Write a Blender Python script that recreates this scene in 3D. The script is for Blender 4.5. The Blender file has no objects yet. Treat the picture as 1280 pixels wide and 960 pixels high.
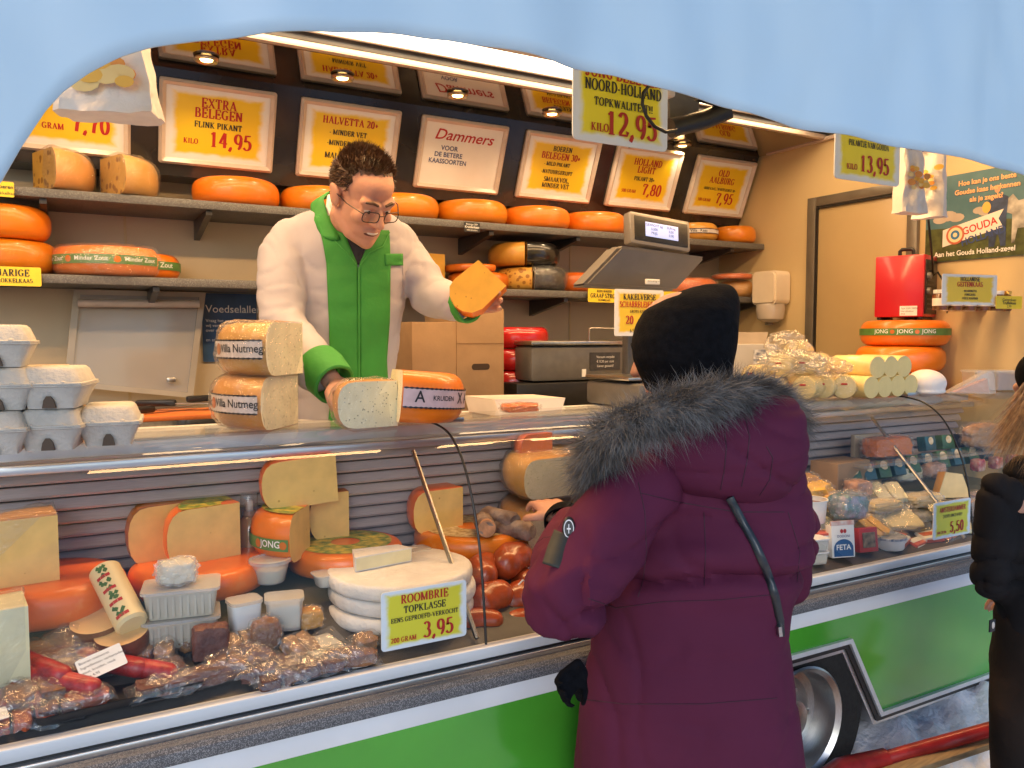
import bpy, bmesh, math, random
from mathutils import Vector, Matrix, noise, Euler
from mathutils.bvhtree import BVHTree
R = math.radians
S = bpy.context.scene
C = bpy.context.collection
random.seed(7)

# ------------------------------------------------------------------ camera, sky, sun, exposure
YAW, PIT, FPX = R(29.2), math.atan(60/1000), 1000.0
CAM = Vector((0, 0, 1.5))
cd = bpy.data.cameras.new('camera'); cam = bpy.data.objects.new('camera', cd); C.objects.link(cam)
cd.lens = 36*FPX/1280; cd.sensor_width = 36; cd.clip_end = 3000; cd.clip_start = .02
cam.location = CAM; cam.rotation_euler = (R(90)-PIT, 0, -YAW)
S.camera = cam
S.view_settings.view_transform = 'Standard'; S.view_settings.look = 'None'
S.view_settings.gamma = 1; S.view_settings.use_curve_mapping = False
S.view_settings.exposure = 0.3
S.cycles.use_denoising = True
S.cycles.max_bounces = 10; S.cycles.transparent_max_bounces = 32
S.cycles.sample_clamp_indirect = 6
S.cycles.caustics_reflective = False; S.cycles.caustics_refractive = False
W = bpy.data.worlds.new('World'); S.world = W; W.use_nodes = True
wn = W.node_tree.nodes; wl = W.node_tree.links
SUN_EL, SUN_ROT = R(22), R(205)
sky = wn.new('ShaderNodeTexSky'); sky.sky_type = 'NISHITA'; sky.sun_disc = False
sky.sun_elevation = SUN_EL; sky.sun_rotation = SUN_ROT; sky.dust_density = .3; sky.air_density = 1.0; sky.ozone_density = 4
wl.new(sky.outputs[0], wn['Background'].inputs[0]); wn['Background'].inputs[1].default_value = 0.14
sd = bpy.data.lights.new('sun', 'SUN'); sd.energy = .55; sd.angle = R(25); sd.color = (1, .96, .92)
so = bpy.data.objects.new('sun', sd); C.objects.link(so)
_d = Vector((math.sin(SUN_ROT)*math.cos(SUN_EL), math.cos(SUN_ROT)*math.cos(SUN_EL), math.sin(SUN_EL)))
so.rotation_euler = _d.to_track_quat('Z', 'Y').to_euler()

# ------------------------------------------------------------------ sight lines (photo pixels, 1280 x 960) to places in the world
_F = Vector((math.sin(YAW)*math.cos(PIT), math.cos(YAW)*math.cos(PIT), -math.sin(PIT)))
_R = Vector((math.cos(YAW), -math.sin(YAW), 0)); _U = _R.cross(_F)
def ray(u, v): return _F + _R*((u-640)/FPX) + _U*((480-v)/FPX)
def PY(u, v, y): d = ray(u, v); return CAM + d*(y/d.y)
def PX(u, v, x): d = ray(u, v); return CAM + d*(x/d.x)
def PZ(u, v, z): d = ray(u, v); return CAM + d*((z-CAM.z)/d.z)
def case_floor(y): return .755 + .40*(min(y, 1.98)-1.70)
def PF(u, v):                                   # on the floor of the glass case: a slope, then a flat step
    d = ray(u, v); t = (.755 - .40*1.70 - CAM.z)/(d.z - .40*d.y); p = CAM + d*t
    return p if p.y < 1.98 else PZ(u, v, case_floor(2))
def XU(u, y, v=420): return PY(u, v, y).x

# ------------------------------------------------------------------ materials
MC = {}
def mat(name, col, rough=.5, metal=0, spec=.5, ns=0, na=0, col2=None, bump=0, bs=40, coat=0, sss=0, emit=0, dist=.01, trans=0, sheen=0, stretch=None, alpha=1, bd=4):
    if name in MC: return MC[name]
    m = bpy.data.materials.new(name); m.use_nodes = True; MC[name] = m
    n = m.node_tree.nodes; l = m.node_tree.links; b = n['Principled BSDF']
    b.inputs['Roughness'].default_value = rough; b.inputs['Metallic'].default_value = metal
    b.inputs['Specular IOR Level'].default_value = spec; b.inputs['Coat Weight'].default_value = coat
    b.inputs['Coat Roughness'].default_value = .12; b.inputs['Transmission Weight'].default_value = trans
    b.inputs['Sheen Weight'].default_value = sheen; b.inputs['Alpha'].default_value = alpha
    if sss:
        b.inputs['Subsurface Weight'].default_value = sss; b.inputs['Subsurface Radius'].default_value = (.02, .01, .004); b.inputs['Subsurface Scale'].default_value = .5
    c = (*col, 1)
    b.inputs['Base Color'].default_value = c
    tc = n.new('ShaderNodeTexCoord'); src = tc.outputs['Object']
    if stretch:
        mp = n.new('ShaderNodeMapping'); mp.inputs['Scale'].default_value = stretch; l.new(src, mp.inputs[0]); src = mp.outputs[0]
    if ns:
        t = n.new('ShaderNodeTexNoise'); t.inputs['Scale'].default_value = ns; t.inputs['Detail'].default_value = 5; l.new(src, t.inputs['Vector'])
        r = n.new('ShaderNodeValToRGB'); l.new(t.outputs['Fac'], r.inputs[0])
        e = r.color_ramp.elements; e[0].position = .35; e[1].position = .65
        if col2 is None:
            e[0].color = (*[max(0, x*(1-na)) for x in col], 1); e[1].color = (*[min(1, x*(1+na)) for x in col], 1)
        else: e[0].color = c; e[1].color = (*col2, 1)
        l.new(r.outputs[0], b.inputs['Base Color'])
        if emit: l.new(r.outputs[0], b.inputs['Emission Color'])
    if emit:
        b.inputs['Emission Color'].default_value = c; b.inputs['Emission Strength'].default_value = emit
    if bump:
        t = n.new('ShaderNodeTexNoise'); t.inputs['Scale'].default_value = bs; t.inputs['Detail'].default_value = bd; l.new(src, t.inputs['Vector'])
        bp = n.new('ShaderNodeBump'); bp.inputs['Strength'].default_value = bump; bp.inputs['Distance'].default_value = dist
        l.new(t.outputs['Fac'], bp.inputs['Height']); l.new(bp.outputs[0], b.inputs['Normal'])
    return m

def vary(m, lo=.82, hi=1.12, dh=.012):            # every object made of it gets a slightly different tone and its own grain
    n = m.node_tree.nodes; l = m.node_tree.links; b = n['Principled BSDF']; src = b.inputs['Base Color'].links[0].from_socket
    oi = n.new('ShaderNodeObjectInfo'); hs = n.new('ShaderNodeHueSaturation')
    mv = n.new('ShaderNodeMapRange'); mv.inputs[3].default_value = lo; mv.inputs[4].default_value = hi; l.new(oi.outputs['Random'], mv.inputs[0]); l.new(mv.outputs[0], hs.inputs['Value'])
    mh = n.new('ShaderNodeMapRange'); mh.inputs[3].default_value = .5+dh*.7; mh.inputs[4].default_value = .5-dh; l.new(oi.outputs['Random'], mh.inputs[0]); l.new(mh.outputs[0], hs.inputs['Hue'])
    tc = n.new('ShaderNodeTexCoord'); sc = n.new('ShaderNodeTexNoise'); sc.noise_dimensions = '4D'; sc.inputs['Scale'].default_value = 22; sc.inputs['Detail'].default_value = 6; sc.inputs['Roughness'].default_value = .7
    l.new(tc.outputs['Object'], sc.inputs['Vector'])
    mw = n.new('ShaderNodeMath'); mw.operation = 'MULTIPLY'; mw.inputs[1].default_value = 50; l.new(oi.outputs['Random'], mw.inputs[0]); l.new(mw.outputs[0], sc.inputs['W'])
    cr = n.new('ShaderNodeValToRGB'); cr.color_ramp.elements[0].position = .56; cr.color_ramp.elements[0].color = (0, 0, 0, 1); cr.color_ramp.elements[1].position = .72; cr.color_ramp.elements[1].color = (.55, .55, .55, 1); l.new(sc.outputs['Fac'], cr.inputs[0])
    mx = n.new('ShaderNodeMix'); mx.data_type = 'RGBA'; l.new(cr.outputs[0], mx.inputs[0]); l.new(src, mx.inputs[6]); mx.inputs[7].default_value = (.74, .36, .10, 1)
    l.new(mx.outputs[2], hs.inputs['Color']); l.new(hs.outputs[0], b.inputs['Base Color'])
    rr = n.new('ShaderNodeMapRange'); rr.inputs[3].default_value = .24; rr.inputs[4].default_value = .5; l.new(sc.outputs['Fac'], rr.inputs[0]); l.new(rr.outputs[0], b.inputs['Roughness'])
    return m
def speck(name, col, spots, sscale, thr, rough=.5, bump=.1, coat=0, amount=1):      # a base colour with small scattered spots
    if name in MC: return MC[name]
    m = mat(name, col, rough, ns=18, na=.08, bump=bump, bs=120, dist=.002, coat=coat)
    n = m.node_tree.nodes; l = m.node_tree.links; b = n['Principled BSDF']
    old = b.inputs['Base Color'].links[0].from_socket
    tc = n.new('ShaderNodeTexCoord'); v = n.new('ShaderNodeTexVoronoi'); v.inputs['Scale'].default_value = sscale; l.new(tc.outputs['Object'], v.inputs['Vector'])
    w = n.new('ShaderNodeTexNoise'); w.inputs['Scale'].default_value = sscale*.5; l.new(tc.outputs['Object'], w.inputs['Vector'])
    th = n.new('ShaderNodeMath'); th.operation = 'MULTIPLY'; l.new(w.outputs['Fac'], th.inputs[0]); th.inputs[1].default_value = thr*2
    cp = n.new('ShaderNodeMath'); cp.operation = 'LESS_THAN'; l.new(v.outputs['Distance'], cp.inputs[0]); l.new(th.outputs[0], cp.inputs[1])
    sc_ = n.new('ShaderNodeMath'); sc_.operation = 'MULTIPLY'; l.new(cp.outputs[0], sc_.inputs[0]); sc_.inputs[1].default_value = amount
    mx = n.new('ShaderNodeMix'); mx.data_type = 'RGBA'; l.new(sc_.outputs[0], mx.inputs[0]); l.new(old, mx.inputs[6]); mx.inputs[7].default_value = (*spots, 1)
    l.new(mx.outputs[2], b.inputs['Base Color'])
    return m

def film(name, tint=(1, 1, 1), fac=.12, rough=.08, bump=.6, bs=45, milky=0.0, f0=1.0):  # clear sheet: see-through plus gloss
    if name in MC: return MC[name]
    m = bpy.data.materials.new(name); m.use_nodes = True; MC[name] = m
    n = m.node_tree.nodes; l = m.node_tree.links; n.clear()
    out = n.new('ShaderNodeOutputMaterial'); tr = n.new('ShaderNodeBsdfTransparent'); gl = n.new('ShaderNodeBsdfGlossy')
    tr.inputs[0].default_value = (*tint, 1); gl.inputs['Roughness'].default_value = rough
    lw = n.new('ShaderNodeLayerWeight'); lw.inputs[0].default_value = .5; fr = n.new('ShaderNodeMath'); fr.operation = 'POWER'; l.new(lw.outputs['Facing'], fr.inputs[0]); fr.inputs[1].default_value = 4
    mu = n.new('ShaderNodeMath'); mu.operation = 'MULTIPLY_ADD'; l.new(fr.outputs[0], mu.inputs[0]); mu.inputs[1].default_value = f0; mu.inputs[2].default_value = fac + .035*f0
    mu.use_clamp = True
    mx = n.new('ShaderNodeMixShader'); l.new(mu.outputs[0], mx.inputs[0]); l.new(tr.outputs[0], mx.inputs[1]); l.new(gl.outputs[0], mx.inputs[2])
    o = mx.outputs[0]
    if milky:
        df = n.new('ShaderNodeBsdfDiffuse'); df.inputs[0].default_value = (.8, .8, .8, 1)
        m2 = n.new('ShaderNodeMixShader'); m2.inputs[0].default_value = milky; l.new(o, m2.inputs[1]); l.new(df.outputs[0], m2.inputs[2]); o = m2.outputs[0]
    if bump:
        tc = n.new('ShaderNodeTexCoord'); t = n.new('ShaderNodeTexNoise'); t.inputs['Scale'].default_value = bs; t.inputs['Detail'].default_value = 3; t.inputs['Distortion'].default_value = 1.5
        l.new(tc.outputs['Object'], t.inputs['Vector'])
        bp = n.new('ShaderNodeBump'); bp.inputs['Strength'].default_value = bump; bp.inputs['Distance'].default_value = .01
        l.new(t.outputs['Fac'], bp.inputs['Height']); l.new(bp.outputs[0], gl.inputs['Normal'])
    l.new(o, out.inputs[0]); return m

# ------------------------------------------------------------------ object helpers
def thing(name, label, cat, loc=(0, 0, 0), rotz=0, group=None, rot=None):
    o = bpy.data.objects.new(name, None); C.objects.link(o); o.empty_display_size = .05
    o.location = loc; o.rotation_euler = rot if rot else (0, 0, rotz)
    o['label'] = label; o['category'] = cat
    if group: o['group'] = group
    return o
def tag(o, label, cat, group=None):
    o['label'] = label; o['category'] = cat
    if group: o['group'] = group
    return o
def obj(name, bm, mats, parent=None, smooth=True, loc=None, rotz=0, ang=40):
    me = bpy.data.meshes.new(name)
    bmesh.ops.recalc_face_normals(bm, faces=bm.faces)
    if smooth:
        for f in bm.faces: f.smooth = True
        for e in bm.edges:
            if len(e.link_faces) == 2 and e.calc_face_angle(0) > R(ang): e.smooth = False
    bm.to_mesh(me); bm.free()
    for m in (mats if isinstance(mats, (list, tuple)) else [mats]): me.materials.append(m)
    o = bpy.data.objects.new(name, me); C.objects.link(o)
    if parent is not None: o.parent = parent
    if loc is not None: o.location = loc
    if rotz: o.rotation_euler = (0, 0, rotz)
    return o
def copy_tree(o, parent=None):
    c = o.copy(); C.objects.link(c)
    if parent is not None: c.parent = parent
    for ch in o.children: copy_tree(ch, c)
    return c
def bm_(): return bmesh.new()
def T(x=0, y=0, z=0, rz=0, rx=0, ry=0, s=1):
    return Matrix.Translation((x, y, z)) @ Euler((rx, ry, rz)).to_matrix().to_4x4() @ Matrix.Diagonal((s, s, s, 1))
def setm(bm, n0, mi):
    if mi:
        bm.faces.ensure_lookup_table()
        for f in bm.faces[n0:]: f.material_index = mi
def absorb(bm, t, M=None, mi=0):
    vm = {}
    for v in t.verts: vm[v] = bm.verts.new(M @ v.co if M is not None else v.co)
    for f in t.faces:
        g = bm.faces.new([vm[v] for v in f.verts]); g.material_index = mi or f.material_index
    t.free()
def box(bm, c, s, bev=0, M=None, mi=0, taper=1):
    t = bmesh.new(); bmesh.ops.create_cube(t, size=1)
    for v in t.verts:
        k = taper if v.co.z < 0 else 1
        v.co = Vector((v.co.x*s[0]*k, v.co.y*s[1]*k, v.co.z*s[2])) + Vector(c)
    if bev: bmesh.ops.bevel(t, geom=t.edges[:], offset=bev, segments=2, profile=.5, affect='EDGES', clamp_overlap=True)
    absorb(bm, t, M, mi)
def lathe(bm, prof, seg=32, M=None, a0=0, a1=360, mi=0, cap=None, mfun=None):
    full = abs(a1-a0-360) < 1e-6
    cols = []
    nn = seg if full else seg+1
    for i in range(nn):
        a = R(a0 + (a1-a0)*i/seg); row = []
        for r, z in prof: row.append((r*math.cos(a), r*math.sin(a), z))
        cols.append(row)
    M = M or Matrix.Identity(4)
    poles = {}
    V = []
    for row in cols:
        vr = []
        for j, p in enumerate(row):
            if prof[j][0] < 1e-6:
                if j not in poles: poles[j] = bm.verts.new(M @ Vector(p))
                vr.append(poles[j])
            else: vr.append(bm.verts.new(M @ Vector(p)))
        V.append(vr)
    for i in range(seg):
        A = V[i]; B = V[(i+1) % nn]
        for j in range(len(prof)-1):
            q = [A[j], B[j], B[j+1], A[j+1]]
            q2 = []
            for v in q:
                if v not in q2: q2.append(v)
            if len(q2) > 2:
                f = bm.faces.new(q2); f.material_index = mi if mfun is None else mfun(j)
    if not full and cap is not None:
        for row in (V[0], V[-1]):
            vs = [bm.verts.new(v.co) for v in row]
            try: f = bm.faces.new(vs); f.material_index = cap
            except ValueError: pass
    return V
def tube(bm, pts, r, seg=8, mi=0, M=None, cap=True):
    pts = [Vector(p) for p in pts]; n = len(pts)
    rr = r if isinstance(r, (list, tuple)) else [r]*n
    prev = None; rings = []
    for i, p in enumerate(pts):
        d = (pts[min(i+1, n-1)] - pts[max(i-1, 0)]).normalized()
        if prev is None:
            a = Vector((0, 0, 1)) if abs(d.z) < .9 else Vector((1, 0, 0)); x = d.cross(a).normalized()
        else:
            x = (prev - d*prev.dot(d)).normalized()
        prev = x; y = d.cross(x)
        ring = []
        for k in range(seg):
            an = 2*math.pi*k/seg; q = p + (x*math.cos(an) + y*math.sin(an))*rr[i]
            ring.append(bm.verts.new(M @ q if M else q))
        rings.append(ring)
    for i in range(n-1):
        for k in range(seg):
            f = bm.faces.new([rings[i][k], rings[i][(k+1) % seg], rings[i+1][(k+1) % seg], rings[i+1][k]]); f.material_index = mi
    if cap:
        for rg in (rings[0], rings[-1]):
            f = bm.faces.new(rg); f.material_index = mi
    return rings
def prism(bm, poly, d0, d1, fn, mi=0):            # polygon in a plane pushed from d0 to d1; fn(a, b, d) -> point
    a = [bm.verts.new(fn(p[0], p[1], d0)) for p in poly]; b = [bm.verts.new(fn(p[0], p[1], d1)) for p in poly]
    f = bm.faces.new(a); f.material_index = mi; f = bm.faces.new(b[::-1]); f.material_index = mi
    n = len(poly)
    for i in range(n):
        f = bm.faces.new([a[i], a[(i+1) % n], b[(i+1) % n], b[i]]); f.material_index = mi
def XZ(a, b, d): return Vector((a, d, b))
def YZ(a, b, d): return Vector((d, a, b))
def XY(a, b, d): return Vector((a, b, d))
def rrect(w, h, r, cx=0, cy=0, n=4):
    o = []
    for sx, sy, a in ((1, 1, 0), (-1, 1, 90), (-1, -1, 180), (1, -1, 270)):
        for i in range(n+1):
            t = R(a + 90*i/n); o.append((cx + sx*(w/2-r) + r*math.cos(t), cy + sy*(h/2-r) + r*math.sin(t)))
    return o
def ell(bm, c, rad, rot=None, sub=3, mi=0):
    r = bmesh.ops.create_icosphere(bm, subdivisions=sub, radius=1)
    Mx = Matrix.Translation(c) @ (rot.to_4x4() if rot else Matrix.Identity(4)) @ Matrix.Diagonal((*rad, 1))
    for v in r['verts']: v.co = Mx @ v.co
    if mi:
        for v in r['verts']:
            for f in v.link_faces: f.material_index = mi
    return r['verts']
def limb(bm, p0, r0, p1, r1, seg=14):             # tapered capsule
    p0, p1 = Vector(p0), Vector(p1); d = p1-p0; L = d.length; q = d.to_track_quat('Z', 'Y').to_matrix().to_4x4()
    prof = []
    for i in range(6):
        a = R(-90 + 90*i/5); prof.append((max(0, r0*math.cos(a)), r0*math.sin(a)))
    for i in range(6):
        a = R(90*i/5); prof.append((max(0, r1*math.cos(a)), L + r1*math.sin(a)))
    prof[0] = (0, prof[0][1]); prof[-1] = (0, prof[-1][1])
    lathe(bm, prof, seg, Matrix.Translation(p0) @ q)
def chain(bm, pts):                               # [(point, radius), ...]
    for (a, ra), (b, rb) in zip(pts, pts[1:]): limb(bm, a, ra, b, rb)
def fuse(bm, voxel, smooth=6, sf=.5):             # blend overlapping closed shapes into one continuous skin
    bmesh.ops.recalc_face_normals(bm, faces=bm.faces)
    me = bpy.data.meshes.new('fuse_tmp'); bm.to_mesh(me); bm.free()
    o = bpy.data.objects.new('fuse_tmp', me); C.objects.link(o)
    m = o.modifiers.new('r', 'REMESH'); m.mode = 'VOXEL'; m.voxel_size = voxel
    if smooth:
        s = o.modifiers.new('s', 'SMOOTH'); s.factor = sf; s.iterations = smooth
    dg = bpy.context.evaluated_depsgraph_get(); dg.update()
    me2 = bpy.data.meshes.new_from_object(o.evaluated_get(dg))
    b = bmesh.new(); b.from_mesh(me2)
    bpy.data.objects.remove(o); bpy.data.meshes.remove(me); bpy.data.meshes.remove(me2)
    return b
def push(bm, fn):                                 # move every vertex along its normal by fn(co, normal)
    bm.normal_update()
    mv = [(v, v.normal*fn(v.co, v.normal)) for v in bm.verts]
    for v, d in mv: v.co += d
def nz(p, f, k=0): return noise.noise(Vector(p)*f + Vector((k*7.3, k*3.1, k*5.7)))
def ridge(p, f, k=0): return 1 - 2*abs(nz(p, f, k))

# ------------------------------------------------------------------ lettering
def _arc(cx, cy, rx, ry, a0, a1, n=12): return [(cx+rx*math.cos(R(a0+(a1-a0)*i/n)), cy+ry*math.sin(R(a0+(a1-a0)*i/n))) for i in range(n+1)]
TK, TN = .205, .08
def _glyphs():                                     # bold serif capitals drawn as broad-pen strokes: (paths, serif bars, width)
    A = _arc; g = {}
    def st(x, y0=0, y1=1): return [(x, y0), (x, y1)]
    def sf(*a): return [(x, y, .16) for x, y in a]
    g['A'] = ([[(.1, 0), (.4, 1)], [(.37, 1), (.68, 0)], [(.2, .33), (.56, .33)]], [(.1, 0, .12), (.68, 0, .15)], .8)
    g['B'] = ([st(.18), [(.1, 1), (.34, 1)]+A(.34, .76, .2, .24, 90, -90)+[(.1, .52)], [(.34, .52)]+A(.36, .26, .24, .26, 90, -90)+[(.1, 0)]], [], .7)
    g['C'] = ([A(.42, .5, .32, .5, 40, 320)], [], .74)
    g['D'] = ([st(.18), [(.06, 1), (.3, 1)]+A(.3, .5, .38, .5, 90, -90)+[(.06, 0)]], [], .78)
    g['E'] = ([st(.18), [(.06, 1), (.6, 1), (.62, .78)], [(.2, .5), (.46, .5)], [(.46, .62), (.46, .38)], [(.06, 0), (.6, 0), (.64, .25)]], [], .7)
    g['F'] = ([st(.18), [(.06, 1), (.6, 1), (.62, .78)], [(.2, .5), (.46, .5)], [(.46, .62), (.46, .38)]], sf((.18, 0)), .65)
    g['G'] = ([A(.42, .5, .32, .5, 40, 300), [(.62, .42), (.62, .06)], [(.48, .43), (.76, .43)]], [], .8)
    g['H'] = ([st(.18), st(.64), [(.18, .5), (.64, .5)]], sf((.18, 0), (.18, 1), (.64, 0), (.64, 1)), .82)
    g['I'] = ([st(.2)], sf((.2, 0), (.2, 1)), .4)
    g['J'] = ([[(.34, 1), (.34, .2)]+A(.2, .2, .14, .2, 0, -170, 8)], sf((.34, 1)), .52)
    g['K'] = ([st(.18), [(.62, 1), (.24, .45)], [(.3, .58), (.66, 0)]], sf((.18, 0), (.18, 1), (.62, 1), (.68, 0)), .82)
    g['L'] = ([st(.18), [(.06, 0), (.58, 0), (.62, .28)]], sf((.18, 1)), .66)
    g['M'] = ([[(.14, 0), (.14, 1)], [(.16, 1), (.47, .05)], [(.45, 0), (.78, 1)], st(.8)], sf((.14, 0), (.12, 1), (.8, 0), (.82, 1)), .96)
    g['N'] = ([[(.14, 0), (.14, 1)], [(.14, 1), (.62, 0)], [(.62, 0), (.62, 1)]], sf((.14, 0), (.1, 1), (.62, 1)), .78)
    g['O'] = ([A(.42, .5, .32, .5, 0, 360, 22)], [], .84)
    g['P'] = ([st(.18), [(.06, 1), (.34, 1)]+A(.34, .73, .24, .27, 90, -90)+[(.2, .46)]], sf((.18, 0)), .66)
    g['R'] = ([st(.18), [(.06, 1), (.34, 1)]+A(.34, .75, .22, .25, 90, -90)+[(.2, .5)], [(.36, .5), (.64, 0)]], sf((.18, 0), (.66, 0)), .76)
    g['S'] = ([A(.3, .74, .2, .26, 30, 250, 10)+A(.3, .27, .24, .27, 75, -150, 12)], [], .6)
    g['T'] = ([st(.36), [(.07, .76), (.09, 1), (.63, 1), (.65, .76)]], sf((.36, 0)), .72)
    g['U'] = ([[(.18, 1), (.18, .25)]+A(.4, .25, .22, .25, 180, 360)+[(.62, 1)]], sf((.18, 1), (.62, 1)), .8)
    g['V'] = ([[(.1, 1), (.4, 0)], [(.37, 0), (.68, 1)]], sf((.1, 1), (.68, 1)), .77)
    g['W'] = ([[(.1, 1), (.34, 0)], [(.32, 0), (.54, 1)], [(.5, 1), (.76, 0)], [(.74, 0), (.97, 1)]], sf((.1, 1), (.97, 1)), 1.06)
    g['X'] = ([[(.1, 1), (.65, 0)], [(.1, 0), (.62, 1)]], sf((.1, 1), (.62, 1), (.1, 0), (.65, 0)), .75)
    g['Y'] = ([[(.1, 1), (.38, .48)], [(.64, 1), (.38, .48)], st(.38, 0, .5)], sf((.1, 1), (.64, 1), (.38, 0)), .75)
    g['Z'] = ([[(.1, .78), (.12, 1), (.6, 1)], [(.58, 1), (.12, 0)], [(.1, 0), (.62, 0), (.64, .24)]], [], .72)
    g['0'] = ([A(.3, .5, .2, .5, 0, 360, 22)], [], .6)
    g['1'] = ([st(.3), [(.12, .84), (.3, .98)]], sf((.3, 0)), .6)
    g['2'] = ([A(.28, .72, .19, .28, 160, -20, 10)+[(.4, .48), (.1, .06)], [(.07, .04), (.5, .04), (.54, .22)]], [], .6)
    g['3'] = ([A(.27, .76, .18, .24, 150, -80, 10), A(.27, .27, .22, .27, 85, -150, 12)], [], .6)
    g['4'] = ([st(.38), [(.38, 1), (.06, .3), (.56, .3)]], [], .6)
    g['5'] = ([[(.5, 1), (.18, .97), (.14, .55)]+A(.26, .32, .23, .32, 120, -150, 12)], [], .6)
    g['6'] = ([A(.34, .45, .24, .55, 80, 180, 8)+A(.3, .3, .2, .3, 180, 540, 18)], [], .6)
    g['7'] = ([[(.08, .76), (.1, .96), (.54, .96)], [(.52, .96), (.34, .5), (.28, 0)]], [], .6)
    g['8'] = ([A(.3, .75, .17, .25, 0, 360, 18), A(.3, .26, .22, .26, 0, 360, 18)], [], .6)
    g['9'] = ([A(.3, .68, .2, .32, 0, 360, 18), A(.26, .55, .24, .55, 0, -80, 8)], [], .6)
    g[','] = ([[(.12, .1), (.16, .02), (.06, -.2)]], [], .3); g['.'] = ([[(.1, .01), (.1, .14)]], [], .28)
    g['-'] = ([[(.04, .33), (.3, .33)], [(.04, .38), (.3, .38)]], [], .38); g['='] = ([[(.04, .28), (.38, .28)], [(.04, .52), (.38, .52)]], [], .46)
    g['+'] = ([[(.05, .42), (.5, .42)], [(.27, .18), (.27, .66)]], [], .58); g['!'] = ([[(.15, 1), (.15, .32)], [(.15, 0), (.15, .14)]], [], .34)
    g['/'] = ([[(.02, -.1), (.36, 1.05)]], [], .4); g["'"] = ([[(.1, 1), (.1, .75)]], [], .22)
    return g
GL = _glyphs()
def serif(bm, s, h, M, mi=0, align='C', wide=1.0, bold=1.0, slant=0):
    w = sum((GL[c][2] if c in GL else .3) + .04 for c in s)*h*wide
    x = {'C': -w/2, 'L': 0, 'R': -w}[align]; e = 0
    for c in s:
        if c not in GL: x += .34*h*wide; continue
        paths, bars, gw = GL[c]
        for p in paths:
            n = len(p); vs = []
            for i in range(n):
                a = p[max(i-1, 0)]; b = p[min(i+1, n-1)]
                dx, dy = b[0]-a[0], b[1]-a[1]; L = math.hypot(dx, dy) or 1; dx /= L; dy /= L
                k = abs(dy)**1.5
                if n == 2 and dx*dy > 0 and abs(dx) > .15: k *= .25
                wd = (TN + (TK-TN)*k)*bold/2
                nx, ny = -dy*wd, dx*wd
                q = []
                for sg in (1, -1):
                    px, py = p[i][0]+sg*nx, p[i][1]+sg*ny
                    q.append(bm.verts.new(M @ Vector((x + (px+slant*py)*h*wide, -e, py*h))))
                vs.append(q)
            for i in range(n-1):
                f = bm.faces.new([vs[i][0], vs[i][1], vs[i+1][1], vs[i+1][0]]); f.material_index = mi
            e += 2e-5
        for bx, by, hw in bars:
            t = .03
            y0, y1 = (by-t*.2, by+t*1.6) if by < .5 else (by-t*1.6, by+t*.2)
            f = bm.faces.new([bm.verts.new(M @ Vector((x+(bx+sx*hw+slant*yy)*h*wide, -e, yy*h))) for sx, yy in ((-1, y0), (1, y0), (1, y1), (-1, y1))]); f.material_index = mi
            e += 2e-5
        x += (gw+.04)*h*wide
    return w
_TC = {}
def sans(bm, s, h, M, mi=0, align='C', bold=.0, wide=1.0, slant=0, bend=0):
    k = (s, bold)
    if k not in _TC:
        cu = bpy.data.curves.new('txt', 'FONT'); cu.body = s; cu.size = 1.0; cu.offset = bold; cu.resolution_u = 3
        o = bpy.data.objects.new('txt', cu); C.objects.link(o)
        dg = bpy.context.evaluated_depsgraph_get(); dg.update()
        me = bpy.data.meshes.new_from_object(o.evaluated_get(dg))
        vs = [v.co.copy() for v in me.vertices]; fs = [list(p.vertices) for p in me.polygons]
        bpy.data.objects.remove(o); bpy.data.meshes.remove(me); bpy.data.curves.remove(cu); _TC[k] = (vs, fs)
    vs, fs = _TC[k]
    if not vs: return
    x0 = min(v.x for v in vs); x1 = max(v.x for v in vs); c = {'C': (x0+x1)/2, 'L': x0, 'R': x1}[align]; q = h/.70
    nv = []
    for v in vs:
        x, y = ((v.x-c)*wide + slant*v.y)*q, v.y*q
        p = Vector((bend*math.sin(x/bend), -bend*math.cos(x/bend), y)) if bend else Vector((x, 0, y))
        nv.append(bm.verts.new(M @ p))
    for f in fs:
        try: g = bm.faces.new([nv[i] for i in f]); g.material_index = mi
        except ValueError: pass
# ------------------------------------------------------------------ shared materials
m_wall = mat('cream_laminate', (.60, .46, .25), .35, ns=3, na=.03, bump=.03, bs=60)
m_ceil = mat('ceiling_gloss', (.60, .50, .36), .12, spec=.6, ns=2, na=.03)
m_alu = mat('aluminium', (.62, .63, .65), .3, metal=.9, ns=30, na=.06, stretch=(1, 20, 20))
m_alu_w = mat('pale_aluminium', (.66, .68, .70), .38, metal=.35, ns=25, na=.05)
m_dark = mat('dark_trim', (.045, .043, .045), .35, ns=40, na=.2)
m_blk = mat('black_plastic', (.012, .012, .013), .4, ns=30, na=.2, bump=.05, bs=200)
m_blkm = mat('black_rubber', (.01, .01, .01), .75, ns=60, na=.3, bump=.15, bs=150)
m_gran = speck('granite_laminate', (.075, .078, .085), (.3, .3, .31), 420, .42, .45, amount=.7)
m_shelf = speck('shelf_laminate', (.10, .098, .095), (.28, .27, .26), 300, .4, .5, amount=.6)
m_green = mat('green_paint', (.07, .35, .03), .16, coat=.6, ns=2.2, na=.12)
m_white = mat('white_plastic', (.78, .78, .77), .4, ns=12, na=.03)
m_paint = mat('white_paint', (.74, .76, .78), .3, coat=.3, ns=5, na=.04)
m_glass = film('clear_glass', (.985, .99, .985), .0, .0, bump=0, f0=.7)
m_wrap = film('cling_film', (.98, .98, .97), .05, .10, bump=1.0, bs=34, milky=.05, f0=.5)
m_wrapm = film('milky_wrap', (.98, .98, .97), .04, .15, bump=1.0, bs=35, milky=.22, f0=.4)
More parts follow.
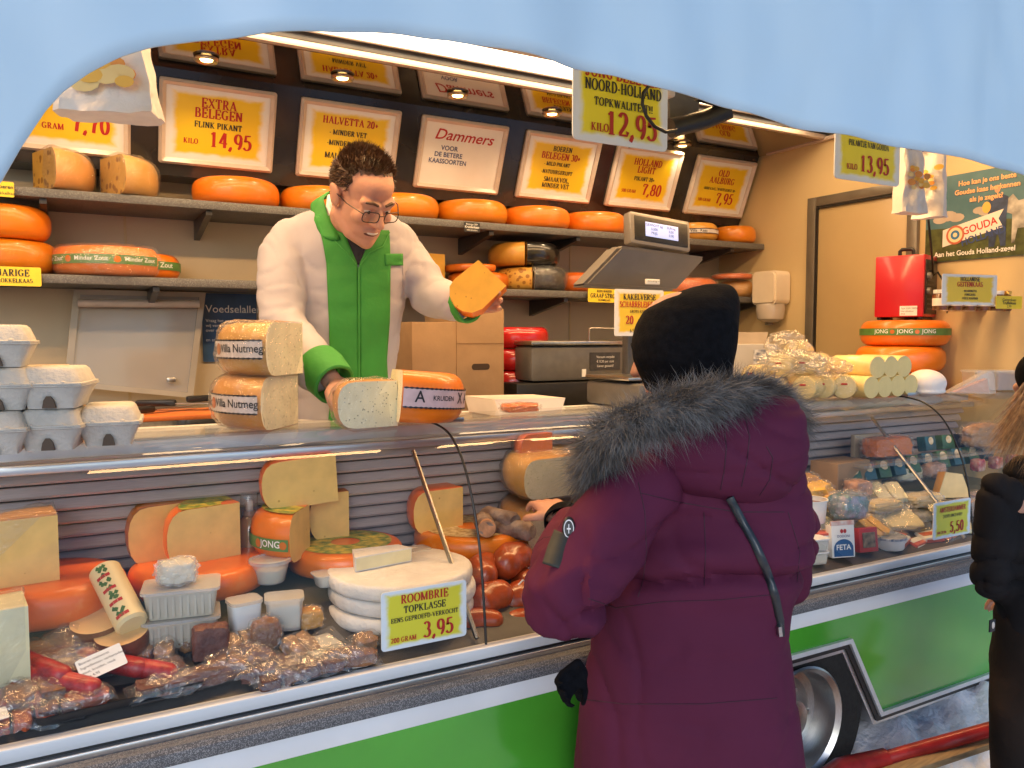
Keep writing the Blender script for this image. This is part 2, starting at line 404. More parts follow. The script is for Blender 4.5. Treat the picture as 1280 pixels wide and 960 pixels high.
m_pack = film('pack_film', (.98, .98, .97), .10, .07, bump=1.0, bs=26, milky=.05, f0=.6)
m_acryl = film('clear_plastic', (.96, .97, .97), .03, .06, bump=.2, bs=15, milky=.12)
m_red_ink = mat('red_ink', (.45, .015, .012), .5, ns=30, na=.08)
m_blk_ink = mat('black_ink', (.015, .015, .02), .5, ns=30, na=.2)
m_blue_ink = mat('navy_ink', (.03, .06, .2), .5, ns=30, na=.1)
m_wht_ink = mat('white_ink', (.8, .8, .78), .5, ns=30, na=.03)
m_yel = mat('yellow_card', (.85, .62, .03), .45, ns=20, na=.05)
m_frame = mat('ivory_frame', (.62, .52, .44), .3, ns=15, na=.05)
m_black_panel = mat('black_gloss_panel', (.02, .018, .018), .18, spec=.6, ns=4, na=.5)
m_mirror = mat('smoked_mirror', (.42, .38, .37), .04, metal=1, ns=5, na=.04)
m_lamp = mat('lamp_diffuser', (1, .86, .62), .4, emit=5)
m_spot = mat('spot_bulb', (1, .62, .18), .4, emit=14)
m_steel = mat('brushed_steel', (.5, .49, .48), .28, metal=1, ns=60, na=.12, stretch=(1, 30, 1))
m_grey = mat('grey_casing', (.13, .125, .12), .35, ns=25, na=.08, bump=.05, bs=250)
m_tarp = None

X0, X1, YB, YF, ZF, ZC = -2.6, 3.62, 3.80, 1.62, .45, 2.63
WARM = (1.0, .55, .20)

# ------------------------------------------------------------------ ground
def snow_mat():
    m = mat('trodden_snow', (.88, .89, .91), .6, ns=9, col2=(.95, .95, .96), bump=.5, bs=22, dist=.05, sss=.0)
    return m
bm = bm_()
N = 90
def gh(x, y):
    k = max(0, 1 - max(0, math.hypot(x-2, y-1.5)-5)/5)
    hp = .34*math.exp(-((y-1.85)/.42)**2)*min(1, max(0, (x-2.0)/.4))*(.8+.5*nz((x, y, 2), 2.4)+.3*abs(nz((x, y, 4), 7))) if .4 < y < 3 else 0  # added snow bank under the skirt, sloped forward to catch more sky light
    return hp + k*(.05*nz((x, y, 0), .9) + .05*nz((x, y, 3), 3.2) + .035*abs(nz((x, y, 5), 8)) + .018*nz((x, y, 5), 19))
xs = [-300, -60, -15, -6] + [-4 + i*.12 for i in range(48)] + [1.76 + i*.03 for i in range(100)] + [4.8 + i*.2 for i in range(8)] + [7, 9, 14, 30, 90, 300]
ys = [-300, -60, -15, -6, -3] + [-1 + i*.1 for i in range(16)] + [.6 + i*.03 for i in range(60)] + [2.4 + i*.15 for i in range(24)] + [7, 12, 30, 300]
G = [[bm.verts.new((x, y, gh(x, y))) for y in ys] for x in xs]
for i in range(len(xs)-1):
    for j in range(len(ys)-1): bm.faces.new([G[i][j], G[i+1][j], G[i+1][j+1], G[i][j+1]])
o = obj('snowy_ground', bm, snow_mat()); o['kind'] = 'structure'

# ------------------------------------------------------------------ market trailer
tr = thing('market_trailer', 'green and white cheese market trailer with its side hatch open', 'market trailer', (.5, 2.7, .0))
tr_inv = Vector((-.5, -2.7, 0))
def tp(name, bm, m, smooth=True, parent=None):
    for v in bm.verts: v.co += tr_inv
    return obj(name, bm, m, parent or tr, smooth)
bm = bm_(); box(bm, ((X0+X1)/2, YB+.02, (ZF+ZC)/2), (X1-X0, .04, ZC-ZF)); tp('rear_wall', bm, mat('beige_laminate', (.60, .48, .31), .4, ns=3, na=.05, bump=.03, bs=60))
for x in (XU(712, YB), XU(470, YB), XU(160, YB)):
    bm = bm_(); box(bm, (x, YB-.002, 1.75), (.012, .005, 1.7), .001); tp('wall_joint', bm, m_wall)
bm = bm_(); box(bm, (X1+.02, (YF+YB)/2+.02, (ZF+ZC)/2), (.04, YB-YF+.04, ZC-ZF)); tp('end_wall', bm, m_wall)
bm = bm_(); box(bm, (X0-.02, (YF+YB)/2+.02, (ZF+ZC)/2), (.04, YB-YF+.04, ZC-ZF)); tp('end_wall', bm, m_wall)
bm = bm_(); box(bm, ((X0+X1)/2, (2.0+YB)/2, ZF-.03), (X1-X0, YB-2.0, .06)); tp('floor', bm, mat('floor_vinyl', (.18, .17, .16), .5, ns=40, na=.2))
bm = bm_(); box(bm, ((X0+X1)/2, (YF+YB)/2+.02, ZC+.03), (X1-X0+.08, YB-YF+.04, .06)); tp('ceiling', bm, m_ceil)
# dark trim where ceiling meets the end wall, pale bead under it
bm = bm_(); box(bm, (X1-.012, (1.62+3.0)/2, ZC-.03), (.024, 3.0-1.62, .05), .004); tp('ceiling_trim', bm, m_dark)
bm = bm_(); box(bm, (X1-.016, (1.62+3.4)/2, ZC-.072), (.032, 3.4-1.62, .02), .005); tp('ceiling_trim', bm, m_frame)
# soffit with downlights, dark fascia and pale bead
SZ, SY0, SY1 = 2.555, 3.02, 3.47
bm = bm_(); box(bm, ((X0+X1)/2, (SY0+SY1)/2, SZ+.01), (X1-X0-.01, SY1-SY0, .02)); tp('mirror_soffit', bm, m_mirror)
bm = bm_(); box(bm, ((X0+X1)/2, SY0-.012, SZ+.052), (X1-X0-.01, .02, .05), .003); tp('fascia', bm, mat('fascia_grey', (.10, .09, .085), .3, ns=8, na=.25))
bm = bm_(); box(bm, ((X0+X1)/2, SY0-.018, SZ+.012), (X1-X0-.01, .034, .026), .008); tp('fascia_bead', bm, m_frame)
# leaning black sign panel: bottom (Y 3.62, z 2.19) to top (Y 3.47, z 2.555)
PB, PT = Vector((0, 3.63, 2.165)), Vector((0, SY1, SZ))
bm = bm_(); prism(bm, [(PB.y, PB.z), (PT.y, PT.z), (YB-.003, PT.z), (YB-.003, PB.z)], X0+.01, X1-.01, YZ); tp('sign_panel', bm, m_black_panel, False)
# shelves
ZU, ZL = PY(600, 277, 3.42).z, PY(640, 361, 3.42).z
for zz, us in ((ZU, ((262, 0), (608, 0), (715, 0), (905, 0), (60, 0))), (ZL, ((195, 0), (560, 0), (700, 0), (935, 0)))):
    bm = bm_(); box(bm, ((X0+X1)/2, (3.42+YB)/2, zz-.018), (X1-X0-.01, YB-3.42-.003, .034), .004)
    sh = tp('shelf', bm, m_shelf)
    for u, _ in us:
        x = XU(u, 3.5)
        bm = bm_(); prism(bm, [(3.445, zz-.037), (YB-.004, zz-.037), (YB-.004, zz-.12), (3.445, zz-.055)], x-.012, x+.012, YZ); tp('bracket', bm, m_dark, False, sh)
# light strip on the ceiling: diffuser, housing and its light
LY0, LY1 = 2.80, 2.96
bm = bm_(); box(bm, (.9, (LY0+LY1)/2, ZC-.012), (5.0, LY1-LY0, .02), .006); st_ = tp('ceiling_light', bm, m_lamp)
for y in (LY0-.008, LY1+.008):
    bm = bm_(); box(bm, (.9, y, ZC-.012), (5.04, .014, .024), .003); tp('light_housing', bm, m_frame, True, st_)
def area(name, loc, sx, sy, e, col=WARM, rot=(0, 0, 0)):
    d = bpy.data.lights.new(name, 'AREA'); d.shape = 'RECTANGLE'; d.size = sx; d.size_y = sy; d.energy = e; d.color = col
    o = bpy.data.objects.new(name, d); C.objects.link(o); o.location = loc; o.rotation_euler = rot; o.parent = tr; o.location = Vector(loc)+tr_inv; return o
area('strip_light', (.9, (LY0+LY1)/2, ZC-.03), 5.0, .14, 20)
# second strip under the front edge, above the counter (hidden by the valance)
bm = bm_(); box(bm, (.9, 2.02, ZC-.012), (5.0, .12, .02), .006); tp('ceiling_light', bm, m_lamp)
area('front_strip_light', (.9, 2.02, ZC-.03), 5.0, .11, 60)
# downlights in the soffit
for u, v in ((258, 72), (428, 95), (572, 117), (690, 140), (853, 180), (912, 196), (112, 50), (770, 160)):
    p = PZ(u, v, SZ)
    if u == 770: p = PZ(775, 161, SZ)
    bm = bm_(); lathe(bm, [(.018, -.003), (.045, -.003), (.048, -.010), (.040, -.016), (.026, -.010), (.018, -.003)], 20, T(p.x, p.y, SZ)); dl = tp('downlight', bm, m_steel)
    bm = bm_(); lathe(bm, [(0, -.014), (.022, -.012), (.024, -.004), (0, -.003)], 16, T(p.x, p.y, SZ)); tp('bulb', bm, m_spot, True, dl)
    d = bpy.data.lights.new('downlight_beam', 'SPOT'); d.energy = 4.6; d.color = (1, .74, .42); d.spot_size = R(110); d.spot_blend = .8; d.shadow_soft_size = .02
    o = bpy.data.objects.new('downlight_beam', d); C.objects.link(o); o.parent = tr; o.location = Vector((p.x, p.y, SZ-.03))+tr_inv; o.rotation_euler = (R(14), 0, 0)
# door in the end wall
ya, yb = PX(1012, 300, X1).y, PX(1150, 300, X1).y
zt = PX(1012, 249, X1).z
for (y0, y1, z0, z1, th) in ((ya-.07, ya, ZF, zt, .02), (yb, yb+.07, ZF, zt, .02), (yb+.07, ya-.07, zt-.07, zt, .02)):
    pass
bm = bm_(); box(bm, (X1-.006, (ya+yb)/2, (ZF+zt)/2), (.012, ya-yb-.1, zt-ZF-.1), .003); dr = tp('door', bm, mat('door_laminate', (.44, .32, .16), .35, ns=3, na=.04, bump=.03, bs=60))
m_dframe = mat('door_frame_bronze', (.17, .15, .12), .35, metal=.4, ns=12, na=.08)
bm = bm_()
box(bm, (X1-.013, ya-.028, (ZF+zt)/2), (.026, .056, zt-ZF), .004); box(bm, (X1-.013, yb+.028, (ZF+zt)/2), (.026, .056, zt-ZF), .004)
box(bm, (X1-.012, (ya+yb)/2, zt-.026), (.024, ya-yb-.115, .052), .004); tp('door_frame', bm, m_dframe, True, dr)
bm = bm_(); box(bm, (X1-.018, ya-.064, (ZF+zt)/2-.02), (.012, .01, zt-ZF-.06)); box(bm, (X1-.018, (ya+yb)/2, zt-.060), (.012, ya-yb-.14, .01)); tp('door_seal', bm, m_blk, False, dr)
# exterior skirt with the wheel arch cut out
YS = 1.61
def sx(u, v): return PY(u, v, YS)
zs0, zs1, zw1 = PY(1100, 888, YS).z, PY(600, 888, YS-.004).z, PY(600, 863, YS-.004).z
a0, a1, a2 = sx(1100, 888), sx(1062, 797), sx(900, 836)
za = a1.z; xr, xt = a0.x, a1.x; xl = xt - .74; xlb = xl - (xr-xt)
poly = [(X0, zs0), (xlb, zs0), (xl, za), (xt, za), (xr, zs0), (X1+.04, zs0), (X1+.04, zs1), (X0, zs1)]
bm = bm_(); prism(bm, poly, YS, YS+.03, XZ); tp('skirt_panel', bm, m_green, False)
bm = bm_(); box(bm, ((X0+X1)/2, YS+.012, (zs1+zw1)/2+.002), (X1-X0+.08, .032, zw1-zs1+.004), .003); tp('white_band', bm, m_paint)
bm = bm_()
edge = [(X0, zs0), (xlb, zs0), (xl, za), (xt, za), (xr, zs0), (X1+.04, zs0)]
def strip(bm, pts, off, w, y0, y1):
    n = len(pts); out = []
    for i in range(n):
        a = Vector(pts[max(i-1, 0)]); b = Vector(pts[i]); c = Vector(pts[min(i+1, n-1)])
        d1 = (b-a).normalized() if i else (c-b).normalized(); d2 = (c-b).normalized() if i < n-1 else d1
        nn = Vector((-d1.y-d2.y, d1.x+d2.x)).normalized(); k = 1/max(.4, nn.dot(Vector((-d1.y, d1.x))))
        out.append((b+nn*off*k, b+nn*(off+w)*k))
    vs = [[bm.verts.new(XZ(q.x, q.y, y)) for q in pr for y in (y0, y1)] for pr in out]
    for i in range(n-1):
        A, B = vs[i], vs[i+1]
        for f in ((0, 1), (1, 3), (3, 2), (2, 0)): bm.faces.new([A[f[0]], A[f[1]], B[f[1]], B[f[0]]])
strip(bm, edge, -.014, .014, YS-.012, YS+.03); tp('skirt_trim', bm, m_alu_w, False)
bm = bm_(); strip(bm, edge, -.03, .015, YS-.004, YS+.03); tp('skirt_seal', bm, m_blk, False)
bm = bm_(); strip(bm, edge, -.044, .013, YS+.004, YS+.05); tp('skirt_trim', bm, m_alu, False)
# wheel well and chassis
bm = bm_(); box(bm, ((xl+xt)/2, YS+.34, .42), (xt-xl+.9, .02, .74)); box(bm, ((xl+xt)/2, YS+.18, za+.06), (xt-xl+.9, .30, .02)); tp('wheel_well', bm, m_blkm, False)
bm = bm_(); box(bm, (.5, 2.95, ZF-.11), (X1-X0-.2, 1.5, .1)); tp('chassis', bm, m_blkm, False)
wc = PY(968, 884, 1.72); wcx = wc.x
for xw in (wcx, wcx-.0):
    if xw != wcx or True:
        bm = bm_(); Mw = T(wcx, 1.72, .335, rx=R(90))
        lathe(bm, [(.165, -.09), (.2, -.1), (.28, -.1), (.312, -.07), (.32, 0), (.312, .07), (.28, .1), (.2, .1), (.165, .09)], 48, Mw)
        wh = tp('wheel', bm, m_blkm); wh.name = 'wheel'
        bm = bm_(); lathe(bm, [(.17, .1), (.178, .108), (.172, .112), (.158, .10), (.15, .05), (.145, .03), (.12, .025), (.10, .04), (.075, .05), (.06, .075), (.03, .08), (0, .08)], 48, Mw)
        for k in range(5):
            a = R(72*k); box(bm, (.085*math.cos(a), .085*math.sin(a), .052), (.018, .018, .012), .003, Mw)
        tp('rim', bm, m_steel, True, wh)
    break
# the raised hatch over the customers
HZ0, HZ1, HY = 2.70, 2.82, .98
bm = bm_(); prism(bm, [(YF, HZ0), (HY, HZ1), (HY, HZ1+.05), (YF, HZ0+.06)], X0, X1, YZ); tp('hatch', bm, m_ceil, False)

# ------------------------------------------------------------------ plastic valance hanging from the hatch edge
YV = 1.0
edge_px = [(-420, 392), (-260, 372), (-150, 346), (-60, 300), (-25, 260), (0, 225), (12, 205), (25, 183), (42, 158), (58, 135), (80, 112), (110, 92), (150, 72), (190, 58), (250, 47), (330, 43.5), (440, 43), (500, 45), (560, 50), (620, 60),
           (690, 77), (720, 84), (770, 92), (840, 110), (880, 121), (920, 133), (960, 143), (1000, 155), (1060, 168), (1130, 185), (1200, 202), (1280, 218), (1400, 246), (1600, 285)]
epts = [PY(u, v, YV) for u, v in edge_px]
m_tarp = mat('tarp_sheet', (.60, .735, .80), .38, spec=.45, ns=1.6, col2=(.53, .68, .78), bump=.6, bs=2.6, dist=.05, bd=1, stretch=(1.5, 1, .8))
bm = bm_()
ex = [p.x for p in epts]; ez = [p.z for p in epts]
def elow(x):
    for i in range(len(ex)-1):
        if ex[i] <= x <= ex[i+1]:
            t = (x-ex[i])/(ex[i+1]-ex[i]); return ez[i]+(ez[i+1]-ez[i])*t
    return ez[0] if x < ex[0] else ez[-1]
nxv, nzv = 420, 46; rows = []
for i in range(nxv+1):
    x = ex[0] + (ex[-1]-ex[0])*i/nxv; zl = elow(x) + .004*nz((x, 0, 0), 9); row = []
    for j in range(nzv+1):
        z = zl + (HZ1+.02-zl)*j/nzv; k = 1-j/nzv
        y = YV + .030*k*nz((x*1.0, z*.25, 1), 2.2) + .012*k*nz((x, z*.35, 4), 6) + .008*nz((x*1.2, z*.8, 7), 8) + .005*ridge((x*1.1+z*.5, z*.6, 2), 4) + .004*ridge((x*.8-z*.9, z*.5, 5), 7)*max(0, nz((x, z, 9), 3)*2)
        row.append(bm.verts.new((x, y, z)))
    rows.append(row)
for i in range(nxv):
    for j in range(nzv): bm.faces.new([rows[i][j], rows[i+1][j], rows[i+1][j+1], rows[i][j+1]])
va = obj('valance', bm, m_tarp); s_ = va.modifiers.new('thick', 'SOLIDIFY'); s_.thickness = .003
tag(va, 'pale blue plastic sheet hanging from the hatch edge in a broad arch', 'awning sheet')

# ------------------------------------------------------------------ glass display counter
XA, XB = -2.0, 3.55
dc = thing('display_counter', 'long glass fronted cheese display counter with aluminium rails and granite ledge', 'display counter', (.8, 1.95, .45))
dinv = Vector((-.8, -1.95, -.45))
def dp(name, bm, m, smooth=True, parent=None):
    for v in bm.verts: v.co += dinv
    return obj(name, bm, m, parent or dc, smooth)
LX = XB-XA; MX = (XA+XB)/2
bm = bm_(); prism(bm, [(1.69, .735), (1.69, case_floor(1.69)), (1.98, case_floor(1.98)), (2.285, case_floor(2.2)), (2.285, .735)], XA, XB, YZ); dp('display_floor', bm, mat('display_floor_grey', (.07, .065, .06), .4, ns=30, na=.1), False)
zr = PY(600, 808, 1.675).z
bm = bm_(); box(bm, (MX, 1.672, zr-.012), (LX, .03, .028), .004); dp('front_rail', bm, m_paint)
bm = bm_(); box(bm, (MX, 1.668, zr-.032), (LX, .012, .010)); dp('rail_gasket', bm, m_blk)
bm = bm_(); box(bm, (MX, 1.664, zr-.040), (LX, .030, .016), .003); dp('front_rail', bm, m_alu)
zg, zf_ = PY(600, 835, 1.66).z, PY(600, 848, 1.60).z
gpoly = [(1.665, zg), (1.63, zf_+(zg-zf_)*.6), (1.608, zf_+.003), (1.600, zf_-.006), (1.596, zf_-.016), (1.597, zw1+.002), (1.66, zw1+.002)]
bm = bm_(); prism(bm, gpoly, XA-.5, XB+.1, YZ); dp('granite_ledge', bm, m_gran, False)
# louvred back of the case
bm = bm_(); nl = 9; zb0, zb1 = .865, 1.185
for k in range(nl):
    z = zb0 + (zb1-zb0)*k/nl; h = (zb1-zb0)/nl
    q = .10*(1-k/nl); prism(bm, [(2.175+q, z), (2.145+q, z+.004), (2.142+q, z+.010), (2.166+q-.01, z+h*.9), (2.18+q-.01, z+h*.9)], XA, XB, YZ)
dp('louvre_panel', bm, mat('louvre_metal', (.46, .39, .37), .45, metal=.2, ns=20, na=.08, stretch=(1, 20, 20)), False)
bm = bm_(); box(bm, (MX, 2.30, .89), (LX, .026, .62)); dp('back_panel', bm, m_dark)
# glass: curved front panes and flat top
GP = [(1.676, zr+.0), (1.690, .88), (1.712, 1.0), (1.745, 1.09), (1.785, 1.165), (1.83, 1.215), (1.885, 1.248), (1.95, 1.262), (2.02, 1.266)]
def gpath(n=28):
    from mathutils.geometry import interpolate_bezier
    out = []
    for i in range(len(GP)-1):
        p0 = Vector(GP[max(i-1, 0)]); p1 = Vector(GP[i]); p2 = Vector(GP[i+1]); p3 = Vector(GP[min(i+2, len(GP)-1)])
        for t in (0, .25, .5, .75):
            a = p1*2; out.append(.5*(2*p1 + (p2-p0)*t + (2*p0-5*p1+4*p2-p3)*t*t + (-p0+3*p1-3*p2+p3)*t**3))
    out.append(Vector(GP[-1])); return out
GC = gpath()
joints = [XA, PY(604, 786, 1.69).x, PY(1212, 668, 1.69).x, XB]
for a, b in zip(joints, joints[1:]):
    bm = bm_(); r = []
    for x in (a+.003, b-.003): r.append([bm.verts.new((x, p.x, p.y)) for p in GC])
    for i in range(len(GC)-1): bm.faces.new([r[0][i], r[1][i], r[1][i+1], r[0][i+1]])
    dp('curved_pane', bm, m_glass, True)
for x in joints[1:-1]:
    bm = bm_(); tube(bm, [(x, p.x-.001, p.y) for p in GC], .0032, 6); dp('pane_seal', bm, m_blk)
    bm = bm_(); tube(bm, [(x-.012, 1.70, zr+.01), (x-.012, 2.10, 1.175)], .0065, 8); dp('strut', bm, m_steel)
    bm = bm_(); box(bm, (x+.04, 1.975, 1.274), (.075, .05, .014), .003); dp('pane_clip', bm, m_steel)
bm = bm_(); box(bm, (MX, 2.115, 1.262), (LX, .19, .008)); dp('glass_top', bm, m_glass, False)
bm = bm_(); box(bm, (MX, 2.12, 1.195), (LX, .026, .022), .004); dp('inner_rail', bm, m_alu)
bm = bm_(); box(bm, (MX, 2.15, 1.232), (LX, .03, .04), .003); dp('inner_rail', bm, m_alu_w)
bm = bm_(); box(bm, (MX, 2.385, 1.215), (LX, .43, .03), .004); box(bm, (MX, 2.58, .83), (LX, .03, .73)); dp('worktop', bm, m_white)

# back counter along the rear wall
bm = bm_(); box(bm, ((X0+X1)/2, 3.50, 1.10), (X1-X0-.02, .58, .04), .004); bk = obj('back_counter', bm, m_steel); tag(bk, 'long steel back counter under the shelves along the rear wall', 'counter')
bm = bm_(); box(bm, ((X0+X1)/2, 3.52, .765), (X1-X0-.04, .5, .62)); obj('cabinet', bm, m_white, bk)
# ------------------------------------------------------------------ price signs
def print_mat(name, paper, ink, edge=.1):              # airbrushed colour patch inside a paper border
    if name in MC: return MC[name]
    m = mat(name, paper, .4, coat=.25); n = m.node_tree.nodes; l = m.node_tree.links; b = n['Principled BSDF']
    tc = n.new('ShaderNodeTexCoord'); sp = n.new('ShaderNodeSeparateXYZ'); l.new(tc.outputs['Generated'], sp.inputs[0])
    ds = []
    for ax in ('X', 'Z'):
        a = n.new('ShaderNodeMath'); a.operation = 'SUBTRACT'; l.new(sp.outputs[ax], a.inputs[0]); a.inputs[1].default_value = .5
        c = n.new('ShaderNodeMath'); c.operation = 'ABSOLUTE'; l.new(a.outputs[0], c.inputs[0]); ds.append(c)
    mx = n.new('ShaderNodeMath'); mx.operation = 'MAXIMUM'; l.new(ds[0].outputs[0], mx.inputs[0]); l.new(ds[1].outputs[0], mx.inputs[1])
    t = n.new('ShaderNodeTexNoise'); t.inputs['Scale'].default_value = 7; t.inputs['Detail'].default_value = 2; l.new(tc.outputs['Generated'], t.inputs['Vector'])
    ad = n.new('ShaderNodeMath'); ad.operation = 'MULTIPLY_ADD'; l.new(t.outputs['Fac'], ad.inputs[0]); ad.inputs[1].default_value = .09; l.new(mx.outputs[0], ad.inputs[2])
    mr = n.new('ShaderNodeMapRange'); mr.interpolation_type = 'SMOOTHSTEP'; l.new(ad.outputs[0], mr.inputs[0])
    mr.inputs[1].default_value = .5-edge-.035+.045; mr.inputs[2].default_value = .5-edge+.035+.045
    mi = n.new('ShaderNodeMix'); mi.data_type = 'RGBA'; l.new(mr.outputs[0], mi.inputs[0]); mi.inputs[6].default_value = (*ink, 1); mi.inputs[7].default_value = (*paper, 1)
    l.new(mi.outputs[2], b.inputs['Base Color']); return m
m_pr_gold = print_mat('print_gold', (.80, .78, .74), (.84, .56, .01), .085)
m_pr_lemon = print_mat('print_lemon', (.78, .84, .90), (.86, .74, .015), .085)
m_pr_lemon2 = print_mat('print_lemon_small', (.72, .80, .85), (.70, .66, .03), .07)
m_pr_white = mat('print_white', (.80, .76, .70), .4, ns=8, na=.03)
INKS = [m_red_ink, m_blk_ink, m_blue_ink, m_wht_ink]
def lettering(parent, w, h, lines, y=-.003, M=Matrix.Identity(4), name='lettering'):
    bm = bm_()
    for ln in lines:
        t, hh, yy, ink = ln[:4]; xx = ln[4] if len(ln) > 4 else .5; font = ln[5] if len(ln) > 5 else 'serif'; al = ln[6] if len(ln) > 6 else 'C'; wd = ln[7] if len(ln) > 7 else 1
        Mx = M @ T((xx-.5)*w, y, (yy-.5)*h)
        if font == 'serif': serif(bm, t, hh*h, Mx, ink, al, wide=wd)
        elif font == 'script': serif(bm, t, hh*h, Mx, ink, al, wide=wd, slant=.3)
        elif font == 'swash': sans(bm, t, hh*h, Mx, ink, al, bold=.012, wide=wd, slant=.35)
        else: sans(bm, t, hh*h, Mx, ink, al, bold=(.018 if font == 'sansb' else 0), wide=wd)
    me_o = obj(name, bm, INKS, parent, False); return me_o
def plate(name, w, h, th, r, m, parent=None, y=0):
    bm = bm_(); prism(bm, rrect(w, h, r), y, y+th, XZ); return obj(name, bm, m, parent, False)

# framed signs on the leaning panel
tilt = -math.atan2(PB.y-PT.y, PT.z-PB.z)
pn = Vector((0, math.cos(tilt), math.sin(tilt)))
FW, FH = .455, .335
YMID = (PB.y+PT.y)/2
fr_signs = [
 ('gold price sign reading 7,70 half hidden behind the hanging bag', [('GRAM', .075, .22, 0, .40), ('7,70', .21, .22, 0, .72), ('MILDE', .12, .78, 0), ('ROOMKAAS', .12, .60, 0)]),
 ('gold price sign reading extra belegen 14,95 in an ivory frame', [('EXTRA', .125, .75, 0), ('BELEGEN', .125, .61, 0), ('FLINK PIKANT', .08, .47, 1), ('KILO', .07, .23, 0, .24), ('14,95', .21, .21, 0, .63)]),
 ('gold sign reading halvetta 20+ partly behind the seller\'s hair', [('HALVETTA 20+', .105, .76, 0), ('- MINDER VET', .075, .60, 1, .48), ('-MINDER ZOUT', .075, .44, 1, .48), ('MALS & SMEUIG', .085, .24, 1, .5)]),
 ('white cheese maker sign with red slanted lettering and blue words', [('Dammers', .17, .74, 0, .5, 'swash', 'C', 1.12), ('VOOR', .075, .57, 2, .33, 'sansb'), ('DE BETERE', .075, .46, 2, .33, 'sansb'), ('KAASSOORTEN', .075, .35, 2, .33, 'sansb', 'C', .92)]),
 ('gold sign reading boeren belegen 30+ in an ivory frame', [('BOEREN', .085, .79, 1), ('BELEGEN 30+', .11, .65, 0), ('- MILD PIKANT', .065, .53, 1, .46), ('-NATUURGERIJPT', .065, .39, 1, .48), ('SMAAKVOL,', .08, .25, 1), ('MINDER VET', .08, .14, 1)]),
 ('gold price sign reading holland light 7,80 in an ivory frame', [('HOLLAND', .12, .74, 0), ('LIGHT', .12, .60, 0), ('PIKANT 20+', .075, .45, 1), ('500 GRAM', .06, .21, 0, .28), ('7,80', .21, .19, 0, .67)]),
 ('gold price sign reading old aalburg 7,95 at the end of the row', [('OLD', .12, .73, 0), ('AALBURG', .12, .58, 0), ('OUDE KAAS, ZWARTE KORST 30+', .05, .44, 1, .5, 'serif', 'C', .9), ('500 GRAM', .06, .20, 0, .26), ('7,95', .21, .18, 0, .64)])]
for i, (lab, lines) in enumerate(fr_signs):
    cx = YMID*.1645 + (i-1)*.157*YMID
    zc = PB.z + (PT.z-PB.z)*.51; yc = PB.y + (PT.y-PB.y)*.51
    t = thing('price_sign', lab, 'sign', (cx, yc-.012, zc), rot=(-tilt, 0, 0), group='framed signs on the black panel')
    bm = bm_()
    n_in = rrect(FW-.05, FH-.05, .004); n_mid = rrect(FW-.022, FH-.022, .008); n_out = rrect(FW, FH, .010)
    rings = [[bm.verts.new((a, y, b)) for a, b in q] for q, y in ((n_out, .010), (n_out, -.004), (n_mid, -.016), (n_in, -.004), (n_in, .010))]
    for A, B in zip(rings, rings[1:]):
        for k in range(len(A)): bm.faces.new([A[k], A[(k+1) % len(A)], B[(k+1) % len(A)], B[k]])
    obj('frame', bm, m_frame, t)
    plate('panel', FW-.05, FH-.05, .006, .003, m_pr_white if i == 3 else m_pr_gold, t, y=.002)
    lettering(t, FW-.05, FH-.05, lines, y=.0005)
# hanging signs under the hatch
def hang_sign(lab, uL, uR, vT, vB, Y, lines, m=m_pr_lemon, grp='price signs hanging from the hatch', ztop=None, th=.004):
    u = (uL+uR)/2
    a = PY(uL, vB, Y); b = PY(uR, vB, Y); z0 = PY(u, vB, Y).z; z1 = PY(u, vT, Y).z
    w, h = b.x-a.x, z1-z0
    t = thing('price_sign', lab, 'sign', ((a.x+b.x)/2, Y, (z0+z1)/2), group=grp)
    plate('panel', w, h, th, .014, m, t)
    lettering(t, w, h, lines, y=-.002)
    return t, w, h
hx, w, h = hang_sign('lemon hanging price sign reading noord-holland 12,95 beside the black arm', 716, 834, 62, 182, 1.62,
   [('JONG BELEGEN', .14, .67, 0, .52, 'serif', 'C', .82), ('NOORD-HOLLAND', .112, .535, 1, .52, 'serif', 'C', .88), ('TOPKWALITEIT!!', .08, .385, 1, .52), ('KILO', .08, .12, 0, .27), ('12,95', .24, .10, 0, .61)])
for sx_ in (-.1, .1):
    bm = bm_(); tube(bm, [(sx_, .002, h/2-.02), (sx_, .002, h/2+.25)], .0012, 5); obj('cord', bm, m_white, hx)
hx, w, h = hang_sign('lemon hanging price sign reading pikantje van gouda 13,95', 1043, 1124, 148, 228, 1.62,
   [('BELEGEN', .14, .71, 0), ('PIKANTJE VAN GOUDA', .09, .54, 1, .5, 'serif', 'C', .82), ('KILO', .085, .17, 0, .25), ('13,95', .25, .16, 0, .6)])
for sx_ in (-.1, .1):
    bm = bm_(); tube(bm, [(sx_, .002, h/2-.02), (sx_, .002, h/2+.35)], .0012, 5); obj('cord', bm, m_white, hx)
# signs standing behind the glass at the front rail
def rail_sign(lab, uL, uR, vTL, vBL, vTR, vBR, Y0, Y1, lines):
    bl = PY(uL, vBL, Y0); br = PY(uR, vBR, Y1); tl = PY(uL, vTL, Y0+.0); trr = PY(uR, vTR, Y1)
    w = (br-bl).length; h = ((tl.z-bl.z)+(trr.z-br.z))/2
    t = thing('price_sign', lab, 'sign', ((bl.x+br.x)/2, (bl.y+br.y)/2, (bl.z+br.z)/2+h/2), group='price signs at the glass front', rotz=math.atan2(br.y-bl.y, br.x-bl.x))
    plate('panel', w, h, .003, .008, m_pr_lemon2, t)
    lettering(t, w, h, lines, y=-.0015)
rail_sign('lemon price sign reading roombrie topklasse 3,95 before the brie', 477, 583, 742, 817, 724, 793, 1.655, 1.655,
   [('ROOMBRIE', .14, .77, 0), ('TOPKLASSE', .115, .60, 1), ('EENS GEPROEFD=VERKOCHT', .075, .46, 1, .5, 'serif', 'C', 1.0), ('200 GRAM', .08, .12, 0, .25), ('3,95', .26, .12, 0, .66)])
